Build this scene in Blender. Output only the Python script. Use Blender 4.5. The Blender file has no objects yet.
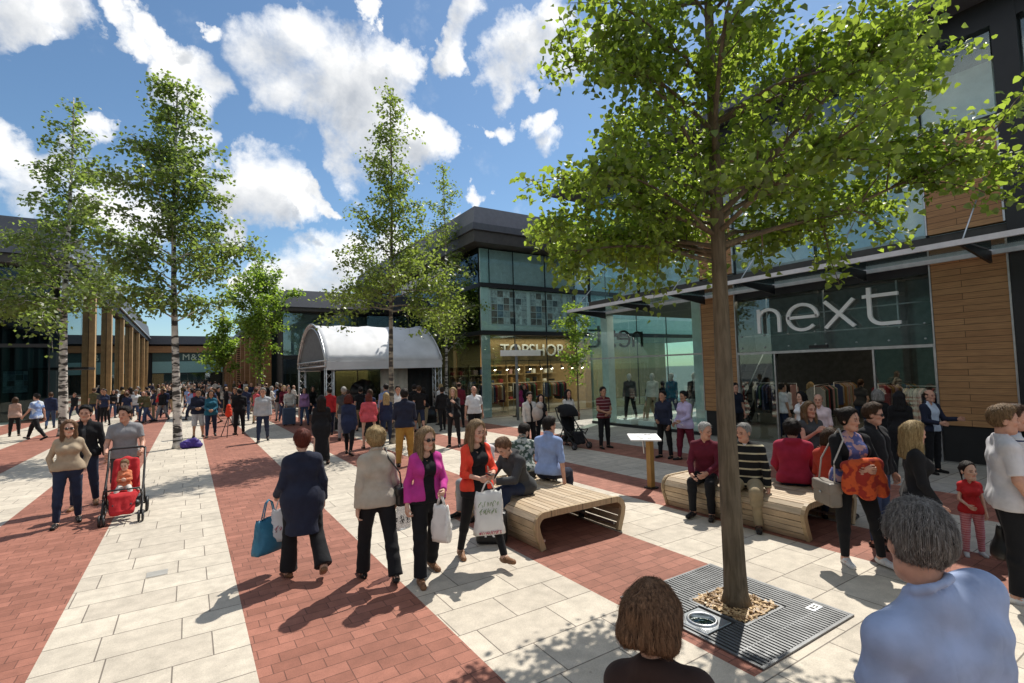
import bpy, math, random
import numpy as np
from mathutils import Vector, Matrix
C = bpy.context.scene.collection
rad = math.radians
RNG = random.Random(7)

# ------------------------------------------------------------------ things and parts
def thing(name, label, cat, loc=(0, 0, 0), rotz=0.0, group=None):
    o = bpy.data.objects.new(name, None)
    o.empty_display_size = 0.2
    C.objects.link(o)
    o.location = loc
    o.rotation_euler = (0, 0, rotz)
    o['label'] = label
    o['category'] = cat
    if group: o['group'] = group
    return o

def tag(o, label, cat, group=None):
    o['label'] = label
    o['category'] = cat
    if group: o['group'] = group
    return o

def link_mesh(name, me, m=None, parent=None):
    o = bpy.data.objects.new(name, me)
    C.objects.link(o)
    if m is not None:
        me.materials.append(m)
    if parent is not None: o.parent = parent
    return o

class MB:
    """collects shapes, builds one mesh object"""
    def __init__(s, org=(0, 0, 0)):
        s.v = []; s.f = []; s.o = Vector(org); s.sm = []
    def add(s, vs, fs, smooth=False):
        n = len(s.v)
        s.v += [tuple(Vector(p) - s.o) for p in vs]
        s.f += [tuple(i + n for i in f) for f in fs]
        s.sm += [smooth] * len(fs)
        return s
    def box(s, x0, x1, y0, y1, z0, z1):
        if x0 > x1: x0, x1 = x1, x0
        if y0 > y1: y0, y1 = y1, y0
        return s.add([(x0, y0, z0), (x1, y0, z0), (x1, y1, z0), (x0, y1, z0), (x0, y0, z1), (x1, y0, z1), (x1, y1, z1), (x0, y1, z1)],
                     [(0, 3, 2, 1), (4, 5, 6, 7), (0, 1, 5, 4), (1, 2, 6, 5), (2, 3, 7, 6), (3, 0, 4, 7)])
    def bar(s, a, b, w, h=None, up=(0, 0, 1)):
        h = h or w
        a = Vector(a); b = Vector(b); d = (b - a).normalized(); u = Vector(up)
        if abs(d.dot(u)) > .98: u = Vector((1, 0, 0))
        sx = d.cross(u).normalized(); sz = sx.cross(d).normalized()
        vs = []
        for p in (a, b):
            for i, j in ((-1, -1), (1, -1), (1, 1), (-1, 1)):
                vs.append(p + sx * i * w / 2 + sz * j * h / 2)
        return s.add(vs, [(0, 1, 2, 3), (7, 6, 5, 4), (0, 4, 5, 1), (1, 5, 6, 2), (2, 6, 7, 3), (3, 7, 4, 0)])
    def tube(s, pts, r, n=8, caps=True, flat=None):
        pts = [Vector(p) for p in pts]
        rs = r if isinstance(r, (list, tuple)) else [r] * len(pts)
        vs = []; fs = []
        ref = None
        for i, p in enumerate(pts):
            d = (pts[min(i + 1, len(pts) - 1)] - pts[max(i - 1, 0)]).normalized()
            if ref is None:
                ref = Vector((0, 0, 1)) if abs(d.z) < .9 else Vector((1, 0, 0))
            sx = d.cross(ref).normalized(); sy = sx.cross(d).normalized(); ref = sy
            for k in range(n):
                a = 2 * math.pi * k / n
                vs.append(p + (sx * math.cos(a) + sy * math.sin(a) * (flat or 1)) * rs[i])
        for i in range(len(pts) - 1):
            for k in range(n):
                fs.append((i * n + k, i * n + (k + 1) % n, (i + 1) * n + (k + 1) % n, (i + 1) * n + k))
        if caps:
            fs.append(tuple(range(n - 1, -1, -1))); fs.append(tuple((len(pts) - 1) * n + k for k in range(n)))
        return s.add(vs, fs, True)
    def prism(s, outline, a, b):
        """outline: 3D points of a face, extruded by vector b-a"""
        n = len(outline); d = Vector(b) - Vector(a)
        vs = [Vector(p) for p in outline] + [Vector(p) + d for p in outline]
        fs = [tuple(range(n - 1, -1, -1)), tuple(range(n, 2 * n))] + [(i, (i + 1) % n, n + (i + 1) % n, n + i) for i in range(n)]
        return s.add(vs, fs)
    def ball(s, c, r, n=10, sc=(1, 1, 1)):
        vs = []; fs = []
        for i in range(n + 1):
            t = math.pi * i / n
            for k in range(2 * n):
                a = math.pi * k / n
                vs.append((c[0] + r * sc[0] * math.sin(t) * math.cos(a), c[1] + r * sc[1] * math.sin(t) * math.sin(a), c[2] + r * sc[2] * math.cos(t)))
        for i in range(n):
            for k in range(2 * n):
                fs.append((i * 2 * n + k, (i + 1) * 2 * n + k, (i + 1) * 2 * n + (k + 1) % (2 * n), i * 2 * n + (k + 1) % (2 * n)))
        return s.add(vs, fs, True)
    def build(s, name, m, parent=None, bevel=0):
        me = bpy.data.meshes.new(name)
        me.from_pydata(s.v, [], s.f)
        me.polygons.foreach_set('use_smooth', s.sm)
        me.update()
        o = link_mesh(name, me, m, parent)
        if parent is None: o.location = s.o
        if bevel:
            b = o.modifiers.new('bevel', 'BEVEL'); b.width = bevel; b.segments = 2; b.limit_method = 'ANGLE'
        return o

def struct(name, mb, m, parent=None):
    o = mb.build(name, m, parent)
    if parent is None: o['kind'] = 'structure'
    return o

# ------------------------------------------------------------------ materials
MATS = {}
def nodes_of(m):
    m.use_nodes = True
    return m.node_tree.nodes, m.node_tree.links

def mat(name, col, rough=.7, metal=0.0, var=.12, nscale=6.0, bump=0.0, bscale=40.0, spec=.5, emit=None, obvar=0.0):
    """principled with soft noise variation of colour, and noise bump"""
    if name in MATS: return MATS[name]
    m = bpy.data.materials.new(name); N, L = nodes_of(m)
    b = N['Principled BSDF']
    b.inputs['Roughness'].default_value = rough; b.inputs['Metallic'].default_value = metal
    b.inputs['Specular IOR Level'].default_value = spec
    tc = N.new('ShaderNodeTexCoord')
    if var > 0:
        nz = N.new('ShaderNodeTexNoise'); nz.inputs['Scale'].default_value = nscale; nz.inputs['Detail'].default_value = 5
        L.new(tc.outputs['Object'], nz.inputs['Vector'])
        mr = N.new('ShaderNodeMapRange'); mr.inputs[1].default_value = .3; mr.inputs[2].default_value = .7
        mr.inputs[3].default_value = 1 - var; mr.inputs[4].default_value = 1 + var
        L.new(nz.outputs['Fac'], mr.inputs['Value'])
        mx = N.new('ShaderNodeVectorMath'); mx.operation = 'SCALE'
        mx.inputs[0].default_value = col[:3]
        L.new(mr.outputs[0], mx.inputs['Scale'])
        L.new(mx.outputs[0], b.inputs['Base Color'])
    else:
        b.inputs['Base Color'].default_value = (*col[:3], 1)
    if bump > 0:
        n2 = N.new('ShaderNodeTexNoise'); n2.inputs['Scale'].default_value = bscale; n2.inputs['Detail'].default_value = 4
        L.new(tc.outputs['Object'], n2.inputs['Vector'])
        bp = N.new('ShaderNodeBump'); bp.inputs['Strength'].default_value = bump; bp.inputs['Distance'].default_value = .02
        L.new(n2.outputs['Fac'], bp.inputs['Height']); L.new(bp.outputs[0], b.inputs['Normal'])
    if emit:
        b.inputs['Emission Color'].default_value = (*col[:3], 1); b.inputs['Emission Strength'].default_value = emit
    MATS[name] = m
    return m

def glass(name, tint=(.75, .85, .83), refl=.08, rough=.01):
    if name in MATS: return MATS[name]
    m = bpy.data.materials.new(name); N, L = nodes_of(m)
    N.remove(N['Principled BSDF']); out = N['Material Output']
    tr = N.new('ShaderNodeBsdfTransparent'); tr.inputs[0].default_value = (*tint, 1)
    gl = N.new('ShaderNodeBsdfGlossy'); gl.inputs['Roughness'].default_value = rough; gl.inputs[0].default_value = (.9, .97, .96, 1)
    lw = N.new('ShaderNodeLayerWeight'); lw.inputs['Blend'].default_value = .5
    pw = N.new('ShaderNodeMath'); pw.operation = 'POWER'; pw.inputs[1].default_value = 5; L.new(lw.outputs['Facing'], pw.inputs[0])
    ad = N.new('ShaderNodeMath'); ad.operation = 'MULTIPLY_ADD'; ad.use_clamp = True; ad.inputs[1].default_value = .9; ad.inputs[2].default_value = refl * .5 + .02
    mx = N.new('ShaderNodeMixShader')
    L.new(pw.outputs[0], ad.inputs[0]); L.new(ad.outputs[0], mx.inputs[0]); L.new(tr.outputs[0], mx.inputs[1]); L.new(gl.outputs[0], mx.inputs[2])
    L.new(mx.outputs[0], out.inputs['Surface'])
    MATS[name] = m
    return m

def wood(name, c1, c2, plank=.14, axis='Z', along='Y', rough=.6):
    """horizontal boards: rows of height plank along AXIS, grain along ALONG"""
    if name in MATS: return MATS[name]
    m = bpy.data.materials.new(name); N, L = nodes_of(m); b = N['Principled BSDF']; b.inputs['Roughness'].default_value = rough
    tc = N.new('ShaderNodeTexCoord'); sp = N.new('ShaderNodeSeparateXYZ'); L.new(tc.outputs['Object'], sp.inputs[0])
    cb = N.new('ShaderNodeCombineXYZ'); L.new(sp.outputs[along], cb.inputs[0]); L.new(sp.outputs[axis], cb.inputs[1])
    br = N.new('ShaderNodeTexBrick'); br.offset = .37; br.offset_frequency = 2
    br.inputs['Color1'].default_value = (*c1, 1); br.inputs['Color2'].default_value = (*c2, 1); br.inputs['Mortar'].default_value = (c2[0] * .25, c2[1] * .25, c2[2] * .25, 1)
    br.inputs['Scale'].default_value = 1; br.inputs['Mortar Size'].default_value = .005; br.inputs['Brick Width'].default_value = 1.7; br.inputs['Row Height'].default_value = plank
    L.new(cb.outputs[0], br.inputs['Vector'])
    mp = N.new('ShaderNodeMapping'); mp.inputs['Scale'].default_value = (1.5, 30, 1); L.new(cb.outputs[0], mp.inputs[0])
    nz = N.new('ShaderNodeTexNoise'); nz.inputs['Scale'].default_value = 2; nz.inputs['Detail'].default_value = 6; L.new(mp.outputs[0], nz.inputs['Vector'])
    mr = N.new('ShaderNodeMapRange'); mr.inputs[1].default_value = .25; mr.inputs[2].default_value = .75; mr.inputs[3].default_value = .62; mr.inputs[4].default_value = 1.3
    L.new(nz.outputs['Fac'], mr.inputs[0])
    sc = N.new('ShaderNodeVectorMath'); sc.operation = 'SCALE'; L.new(br.outputs['Color'], sc.inputs[0]); L.new(mr.outputs[0], sc.inputs['Scale'])
    L.new(sc.outputs[0], b.inputs['Base Color'])
    bp = N.new('ShaderNodeBump'); bp.inputs['Strength'].default_value = .5; bp.inputs['Distance'].default_value = .01; bp.invert = True
    L.new(br.outputs['Fac'], bp.inputs['Height']); L.new(bp.outputs[0], b.inputs['Normal'])
    MATS[name] = m
    return m

def paving(name, c1, c2, joint, w, h, offx, offy, rough=.75, off=.42, jsize=.006, squash=1.0, sqf=2):
    m = bpy.data.materials.new(name); N, L = nodes_of(m); b = N['Principled BSDF']; b.inputs['Roughness'].default_value = rough
    b.inputs['Specular IOR Level'].default_value = .3
    tc = N.new('ShaderNodeTexCoord'); mp = N.new('ShaderNodeMapping'); mp.inputs['Location'].default_value = (-offx, -offy, 0); L.new(tc.outputs['Object'], mp.inputs[0])
    br = N.new('ShaderNodeTexBrick'); br.offset = off; br.offset_frequency = 2; br.squash = squash; br.squash_frequency = sqf
    br.inputs['Color1'].default_value = (*c1, 1); br.inputs['Color2'].default_value = (*c2, 1); br.inputs['Mortar'].default_value = (*joint, 1)
    br.inputs['Scale'].default_value = 1; br.inputs['Mortar Size'].default_value = jsize; br.inputs['Mortar Smooth'].default_value = .3
    br.inputs['Brick Width'].default_value = w; br.inputs['Row Height'].default_value = h; L.new(mp.outputs[0], br.inputs['Vector'])
    def noise(scale, lo, hi, det=6):
        n = N.new('ShaderNodeTexNoise'); n.inputs['Scale'].default_value = scale; n.inputs['Detail'].default_value = det; L.new(tc.outputs['Object'], n.inputs['Vector'])
        r = N.new('ShaderNodeMapRange'); r.inputs[1].default_value = .3; r.inputs[2].default_value = .7; r.inputs[3].default_value = lo; r.inputs[4].default_value = hi
        L.new(n.outputs['Fac'], r.inputs[0]); return r.outputs[0], n
    a, _ = noise(.6, .86, 1.07); c, _ = noise(7, .85, 1.1); e, n3 = noise(140, .86, 1.12, 2)
    # small dark spots of trodden gum and drips
    vo = N.new('ShaderNodeTexVoronoi'); vo.inputs['Scale'].default_value = 3.4; L.new(tc.outputs['Object'], vo.inputs['Vector'])
    r = N.new('ShaderNodeMapRange'); r.inputs[1].default_value = .02; r.inputs[2].default_value = .045; r.inputs[3].default_value = .62; r.inputs[4].default_value = 1; L.new(vo.outputs['Distance'], r.inputs[0])
    cur = br.outputs['Color']
    for f in (a, c, e, r.outputs[0]):
        s = N.new('ShaderNodeVectorMath'); s.operation = 'SCALE'; L.new(cur, s.inputs[0]); L.new(f, s.inputs['Scale']); cur = s.outputs[0]
    L.new(cur, b.inputs['Base Color'])
    bp = N.new('ShaderNodeBump'); bp.inputs['Strength'].default_value = .6; bp.inputs['Distance'].default_value = .006; bp.invert = True
    L.new(br.outputs['Fac'], bp.inputs['Height'])
    b2 = N.new('ShaderNodeBump'); b2.inputs['Strength'].default_value = .15; b2.inputs['Distance'].default_value = .004
    L.new(n3.outputs['Fac'], b2.inputs['Height']); L.new(bp.outputs[0], b2.inputs['Normal']); L.new(b2.outputs[0], b.inputs['Normal'])
    return m

def cloth(name, col, pattern=None, col2=None, scale=1.0, rough=.9):
    if name in MATS: return MATS[name]
    m = bpy.data.materials.new(name); N, L = nodes_of(m); b = N['Principled BSDF']; b.inputs['Roughness'].default_value = rough
    b.inputs['Specular IOR Level'].default_value = .2
    tc = N.new('ShaderNodeTexCoord')
    nz = N.new('ShaderNodeTexNoise'); nz.inputs['Scale'].default_value = 9; nz.inputs['Detail'].default_value = 4; L.new(tc.outputs['Object'], nz.inputs['Vector'])
    mr = N.new('ShaderNodeMapRange'); mr.inputs[1].default_value = .3; mr.inputs[2].default_value = .7; mr.inputs[3].default_value = .85; mr.inputs[4].default_value = 1.12
    L.new(nz.outputs['Fac'], mr.inputs[0])
    src = None
    if pattern:
        mx = N.new('ShaderNodeMix'); mx.data_type = 'RGBA'; mx.inputs[6].default_value = (*col, 1); mx.inputs[7].default_value = (*col2, 1)
        if pattern == 'stripes':
            sp = N.new('ShaderNodeSeparateXYZ'); L.new(tc.outputs['Object'], sp.inputs[0])
            a = N.new('ShaderNodeMath'); a.operation = 'MULTIPLY'; a.inputs[1].default_value = scale; L.new(sp.outputs['Z'], a.inputs[0])
            f = N.new('ShaderNodeMath'); f.operation = 'FRACT'; L.new(a.outputs[0], f.inputs[0])
            g = N.new('ShaderNodeMath'); g.operation = 'LESS_THAN'; g.inputs[1].default_value = .2; L.new(f.outputs[0], g.inputs[0]); L.new(g.outputs[0], mx.inputs[0])
        elif pattern == 'check':
            w1 = N.new('ShaderNodeTexChecker'); w1.inputs['Scale'].default_value = scale; L.new(tc.outputs['Object'], w1.inputs['Vector']); L.new(w1.outputs['Fac'], mx.inputs[0])
        elif pattern == 'blotch':
            w1 = N.new('ShaderNodeTexNoise'); w1.inputs['Scale'].default_value = scale; L.new(tc.outputs['Object'], w1.inputs['Vector'])
            r2 = N.new('ShaderNodeMapRange'); r2.inputs[1].default_value = .48; r2.inputs[2].default_value = .54; L.new(w1.outputs['Fac'], r2.inputs[0]); L.new(r2.outputs[0], mx.inputs[0])
        src = mx.outputs[2]
    s = N.new('ShaderNodeVectorMath'); s.operation = 'SCALE'
    if src: L.new(src, s.inputs[0])
    else: s.inputs[0].default_value = col
    L.new(mr.outputs[0], s.inputs['Scale']); L.new(s.outputs[0], b.inputs['Base Color'])
    n2 = N.new('ShaderNodeTexNoise'); n2.inputs['Scale'].default_value = 8; n2.inputs['Detail'].default_value = 2; n2.inputs['Distortion'].default_value = .8; L.new(tc.outputs['Object'], n2.inputs['Vector'])
    mp2 = N.new('ShaderNodeMapping'); mp2.inputs['Scale'].default_value = (7, 7, 3); mp2.inputs['Rotation'].default_value = (.3, .35, .2); L.new(tc.outputs['Object'], mp2.inputs[0])
    n4 = N.new('ShaderNodeTexNoise'); n4.inputs['Scale'].default_value = 1; n4.inputs['Detail'].default_value = 1.5; n4.inputs['Distortion'].default_value = .9; L.new(mp2.outputs[0], n4.inputs['Vector'])
    rd = N.new('ShaderNodeMath'); rd.operation = 'PINGPONG'; rd.inputs[1].default_value = .2; L.new(n4.outputs['Fac'], rd.inputs[0])
    b0 = N.new('ShaderNodeBump'); b0.inputs['Strength'].default_value = .4; b0.inputs['Distance'].default_value = .03; L.new(rd.outputs[0], b0.inputs['Height'])
    wv = N.new('ShaderNodeTexNoise'); wv.inputs['Scale'].default_value = 420; wv.inputs['Detail'].default_value = 1; L.new(tc.outputs['Object'], wv.inputs['Vector'])
    bw = N.new('ShaderNodeBump'); bw.inputs['Strength'].default_value = .2; bw.inputs['Distance'].default_value = .002; L.new(wv.outputs['Fac'], bw.inputs['Height']); L.new(b0.outputs[0], bw.inputs['Normal'])
    bp = N.new('ShaderNodeBump'); bp.inputs['Strength'].default_value = .25; bp.inputs['Distance'].default_value = .02; L.new(bw.outputs[0], bp.inputs['Normal'])
    L.new(n2.outputs['Fac'], bp.inputs['Height']); L.new(bp.outputs[0], b.inputs['Normal'])
    b.inputs['Sheen Weight'].default_value = .05
    MATS[name] = m
    return m

def skin_mat(name, col):
    if name in MATS: return MATS[name]
    m = bpy.data.materials.new(name); N, L = nodes_of(m); b = N['Principled BSDF']; b.inputs['Roughness'].default_value = .5
    b.inputs['Specular IOR Level'].default_value = .35
    at = N.new('ShaderNodeAttribute'); at.attribute_name = 'tone'
    mx = N.new('ShaderNodeVectorMath'); mx.operation = 'MULTIPLY'; mx.inputs[1].default_value = col
    L.new(at.outputs['Color'], mx.inputs[0])
    tc = N.new('ShaderNodeTexCoord'); nz = N.new('ShaderNodeTexNoise'); nz.inputs['Scale'].default_value = 22; L.new(tc.outputs['Object'], nz.inputs['Vector'])
    mr = N.new('ShaderNodeMapRange'); mr.inputs[1].default_value = .3; mr.inputs[2].default_value = .7; mr.inputs[3].default_value = .9; mr.inputs[4].default_value = 1.08; L.new(nz.outputs['Fac'], mr.inputs[0])
    s = N.new('ShaderNodeVectorMath'); s.operation = 'SCALE'; L.new(mx.outputs[0], s.inputs[0]); L.new(mr.outputs[0], s.inputs['Scale'])
    L.new(s.outputs[0], b.inputs['Base Color'])
    MATS[name] = m
    return m

def hair_mat(name, col, col2=None):
    """strands: stretched noise along the vertical"""
    if name in MATS: return MATS[name]
    m = bpy.data.materials.new(name); N, L = nodes_of(m); b = N['Principled BSDF']; b.inputs['Roughness'].default_value = .55
    b.inputs['Specular IOR Level'].default_value = .22
    tc = N.new('ShaderNodeTexCoord'); mp = N.new('ShaderNodeMapping'); mp.inputs['Scale'].default_value = (110, 110, 9); L.new(tc.outputs['Object'], mp.inputs[0])
    nz = N.new('ShaderNodeTexNoise'); nz.inputs['Scale'].default_value = 1; nz.inputs['Detail'].default_value = 4; nz.inputs['Distortion'].default_value = .6; L.new(mp.outputs[0], nz.inputs['Vector'])
    cr = N.new('ShaderNodeMix'); cr.data_type = 'RGBA'
    c2 = col2 or tuple(min(1, c * 1.9) for c in col)
    cr.inputs[6].default_value = (col[0] * .45, col[1] * .45, col[2] * .45, 1); cr.inputs[7].default_value = (*c2, 1)
    mr = N.new('ShaderNodeMapRange'); mr.inputs[1].default_value = .32; mr.inputs[2].default_value = .72; L.new(nz.outputs['Fac'], mr.inputs[0]); L.new(mr.outputs[0], cr.inputs[0])
    L.new(cr.outputs[2], b.inputs['Base Color'])
    bp = N.new('ShaderNodeBump'); bp.inputs['Strength'].default_value = .8; bp.inputs['Distance'].default_value = .012; L.new(nz.outputs['Fac'], bp.inputs['Height']); L.new(bp.outputs[0], b.inputs['Normal'])
    MATS[name] = m
    return m

CLOUDS_AND_FILL = [((-0.1751, 0.8498, 0.4971), 0.056), ((-0.212, 0.8525, 0.4779), 0.0477), ((-0.1825, 0.8665, 0.4646), 0.0274), ((-0.086, 0.8509, 0.5183), 0.0298), ((-0.0762, 0.8706, 0.486), 0.0338), ((-0.0505, 0.8632, 0.5024), 0.0257), ((-0.017, 0.8801, 0.4745), 0.0518), ((-0.0394, 0.8937, 0.447), 0.0393), ((0.0181, 0.8926, 0.4506), 0.0479), ((-0.008, 0.9019, 0.4319), 0.0441), ((0.1053, 0.8536, 0.5102), 0.0663), ((0.1462, 0.8315, 0.5359), 0.06), ((0.2002, 0.8307, 0.5195), 0.0843), ((0.2638, 0.8202, 0.5076), 0.0914), ((0.3126, 0.783, 0.5378), 0.0502), ((0.1997, 0.8656, 0.4592), 0.0917), ((0.1379, 0.875, 0.4641), 0.0629), ((0.267, 0.8624, 0.4301), 0.0885), ((0.3199, 0.8573, 0.4033), 0.0593), ((0.2323, 0.8983, 0.3729), 0.0502), ((0.3668, 0.8295, 0.4212), 0.0475), ((0.0919, 0.8367, 0.5398), 0.0316), ((0.0926, 0.9409, 0.3257), 0.0469), ((0.104, 0.9472, 0.3035), 0.0626), ((0.1483, 0.9449, 0.2919), 0.0455), ((0.0482, 0.9437, 0.3273), 0.0382), ((0.1171, 0.9526, 0.2806), 0.0372), ((0.1808, 0.9409, 0.2865), 0.0192), ((-0.1785, 0.9397, 0.2917), 0.0583), ((-0.2066, 0.9259, 0.3163), 0.0448), ((-0.1463, 0.9365, 0.3187), 0.0355), ((-0.0906, 0.9571, 0.2753), 0.0702), ((-0.1994, 0.9445, 0.2611), 0.0406), ((-0.112, 0.9264, 0.3594), 0.0261), ((-0.0011, 0.9262, 0.377), 0.0391), ((0.0277, 0.9623, 0.2704), 0.0382), ((0.1685, 0.9688, 0.1818), 0.0671), ((0.2345, 0.9488, 0.2116), 0.0611), ((0.3024, 0.9244, 0.2323), 0.0543), ((0.1045, 0.9814, 0.1612), 0.053), ((0.2192, 0.9615, 0.1658), 0.061), ((0.2878, 0.9412, 0.1768), 0.0524), ((0.066, 0.985, 0.1592), 0.0366), ((0.4362, 0.8291, 0.3498), 0.0207), ((0.4179, 0.8583, 0.2978), 0.0168), ((0.3764, 0.7196, 0.5835), 0.0417), ((0.3895, 0.7358, 0.554), 0.0358), ((0.3622, 0.7365, 0.5713), 0.0245), ((0.4729, 0.6858, 0.5532), 0.0541), ((0.49, 0.6496, 0.5813), 0.0487), ((0.4686, 0.7127, 0.522), 0.0445), ((0.5357, 0.6568, 0.5307), 0.0547), ((0.4647, 0.761, 0.4527), 0.0274), ((0.4388, 0.7778, 0.45), 0.0176), ((0.522, 0.7331, 0.436), 0.0316), ((0.5521, 0.7295, 0.4037), 0.0362), ((0.5891, 0.6147, 0.5245), 0.054), ((0.2489, 0.7695, 0.5882), 0.0165), ((0.0384, 0.8427, 0.537), 0.0181), ((0.6723, -0.6708, 0.309), 0.2), ((0.4743, -0.6279, 0.6157), 0.26), ((0.2364, -0.4398, 0.866), 0.24), ((0.3873, -0.8672, 0.309), 0.2), ((0.2178, -0.7562, 0.6157), 0.26), ((0.0631, -0.4953, 0.866), 0.24), ((0.0508, -0.9484, 0.309), 0.2), ((-0.0677, -0.784, 0.6157), 0.26), ((-0.1186, -0.485, 0.866), 0.24), ((-0.2925, -0.9036, 0.309), 0.2), ((-0.3442, -0.7077, 0.6157), 0.26), ((-0.2845, -0.4103, 0.866), 0.24), ((-0.5968, -0.7387, 0.309), 0.2), ((-0.5749, -0.5373, 0.6157), 0.26), ((-0.4126, -0.2811, 0.866), 0.24), ((-0.8219, -0.4758, 0.309), 0.2), ((-0.7293, -0.2956, 0.6157), 0.26), ((-0.486, -0.1146, 0.866), 0.24), ((-0.9379, -0.1496, 0.309), 0.2), ((-0.7868, -0.0146, 0.6157), 0.26), ((-0.4948, 0.0672, 0.866), 0.24), ((-0.9292, 0.1964, 0.309), 0.2), ((-0.7398, 0.2683, 0.6157), 0.26), ((-0.4378, 0.24, 0.866), 0.24), ((-0.7971, 0.5164, 0.309), 0.2), ((-0.5945, 0.5156, 0.6157), 0.26), ((-0.3227, 0.381, 0.866), 0.24)]  # wide blobs at the end: bright clouds added out of view as fill light
CAMR = [[0.842272, -0.006413, -0.539015], [-0.538333, -0.061667, -0.840473], [-0.027849, 0.998076, -0.055393]]
# ------------------------------------------------------------------ people: smooth distance-field bodies, meshed by surface nets
f32 = np.float32
def rotx(a): c, s = math.cos(a), math.sin(a); return np.array([[1, 0, 0], [0, c, -s], [0, s, c]])
def roty(a): c, s = math.cos(a), math.sin(a); return np.array([[c, 0, s], [0, 1, 0], [-s, 0, c]])
def rotz(a): c, s = math.cos(a), math.sin(a); return np.array([[c, -s, 0], [s, c, 0], [0, 0, 1]])

class Fr:
    def __init__(s, R=np.eye(3), t=(0, 0, 0)): s.R = np.array(R, float); s.t = np.array(t, float)
    def p(s, v): return s.R @ np.array(v, float) + s.t
    def d(s, v): return s.R @ np.array(v, float)
ID = Fr()

def rc(fr, a, b, ra, rb=None, k=.03, flat=1.0, cuts=()):
    """round cone in frame fr; flat>1 squeezes its local y"""
    return dict(t='rc', a=np.array(a, float), b=np.array(b, float), ra=ra, rb=ra if rb is None else rb, k=k, fr=fr, s=flat, cuts=cuts)
def el(fr, c, r, k=.03, cuts=()):
    return dict(t='el', a=np.array(c, float), r=np.array(r, float), k=k, fr=fr, cuts=cuts)

def evalf(prims, h, pad=.03, wr=0.0, post=None, seed=0, bounds=None):
    los, his = [], []
    for q in prims:
        if q['t'] == 'rc':
            m = max(q['ra'], q['rb']); A = q['fr'].p(q['a']); B = q['fr'].p(q['b'])
            q['lo'] = np.minimum(A, B) - m; q['hi'] = np.maximum(A, B) + m
        else:
            A = q['fr'].p(q['a']); m = np.abs(q['fr'].R) @ q['r']
            q['lo'] = A - m; q['hi'] = A + m
        los.append(q['lo']); his.append(q['hi'])
    lo = np.min(los, 0) - pad - 2 * h; hi = np.max(his, 0) + pad + 2 * h
    if bounds is not None: lo = np.maximum(lo, bounds[0]); hi = np.minimum(hi, bounds[1])
    n = np.ceil((hi - lo) / h).astype(int) + 1
    F = np.full(n, .5, f32)
    ax = [(lo[i] + h * np.arange(n[i])).astype(f32) for i in range(3)]
    for q in prims:
        mg = q['k'] + 2.5 * h + .012
        i0 = np.maximum(np.floor((q['lo'] - mg - lo) / h).astype(int), 0); i1 = np.minimum(np.ceil((q['hi'] + mg - lo) / h).astype(int) + 1, n)
        if np.any(i1 <= i0): continue
        X, Y, Z = np.meshgrid(ax[0][i0[0]:i1[0]], ax[1][i0[1]:i1[1]], ax[2][i0[2]:i1[2]], indexing='ij', sparse=True)
        R = q['fr'].R; t = q['fr'].t
        x = X - f32(t[0]); y = Y - f32(t[1]); z = Z - f32(t[2])
        lx = x * f32(R[0, 0]) + y * f32(R[1, 0]) + z * f32(R[2, 0])
        ly = x * f32(R[0, 1]) + y * f32(R[1, 1]) + z * f32(R[2, 1])
        lz = x * f32(R[0, 2]) + y * f32(R[1, 2]) + z * f32(R[2, 2])
        if q['t'] == 'rc':
            s = q['s']; a = q['a']; ba = (q['b'] - a); ba = ba * np.array([1, s, 1]); l2 = max(float(ba @ ba), 1e-9)
            px = lx - f32(a[0]); py = (ly - f32(a[1])) * f32(s); pz = lz - f32(a[2])
            tt = np.clip((px * f32(ba[0]) + py * f32(ba[1]) + pz * f32(ba[2])) / f32(l2), 0, 1)
            d = np.sqrt((px - tt * f32(ba[0])) ** 2 + (py - tt * f32(ba[1])) ** 2 + (pz - tt * f32(ba[2])) ** 2) - (f32(q['ra']) + tt * f32(q['rb'] - q['ra']))
            if s > 1: d = d / f32(math.sqrt(s))
        else:
            r = q['r']; a = q['a']
            px = (lx - f32(a[0])) / f32(r[0]); py = (ly - f32(a[1])) / f32(r[1]); pz = (lz - f32(a[2])) / f32(r[2])
            g = np.sqrt(px * px + py * py + pz * pz)
            d = (g - 1) * f32(min(r) * .5 + np.mean(r) * .5)
        for (cp, cn) in q['cuts']:
            d = np.maximum(d, (X - f32(cp[0])) * f32(cn[0]) + (Y - f32(cp[1])) * f32(cn[1]) + (Z - f32(cp[2])) * f32(cn[2]))
        sl = tuple(slice(i0[i], i1[i]) for i in range(3))
        G = F[sl]; k = f32(q['k'])
        if q.get('sub'):
            F[sl] = np.maximum(G, -d)
        elif k > 0:
            hh = np.clip(.5 + .5 * (G - d) / k, 0, 1)
            F[sl] = G + (d - G) * hh - k * hh * (1 - hh)
        else:
            F[sl] = np.minimum(G, d)
    X, Y, Z = np.meshgrid(ax[0], ax[1], ax[2], indexing='ij', sparse=True)
    if wr > 0:
        w = np.sin(X * 14 + Z * 42 + 2.2 * np.sin(Z * 9 + Y * 8 + seed) + seed) * (.55 + .45 * np.sin(Z * 11 + X * 9 + seed * 2)) + .7 * np.sin(X * 46 - Z * 17 + 1.8 * np.sin(Z * 14 + seed) + 2 * seed) * np.sin(Y * 13 + Z * 8 + seed)
        F += f32(wr) * w.astype(f32)
    if post: F = post(F, X, Y, Z)
    return F, lo, h

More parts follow.
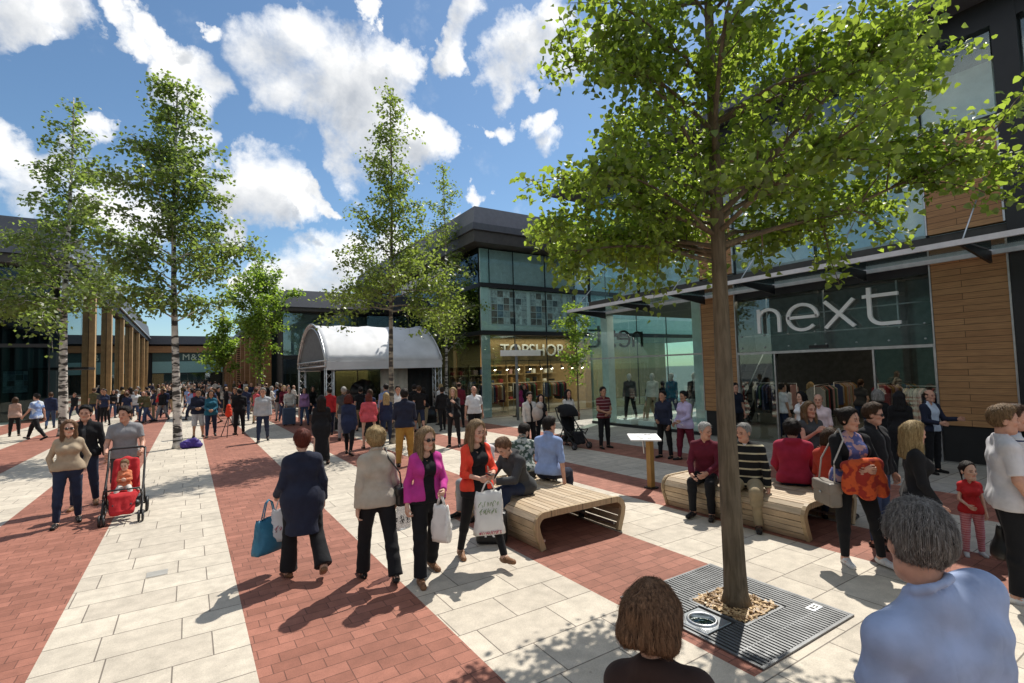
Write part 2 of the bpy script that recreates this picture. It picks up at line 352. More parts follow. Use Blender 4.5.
def nets(F, lo, h):
    """surface nets -> verts, quads"""
    F = np.pad(F, 1, constant_values=.3); lo = lo - h
    ins = F < 0
    nx, ny, nz = F.shape
    cnt = np.zeros((nx - 1, ny - 1, nz - 1), np.uint8)
    for i in (0, 1):
        for j in (0, 1):
            for k in (0, 1):
                cnt += ins[i:nx - 1 + i, j:ny - 1 + j, k:nz - 1 + k]
    act = (cnt > 0) & (cnt < 8)
    idx = np.argwhere(act)
    if len(idx) == 0: return np.zeros((0, 3)), np.zeros((0, 4), int)
    vid = np.full(act.shape, -1, np.int32); vid[act] = np.arange(len(idx))
    acc = np.zeros((len(idx), 3)); num = np.zeros(len(idx))
    cor = [(i, j, k) for i in (0, 1) for j in (0, 1) for k in (0, 1)]
    val = {c: F[idx[:, 0] + c[0], idx[:, 1] + c[1], idx[:, 2] + c[2]] for c in cor}
    for a in cor:
        for ax_ in range(3):
            if a[ax_] == 0:
                b = list(a); b[ax_] = 1; b = tuple(b)
                va, vb = val[a], val[b]; m = (va < 0) != (vb < 0)
                t = np.where(m, va / np.where(m, va - vb, 1), 0)
                pt = np.array(a, float)[None, :].repeat(len(idx), 0); pt[:, ax_] += t
                acc[m] += pt[m]; num[m] += 1
    V = (idx + acc / num[:, None]) * h + lo
    Q = []
    for ax_ in range(3):
        sl0 = [slice(None)] * 3; sl1 = [slice(None)] * 3
        sl0[ax_] = slice(0, -1); sl1[ax_] = slice(1, None)
        A = ins[tuple(sl0)]; B = ins[tuple(sl1)]
        e = np.argwhere(A != B)
        o1, o2 = [(1, 2), (2, 0), (0, 1)][ax_]
        ok = (e[:, o1] > 0) & (e[:, o2] > 0) & (e[:, o1] < F.shape[o1] - 1) & (e[:, o2] < F.shape[o2] - 1); e = e[ok]
        fl = A[tuple(e.T)]
        def gv(d1, d2):
            q = e.copy(); q[:, o1] += d1; q[:, o2] += d2; return vid[tuple(q.T)]
        q = np.stack([gv(-1, -1), gv(0, -1), gv(0, 0), gv(-1, 0)], 1)
        q[~fl] = q[~fl][:, ::-1]
        Q.append(q)
    return V, np.concatenate(Q)

def np_mesh(name, V, Q):
    me = bpy.data.meshes.new(name)
    V = np.asarray(V, f32); Q = np.asarray(Q, np.int32)
    me.vertices.add(len(V)); me.vertices.foreach_set('co', V.ravel())
    me.loops.add(Q.size); me.loops.foreach_set('vertex_index', Q.ravel())
    me.polygons.add(len(Q))
    k = Q.shape[1]
    me.polygons.foreach_set('loop_start', np.arange(0, Q.size, k, dtype=np.int32))
    me.polygons.foreach_set('use_smooth', np.ones(len(Q), bool))
    me.update(calc_edges=True)
    return me

def mesh_from(prims, h, name, **kw):
    F, lo, hh = evalf(prims, h, **kw)
    V, Q = nets(F, lo, hh)
    return np_mesh(name, V, Q), V

def dirv(a, o, side):
    a, o = rad(a), rad(o)
    return np.array([side * math.sin(o), math.cos(o) * math.sin(a), -math.cos(o) * math.cos(a)])

class Pose:
    """joint positions of a figure 1.75 tall facing +Y, feet on z=0"""
    def __init__(s, sex='m', lean=0, twist=0, side=0, head=(0, 0), headroll=0, arms=((5, 8, 12, 4), (5, 8, 12, 4)), legs=((0, 3, 0, 2), (0, 3, 0, 2)),
                 build=1.0, belly=0.0, headk=1.0, curl=(35, 35), seat=None, **_):
        s.sex = sex; s.build = build; s.belly = belly; s.curl = curl; s.headk = headk
        hip = .91; TL, SL = .425, .405
        s.knee, s.ank = [], []; s.hipj = []
        for i, sd in ((0, 1), (1, -1)):     # right, left
            a1, o1, a2, o2 = legs[i][:4]
            hj = np.array([sd * (.088 if sex == 'm' else .092) * build, 0, hip]); kn = hj + TL * dirv(a1, o1, sd); an = kn + SL * dirv(a2, o2, sd)
            s.hipj.append(hj); s.knee.append(kn); s.ank.append(an)
        s.footpitch = []
        low = 9
        for i in (0, 1):
            a2 = legs[i][2]
            fp = legs[i][4] if len(legs[i]) > 4 else (-(abs(a2) - 12) * .9 if a2 < -12 else (8 if a2 > 12 and legs[i][0] < 50 else 0))
            s.footpitch.append(fp)
            fr = Fr(rotz(-rad(7) * (1 if i == 0 else -1)) @ rotx(rad(fp)), s.ank[i])
            low = min(low, min(fr.p((0, -.06, -.08))[2], fr.p((0, .16, -.08))[2]))
        dz = -low
        for L in (s.hipj, s.knee, s.ank):
            for i in (0, 1): L[i] = L[i] + np.array([0, 0, dz])
        pz = .95 + dz
        s.T = Fr(rotz(rad(twist)) @ rotx(-rad(lean)) @ roty(rad(side)), (0, 0, pz))   # local z=0 at pelvis centre
        s.P = Fr(rotz(rad(twist * .4)) @ rotx(-rad(lean * .25)), (0, 0, pz))
        sw = (.168 if sex == 'm' else .138) * build
        s.sw = sw
        s.sh, s.elb, s.wri = [], [], []
        for i, sd in ((0, 1), (1, -1)):
            a1, o1, a2, o2 = arms[i][:4]
            Rt = rotz(rad(twist))
            sj = s.T.p((sd * sw, -.008, .424)); e = sj + .285 * (Rt @ dirv(a1, o1, sd)); w = e + .25 * (Rt @ dirv(a2, o2, sd))
            s.sh.append(sj); s.elb.append(e); s.wri.append(w)
        yw, pt = head
        s.H = Fr(rotz(rad(twist + yw)) @ rotx(-rad(lean * .45 + pt)) @ roty(rad(headroll)), s.T.p((0, .0, .555)))   # local origin: neck top / jaw hinge height
        s.hands = []
        for i, sd in ((0, 1), (1, -1)):
            f = s.wri[i] - s.elb[i]; f /= np.linalg.norm(f)
            Rt = rotz(rad(twist))
            m = Rt @ np.array([-sd, 0, 0]); m = m - f * (m @ f)
            if np.linalg.norm(m) < .3: m = np.array([0, 0, -1.]) - f * (-f[2])
            m /= np.linalg.norm(m)
            th = np.cross(f, m) * sd
            s.hands.append(Fr(np.stack([th, f, m], 1), s.wri[i]))
        s.feet = [Fr(rotz(-rad(9) * sd) @ rotx(rad(s.footpitch[i])), s.ank[i]) for i, sd in ((0, 1), (1, -1))]
    # --- primitive sets (infl = cloth thickness)
    def torso(s, e=0.0, lo=True):
        b = s.build; T = s.T; f = s.sex == 'f'; P = []
        P.append(rc(s.P, (-.07 * b, 0, .0), (.07 * b, 0, .0), (.114 if f else .106) * b + e, k=.05, flat=1.1))
        P.append(rc(T, (-.045 * b, .005 + s.belly * .4, .15), (.045 * b, .005 + s.belly * .4, .15), (.084 if f else .1) * b + e + s.belly * .6, k=.07, flat=1.08))
        P.append(rc(T, (-.07 * b, .005, .32), (.07 * b, .005, .32), (.094 if f else .108) * b + e, k=.07, flat=1.08))
        for sd in (-1, 1): P.append(rc(T, (sd * .02, -.02, .482), (sd * (s.sw - .012), -.012, .418), .046 + e, .041 + e, k=.06))
        if f:
            for sd in (-1, 1): P.append(el(T, (sd * .072 * b, .088, .31), (.056 + e, .05 + e, .055 + e), k=.05))
        return P
    def arm(s, i, e=0.0, frac=2.0, cuff=0.0):
        """frac 1 = to the elbow, 2 = to the wrist"""
        b = .5 + .5 * s.build; k = .016; P = []; fm = .88 if s.sex == 'f' else 1.0
        def seg(A, B, ra, rb, t):
            E = A + (B - A) * t; d = (B - A) / np.linalg.norm(B - A)
            if t < .999: return rc(ID, A, E + d * .03, ra, ra + (rb - ra) * t, k=k, cuts=[(E, d)])
            return rc(ID, A, E, ra, rb, k=k)
        P.append(rc(ID, s.sh[i], s.sh[i], .043 * b * fm + e, k=.07))
        P.append(seg(s.sh[i], s.elb[i], .047 * b * fm + e, .038 * b * fm + e + cuff * (frac < 1.01), min(1, frac)))
        if frac > 1:
            t = frac - 1; A = s.elb[i]; B = s.wri[i]; E = A + (B - A) * t; d = (B - A) / np.linalg.norm(B - A)
            P.append(rc(ID, A, E + d * .02,   .039 * b * fm + e, (.027 * fm + e + cuff), k=.016, cuts=[(E, d)] if e > 0 else ()))
        return P
    def leg(s, i, e=0.0, frac=2.0, flare=0.0, slim=1.0):
        b = s.build; P = []; fm = 1.03 if s.sex == 'f' else 1.0
        A, K, N = s.hipj[i], s.knee[i], s.ank[i]
        if frac <= 1:
            E = A + (K - A) * frac; d = (K - A) / np.linalg.norm(K - A)
            return [rc(ID, A, E + d * .03, .088 * b * fm + e, .066 * b + e + flare, k=.05, cuts=[(E, d)])]
        P.append(rc(ID, A, K, .088 * b * fm * slim + e, .056 * b * slim + e, k=.05))
        t = frac - 1; E = K + (N - K) * t; d = (N - K) / np.linalg.norm(N - K)
        cf = K + (N - K) * .3
        if t > .3: P.append(rc(ID, cf, cf, .053 * b * slim + e, k=.05))
        P.append(rc(ID, K, E + d * .025, .053 * b * slim + e, .036 * slim + e + flare, k=.03, cuts=[(E + d * .012, d)] if e > 0 else ()))
        return P
    def neck(s, e=0.0):
        return [rc(ID, s.T.p((0, -.015, .47)), s.H.p((0, -.012, .03)), (.052 if s.sex == 'm' else .044) + e, (.05 if s.sex == 'm' else .042) + e, k=.03)]
    def headp(s, e=0.0):
        H = s.H; q = s.headk; w = 1.0 if s.sex == 'm' else .95
        def S(*v): return tuple(x * q for x in v)
        P = [el(H, S(0, .0, .135), S(.077 * w + e, .096 + e, .094 + e), k=.0),
             el(H, S(0, .035, .075), S(.062 * w, .062, .09), k=.03 * q),
             rc(H, S(-.015, .064, -.002), S(.015, .064, -.002), .021 * q, k=.035 * q),
             rc(H, S(-.044 * w, .012, .025), S(-.02, .055, .002), .024 * q, .02 * q, k=.03 * q), rc(H, S(.044 * w, .012, .025), S(.02, .055, .002), .024 * q, .02 * q, k=.03 * q),
             rc(H, S(-.032, .078, .118), S(.032, .078, .118), .016 * q, k=.02 * q),
             rc(H, S(0, .09, .108), S(0, .107, .07), .009 * q, .0125 * q, k=.012 * q),
             rc(H, S(-.011, .096, .066), S(.011, .096, .066), .009 * q, k=.01 * q),
             rc(H, S(-.017, .083, .036), S(.017, .083, .036), .0085 * q, k=.012 * q),
             el(H, S(.042, .065, .075), S(.022, .022, .02), k=.02 * q), el(H, S(-.042, .065, .075), S(.022, .022, .02), k=.02 * q)]
        for sd in (-1, 1):
            P.append(el(H, S(sd * .079 * w, -.004, .092), S(.012, .021, .033), k=.008))
        for sd in (-1, 1):
            e_ = el(H, S(sd * .031, .104, .099), S(.017, .019, .011), k=0); e_['sub'] = True; P.append(e_)
        return P
    def handp(s, i):
        Hf = s.hands[i]; c = s.curl[i]; P = []
        q = (.93 if s.sex == 'f' else 1.0)
        P.append(rc(Hf, (-.022 * q, .02, 0), (-.026 * q, .078 * q, .002), .017, k=.02)); P.append(rc(Hf, (.020 * q, .02, 0), (.026 * q, .078 * q, .002), .017, k=.02))
        P.append(rc(Hf, (0, -.03, 0), (0, .05, 0), .024, .018, k=.02))
        for j, (x, L) in enumerate(((-.033, .056), (-.011, .07), (.012, .076), (.034, .066))):
            p = np.array([x, .085, .003]) * q; a = 0
            for sgm, (fr_, rr) in enumerate(((.45, .0095), (.32, .0085), (.26, .0075))):
                a += rad(c * (.6, 1.0, .8)[sgm] + j * 2)
                n = p + L * fr_ * 1.15 * q * np.array([x * .6, math.cos(a), math.sin(a)])
                P.append(rc(Hf, p, n, rr, rr * .92, k=.004)); p = n
        P.append(rc(Hf, (.026, .025, .004), (.05, .058, .014), .013, .0105, k=.015)); P.append(rc(Hf, (.05, .058, .014), (.054, .09, .022 + .0003 * c), .010, .008, k=.004))
        return P

SHOE_Z = -.08
def shoe_prims(fr, e=0.0, boot=False):
    c = [(fr.p((0, 0, SHOE_Z)), fr.d((0, 0, -1)))]
    P = [rc(fr, (0, -.045, -.05), (0, .03, -.042), .036, .038, k=.02, cuts=c), rc(fr, (0, .0, -.05), (0, .165, -.060), .040, .036, k=.03, cuts=c),
         rc(fr, (0, -.01, -.04), (0, -.012, .0 if not boot else .06), .034, .04 if not boot else .046, k=.02)]
    return P

def face_tone(V, H, q, n):
    """vertex tint: lips, brows, eyes"""
    L = (V - H.t) @ H.R / q
    x, y, z = np.abs(L[:, 0]), L[:, 1], L[:, 2]
    c = np.ones((n, 4), f32)
    hd = (z > -.05) & (z < .25) & (np.abs(L[:, 0]) < .1) & (y > .055)
    lips = hd & (np.abs(z - .036) < .0085) & (x < .024) & (y > .074)
    brow = hd & (np.abs(z - .122 + .06 * np.abs(x - .03)) < .006) & (x > .012) & (x < .05)
    eye = hd & (np.abs(z - .099) < .0075) & (x > .018) & (x < .045)
    iris = eye & (np.abs(x - .031) < .007)
    socket = hd & (np.abs(z - .099) < .014) & (x > .012) & (x < .05)
    cheek = hd & (np.abs(z - .068) < .02) & (x > .025)
    c[cheek, :3] *= (1.03, .95, .93)
    c[socket, :3] *= (.72, .66, .64)
    c[lips, :3] *= (.85, .5, .48)
    c[brow, :3] *= (.32, .28, .26)
    c[eye, :3] = (.85, .95, 1.05)
    c[iris, :3] = (.1, .1, .11)
    return c

def hair_prims(p, style, hz=None):
    H = p.H; q = p.headk; P = []
    def S(*v): return tuple(x * q for x in v)
    th = {'buzz': .006, 'bald': .005, 'short': .013, 'crop': .02, 'curly': .03, 'bob': .017, 'long': .016, 'pony': .013, 'bun': .013}[style]
    w = 1.0 if p.sex == 'm' else .95
    # cut away the face: local half-spaces (point, outward normal = removed side)
    def cut(pt, nn):
        nn = np.array(nn, float); nn /= np.linalg.norm(nn); return (H.p(S(*pt)), H.d(nn))
    brow = cut((0, .052, .155), (0, .9, -.42))
    nape = cut((0, -.02, {'crop': .035}.get(style, .05 if style in ('short', 'buzz', 'pony', 'bun') else .03)), (0, .25, -1))
    P.append(el(H, S(0, -.003, .137), S(.078 * w + th, .098 + th, .096 + th), k=.0, cuts=[brow, nape] if style != 'bald' else [brow, nape, cut((0, 0, .15), (0, .35, 1))]))
    if style in ('short', 'crop', 'bald'):
        for sd in (-1, 1):
            q_ = el(H, S(sd * .092, .03, .078), S(.036, .05, .045), k=0); q_['sub'] = True; P.append(q_)
    if style in ('short', 'crop'):
        P.insert(1, el(H, S(0, .02, .2), S(.062, .078, .04 + th * .5), k=.02, cuts=[cut((0, .075, .18), (0, .9, -.5))]))
        pass
    if style == 'curly':
        for j in range(26):
            a = j * 2.4; zz = .10 + .11 * ((j * 7) % 26) / 26
            rr = .08 * math.sqrt(max(.15, 1 - ((zz - .13) / .12) ** 2))
            y = rr * 1.15 * math.sin(a) - .012
            if y > .06 and zz < .17: continue
            P.append(rc(H, S(rr * math.cos(a), y, zz), S(rr * math.cos(a), y, zz), .034 * q, k=.012))
    if style in ('bob', 'long'):
        zb = hz if hz is not None else .02 if style == 'bob' else -.14
        fc = cut((0, .03, 0), (0, 1, 0))
        for x in (-.055, 0, .055):
            P.append(rc(H, S(x, -.055, .12), S(x * 1.25, -.075, zb), .052, .036 if style == 'long' else .044, k=.04))
        for sd in (-1, 1):
            P.append(rc(H, S(sd * .068, .008, .15), S(sd * .082, .012, zb + .02), .034, .024, k=.03))
            if style == 'long': P.append(rc(H, S(sd * .08, .012, .0), S(sd * .085, .045, zb - .03), .026, .016, k=.03))
    if style == 'pony':
        P.append(rc(H, S(0, -.1, .16), S(0, -.135, .13), .028, .03, k=.02)); P.append(rc(H, S(0, -.135, .13), S(0, -.12, -.03), .03, .012, k=.02))
    if style == 'bun':
        P.append(rc(H, S(0, -.11, .17), S(0, -.115, .17), .042, k=.012))
    return P

def add_strands(ho, p, st, n, wd):
    """thin locks lying along the hair surface, joined into the hair mesh"""
    from mathutils.kdtree import KDTree
    me = ho.data; N0 = len(me.vertices)
    co = np.zeros(N0 * 3, f32); me.vertices.foreach_get('co', co); co = co.reshape(-1, 3)
    no = np.array([v.normal[:] for v in me.vertices], f32)
    kd = KDTree(N0)
    for i in range(N0): kd.insert(co[i], i)
    kd.balance()
    R = np.random.default_rng(N0); crown = p.H.p((0, -.045 * p.headk, .235 * p.headk)); up = p.H.d((0, 0, 1))
    long_ = st in ('bob', 'long', 'pony')
    L0 = {'bald': .02, 'buzz': .015, 'short': .032, 'crop': .045, 'curly': .04}.get(st, .10 if st == 'bob' else .14) * p.headk
    VS, QS = [], []; base = N0
    for i in R.integers(0, N0, n):
        q = co[i].astype(float); nn = no[i].astype(float); j = i; L_ = L0 * R.uniform(.6, 1.2)
        fly = R.random() < .05
        jit = R.normal(0, .55 if st == 'curly' else .4 if fly else .13, 3); lift0 = .001 + R.random() * (.003 if not long_ else .003) + (.004 if fly else 0); ph = R.uniform(0, 6.28); wav = .35 if long_ else .1
        rows = []
        for k in range(5):
            d = (q - crown); d = d - nn * (d @ nn); d = d / (np.linalg.norm(d) + 1e-6) * .6 - up * .8 + jit
            if st == 'curly': jit = jit + R.normal(0, .5, 3)
            d = d + np.cross(d, nn) * wav * math.sin(k * 1.6 + ph)
            d = d - nn * (d @ nn); d /= (np.linalg.norm(d) + 1e-6)
            sd = np.cross(d, nn); w = wd * (1 - .75 * k / 4) * (1.2 if k else .7)
            lf = lift0 * (1 + k * .45) + (.004 * k / 4 if st == 'curly' else .0012 * k / 4)
            rows.append((q + nn * lf - sd * w, q + nn * (lf + w * .5), q + nn * lf + sd * w))
            q = q + d * L_ / 4
            c_, j, dist = kd.find(q)
            if dist < .03: q = np.array(c_) * .8 + q * .2; nn = no[j].astype(float)
        for r_ in rows: VS += [r_[0], r_[1], r_[2]]
        for k in range(4):
            b = base + k * 3
            QS += [(b, b + 1, b + 4, b + 3), (b + 1, b + 2, b + 5, b + 4)]
        base += 15
    np_ = len(me.polygons); q0 = np.zeros(np_ * 4, np.int32); me.loops.foreach_get('vertex_index', q0)
    m2 = np_mesh('hair', np.concatenate([co, np.array(VS, f32)]), np.concatenate([q0.reshape(-1, 4), np.array(QS, np.int32)]))
    m2.materials.append(me.materials[0]); ho.data = m2; bpy.data.meshes.remove(me)

def make_person(spec, res=1.0, loc=(0, 0, 0), facing=0.0):
    """spec: pose keywords, height, skin, hair=(style, material), wear=[garments], label, group"""
    p = Pose(**spec)
    hb, hf, hc = .018 * res, .0065 * max(1, res * .9), .0125 * res
    # body: limbs + torso coarse, head and hands fine, all in one mesh
    bare = any(g[0] in ('shorts', 'skirt', 'coat') for g in spec.get('wear', ()))
    sets = [(p.torso(-.01) + p.neck() + p.arm(0) + p.arm(1) + p.leg(0, 0 if bare else -.011) + p.leg(1, 0 if bare else -.011) + shoe_prims(p.feet[0], -.004) + shoe_prims(p.feet[1], -.004), hb if not spec.get('bare') else .012 * res, {}),
            (p.neck() + p.headp(), hf, dict(bounds=(p.H.p((0, 0, 0)) - np.array([.25, .25, .11]), p.H.p((0, 0, 0)) + .4)))]
    for i in (0, 1): sets.append((p.handp(i), .0055 if res < 1.3 else .008, {}))
    VV, QQ, n = [], [], 0
    for pr, h, kw in sets:
        F, lo, hh = evalf(pr, h, **kw); V, Q = nets(F, lo, hh)
        VV.append(V); QQ.append(Q + n); n += len(V)
    V = np.concatenate(VV); Q = np.concatenate(QQ)
    me = np_mesh('person', V, Q)
    tone = face_tone(V, p.H, p.headk, len(V))
    at = me.color_attributes.new('tone', 'FLOAT_COLOR', 'POINT'); at.data.foreach_set('color', tone.ravel())
    o = link_mesh('person', me, spec['skin'])
    tag(o, spec['label'], spec.get('cat', 'person'), spec.get('group'))
    sc = spec.get('height', 1.75) / 1.75
    o.scale = (sc, sc, sc); o.location = loc; o.rotation_euler = (0, 0, rad(facing))
    seed = len(bpy.data.objects) * .37
    def piece(name, prims, m, h, label=None, **kw):
        me, V = mesh_from(prims, h, name, **kw)
        c = link_mesh(name, me, m, o)
        if label: c['label'] = label
        return c
    if spec.get('hair'):
        st, hm = spec['hair']
        H = p.H
        ho = piece('hair', hair_prims(p, st, spec.get('hz')), hm, hf * 1.05, wr={'curly': .0045, 'bald': .0006, 'buzz': .0008}.get(st, .0022), seed=seed)
        if res <= 1.2: add_strands(ho, p, st, 9000 if res < .7 else 1100 if res < 1 else 450, .0009 if res < .7 else .0026)
    etr = max([g[2].get('e', .014) if len(g) > 2 else .014 for g in spec.get('wear', ()) if g[0] in ('trousers', 'jeans', 'shorts', 'skirt')] + [.008])
    for g in spec.get('wear', ()):
        kind, m = g[0], g[1]; a = g[2] if len(g) > 2 else {}
        T = p.T
        if kind in ('shirt', 'jacket', 'jumper', 'coat', 'top', 'polo_shirt', 'cardigan', 'hoodie'):
            e = a.get('e', {'shirt': .011, 'jacket': .019, 'jumper': .014, 'coat': .021, 'top': .007, 'polo_shirt': .013, 'cardigan': .015, 'hoodie': .021}[kind])
            hem = a.get('hem', -.06); sl = a.get('sleeve', {'shirt': .62, 'top': .3, 'polo_shirt': .6}.get(kind, 1.97))
            pr = p.torso(e) + [rc(T, (-.082 * p.build, 0, hem + .02), (.082 * p.build, 0, hem + .02), .102 * p.build + e + .009, k=.05, flat=1.1), rc(p.P, (-.07 * p.build, 0, hem * .5), (.07 * p.build, 0, hem * .5), (.114 if p.sex == 'f' else .106) * p.build + etr + .012, k=.04, flat=1.08)]
            if hem > -.2:
                for i in (0, 1): pr.append(rc(ID, p.hipj[i], p.hipj[i] + (p.knee[i] - p.hipj[i]) * .2, .088 * p.build * (1.03 if p.sex == 'f' else 1) + etr + .007, k=.03))
            if sl > 0:
                for i in (0, 1): pr += p.arm(i, e * .75, sl, cuff=a.get('cuff', .004))
            if a.get('skirt'):     # long coat or dress falling to a hem
                zb = a['skirt']; w = a.get('skw', .17)
                mid = (p.knee[0] + p.knee[1]) / 2
                pr.append(rc(ID, s_pelv(p, -.02), np.array([mid[0], mid[1] * .8 - .0, zb]), .13 + e, w, k=.1, flat=1.0, cuts=[(np.array([0, 0, zb]), np.array([0, 0, -1.]))]))
                hem = -9
            if a.get('collar', kind in ('jacket', 'coat', 'polo_shirt', 'shirt')):
                for j in range(8):
                    t0, t1 = [math.pi * (x / 8 * 1.7 - .35) + math.pi / 1 for x in (j, j + 1)]
                    pr.append(rc(T, (.066 * math.cos(t0), .066 * math.sin(t0) - .014, .537 - .03 * math.sin(t0)), (.066 * math.cos(t1), .066 * math.sin(t1) - .014, .537 - .03 * math.sin(t1)), .010 + e * .25, k=.006))
            if kind == 'hoodie' or a.get('hood'):
                pr.append(rc(T, (-.06, -.085, .50), (.06, -.085, .50), .05, k=.04)); pr.append(rc(T, (-.075, -.02, .50), (-.05, .04, .47), .03, k=.03)); pr.append(rc(T, (.075, -.02, .50), (.05, .04, .47), .03, k=.03))
            ncut = .6 if a.get('collar', kind in ('jacket', 'coat', 'polo_shirt', 'shirt')) else .535
            op = a.get('open', 0); vn = a.get('vneck', .055 if kind in ('shirt', 'top', 'polo_shirt') else .03)
            Rt, tt = T.R, T.t
            def post(F, X, Y, Z, op=op, vn=vn, hem=hem, Rt=Rt, tt=tt):
                x = X - f32(tt[0]); y = Y - f32(tt[1]); z = Z - f32(tt[2])
                lx = x * f32(Rt[0, 0]) + y * f32(Rt[1, 0]) + z * f32(Rt[2, 0]); ly = x * f32(Rt[0, 1]) + y * f32(Rt[1, 1]) + z * f32(Rt[2, 1]); lz = x * f32(Rt[0, 2]) + y * f32(Rt[1, 2]) + z * f32(Rt[2, 2])
                if hem > -5:
                    hm = f32(hem) - lz
                    near = np.abs(lx) < .24
                    F = np.where(near, np.maximum(F, hm), F)
                    if seated: F = np.where(lz < hem - .02, np.maximum(F, .02), F) if False else F
                # neck opening
                F = np.maximum(F, np.minimum(lz - f32(ncut), f32(.2)))
                if vn > 0:
                    dd = np.maximum(np.abs(lx) - (lz - f32(.50 - vn)) * f32(.75), f32(.02) - ly)
                    F = np.maximum(F, -dd)
                if op > 0:
                    F = np.maximum(F, -np.maximum(np.abs(lx) - f32(op) * (1 + .8 * np.clip(lz - .1, 0, 1)), f32(.0) - ly))
                return F
            seated = False
            if hem > -5:      # the hem cut only applies to the trunk, never to hands hanging lower
                ar = [q for q in pr if q['fr'] is ID]
                hp = [q for q in pr if q['fr'] is ID and np.allclose(q['a'], p.hipj[0]) or q['fr'] is ID and np.allclose(q['a'], p.hipj[1])]
                tr = [q for q in pr if q['fr'] is not ID] + hp
                F1 = None
                cutpt = T.p((0, 0, hem)); cutn = T.d((0, 0, -1))
                for q in tr: q['cuts'] = tuple(q['cuts']) + ((cutpt, cutn),)
                hem_ = -9
                post0 = post
                post = lambda F, X, Y, Z: post0(F, X, Y, Z, hem=-9)
            piece(kind, pr, m, hc, a.get('label'), wr=a.get('wr', .0026), seed=seed, post=post)
        elif kind in ('trousers', 'jeans', 'shorts', 'leggings'):
            e = a.get('e', {'leggings': .008, 'jeans': .011}.get(kind, .014)); fl = a.get('flare', 0.0)
            fr_ = a.get('len', 1.1 if kind == 'shorts' else 1.98)
            pr = [rc(p.P, (-.07 * p.build, 0, .0), (.07 * p.build, 0, .0), (.113 if p.sex == 'f' else .105) * p.build + e * .8, k=.05, flat=1.12)]
            for i in (0, 1): pr += p.leg(i, e, fr_, fl, slim=.93 if kind == 'leggings' else 1)
            top = p.P.p((0, 0, .075)); tn = p.P.d((0, 0, 1))
            pr[0]['cuts'] = ((top, tn),)
            piece(kind, pr, m, hc, a.get('label'), wr=a.get('wr', .003 if kind != 'leggings' else .001), seed=seed + 1)
        elif kind == 'skirt':
            zb = a.get('z', .45); mid = (p.knee[0] + p.knee[1]) / 2
            pr = [rc(p.P, (-.06, 0, .02), (.06, 0, .02), .12, k=.06, flat=1.1), rc(ID, s_pelv(p, -.04), np.array([mid[0], mid[1] * .7, zb]), .135, a.get('w', .19), k=.08, cuts=[(np.array([0, 0, zb]), np.array([0, 0, -1.]))])]
            piece('skirt', pr, m, hc, wr=.005, seed=seed)
        elif kind in ('shoe', 'sandal', 'trainer', 'boot'):
            for i in (0, 1): piece(kind, shoe_prims(p.feet[i], boot=kind == 'boot'), m, .009 * max(1, res * .8))
        elif kind == 'scarf':
            pr = []
            for j in range(10):
                t0, t1 = [2 * math.pi * x / 10 for x in (j, j + 1)]
                pr.append(rc(T, (.075 * math.cos(t0), .075 * math.sin(t0) + .01, .49 - .03 * math.sin(t0)), (.075 * math.cos(t1), .075 * math.sin(t1) + .01, .49 - .03 * math.sin(t1)), .03, k=.02))
            pr += [rc(T, (.04, .12, .46), (.09, .175, .05), .03, .06, k=.03), rc(T, (-.04, .12, .46), (-.05, .17, .12), .03, .05, k=.03)]
            piece('scarf', pr, m, hc, wr=.006, seed=seed)
        elif kind == 'sunglasses':
            H = p.H; mb = MB()
            def hp(*v): return tuple(H.p(np.array(v) * p.headk))
            for sd in (-1, 1):
                mb.ball(hp(sd * .033, .101, .1), .024 * p.headk, 6, (1.1, .5, .8))
                mb.bar(hp(sd * .058, .09, .106), hp(sd * .082, -.005, .1), .006)
            mb.bar(hp(-.014, .112, .106), hp(.014, .112, .106), .006)
            mb.build('sunglasses', m, o)
        elif kind == 'collar':      # shirt collar and front showing in a jacket opening
            pr = p.torso(.006)
            tp = T.p((0, 0, .20))
            for q in pr: q['cuts'] = ((tp, T.d((0, 0, -1))),)
            piece('collar', pr, m, hc * 1.2, wr=0)
        elif kind == 'hat':
            H = p.H; q = p.headk
            pr = [el(H, (0, -.005, .17 * q), (.09 * q, .11 * q, .08 * q), k=0, cuts=[(H.p((0, 0, .15 * q)), H.d((0, 0, -1)))])]
            if a.get('peak'): pr.append(rc(H, (-.04 * q, .1 * q, .155 * q), (.04 * q, .1 * q, .155 * q), .045 * q, k=.01, cuts=[(H.p((0, 0, .15 * q)), H.d((0, 0, -1))), (H.p((0, 0, .165 * q)), H.d((0, 0, 1)))]))
            piece('hat', pr, m, .009)
    return o, p

def s_pelv(p, z):
    return p.P.p((0, 0, z))

def world_pt(o, lp):
    """figure-local point (1.75 m canon) -> world"""
    s = o.scale[0]; a = o.rotation_euler[2]
    x, y, z = [float(v) * s for v in lp]
    return Vector((o.location[0] + x * math.cos(a) - y * math.sin(a), o.location[1] + x * math.sin(a) + y * math.cos(a), o.location[2] + z))

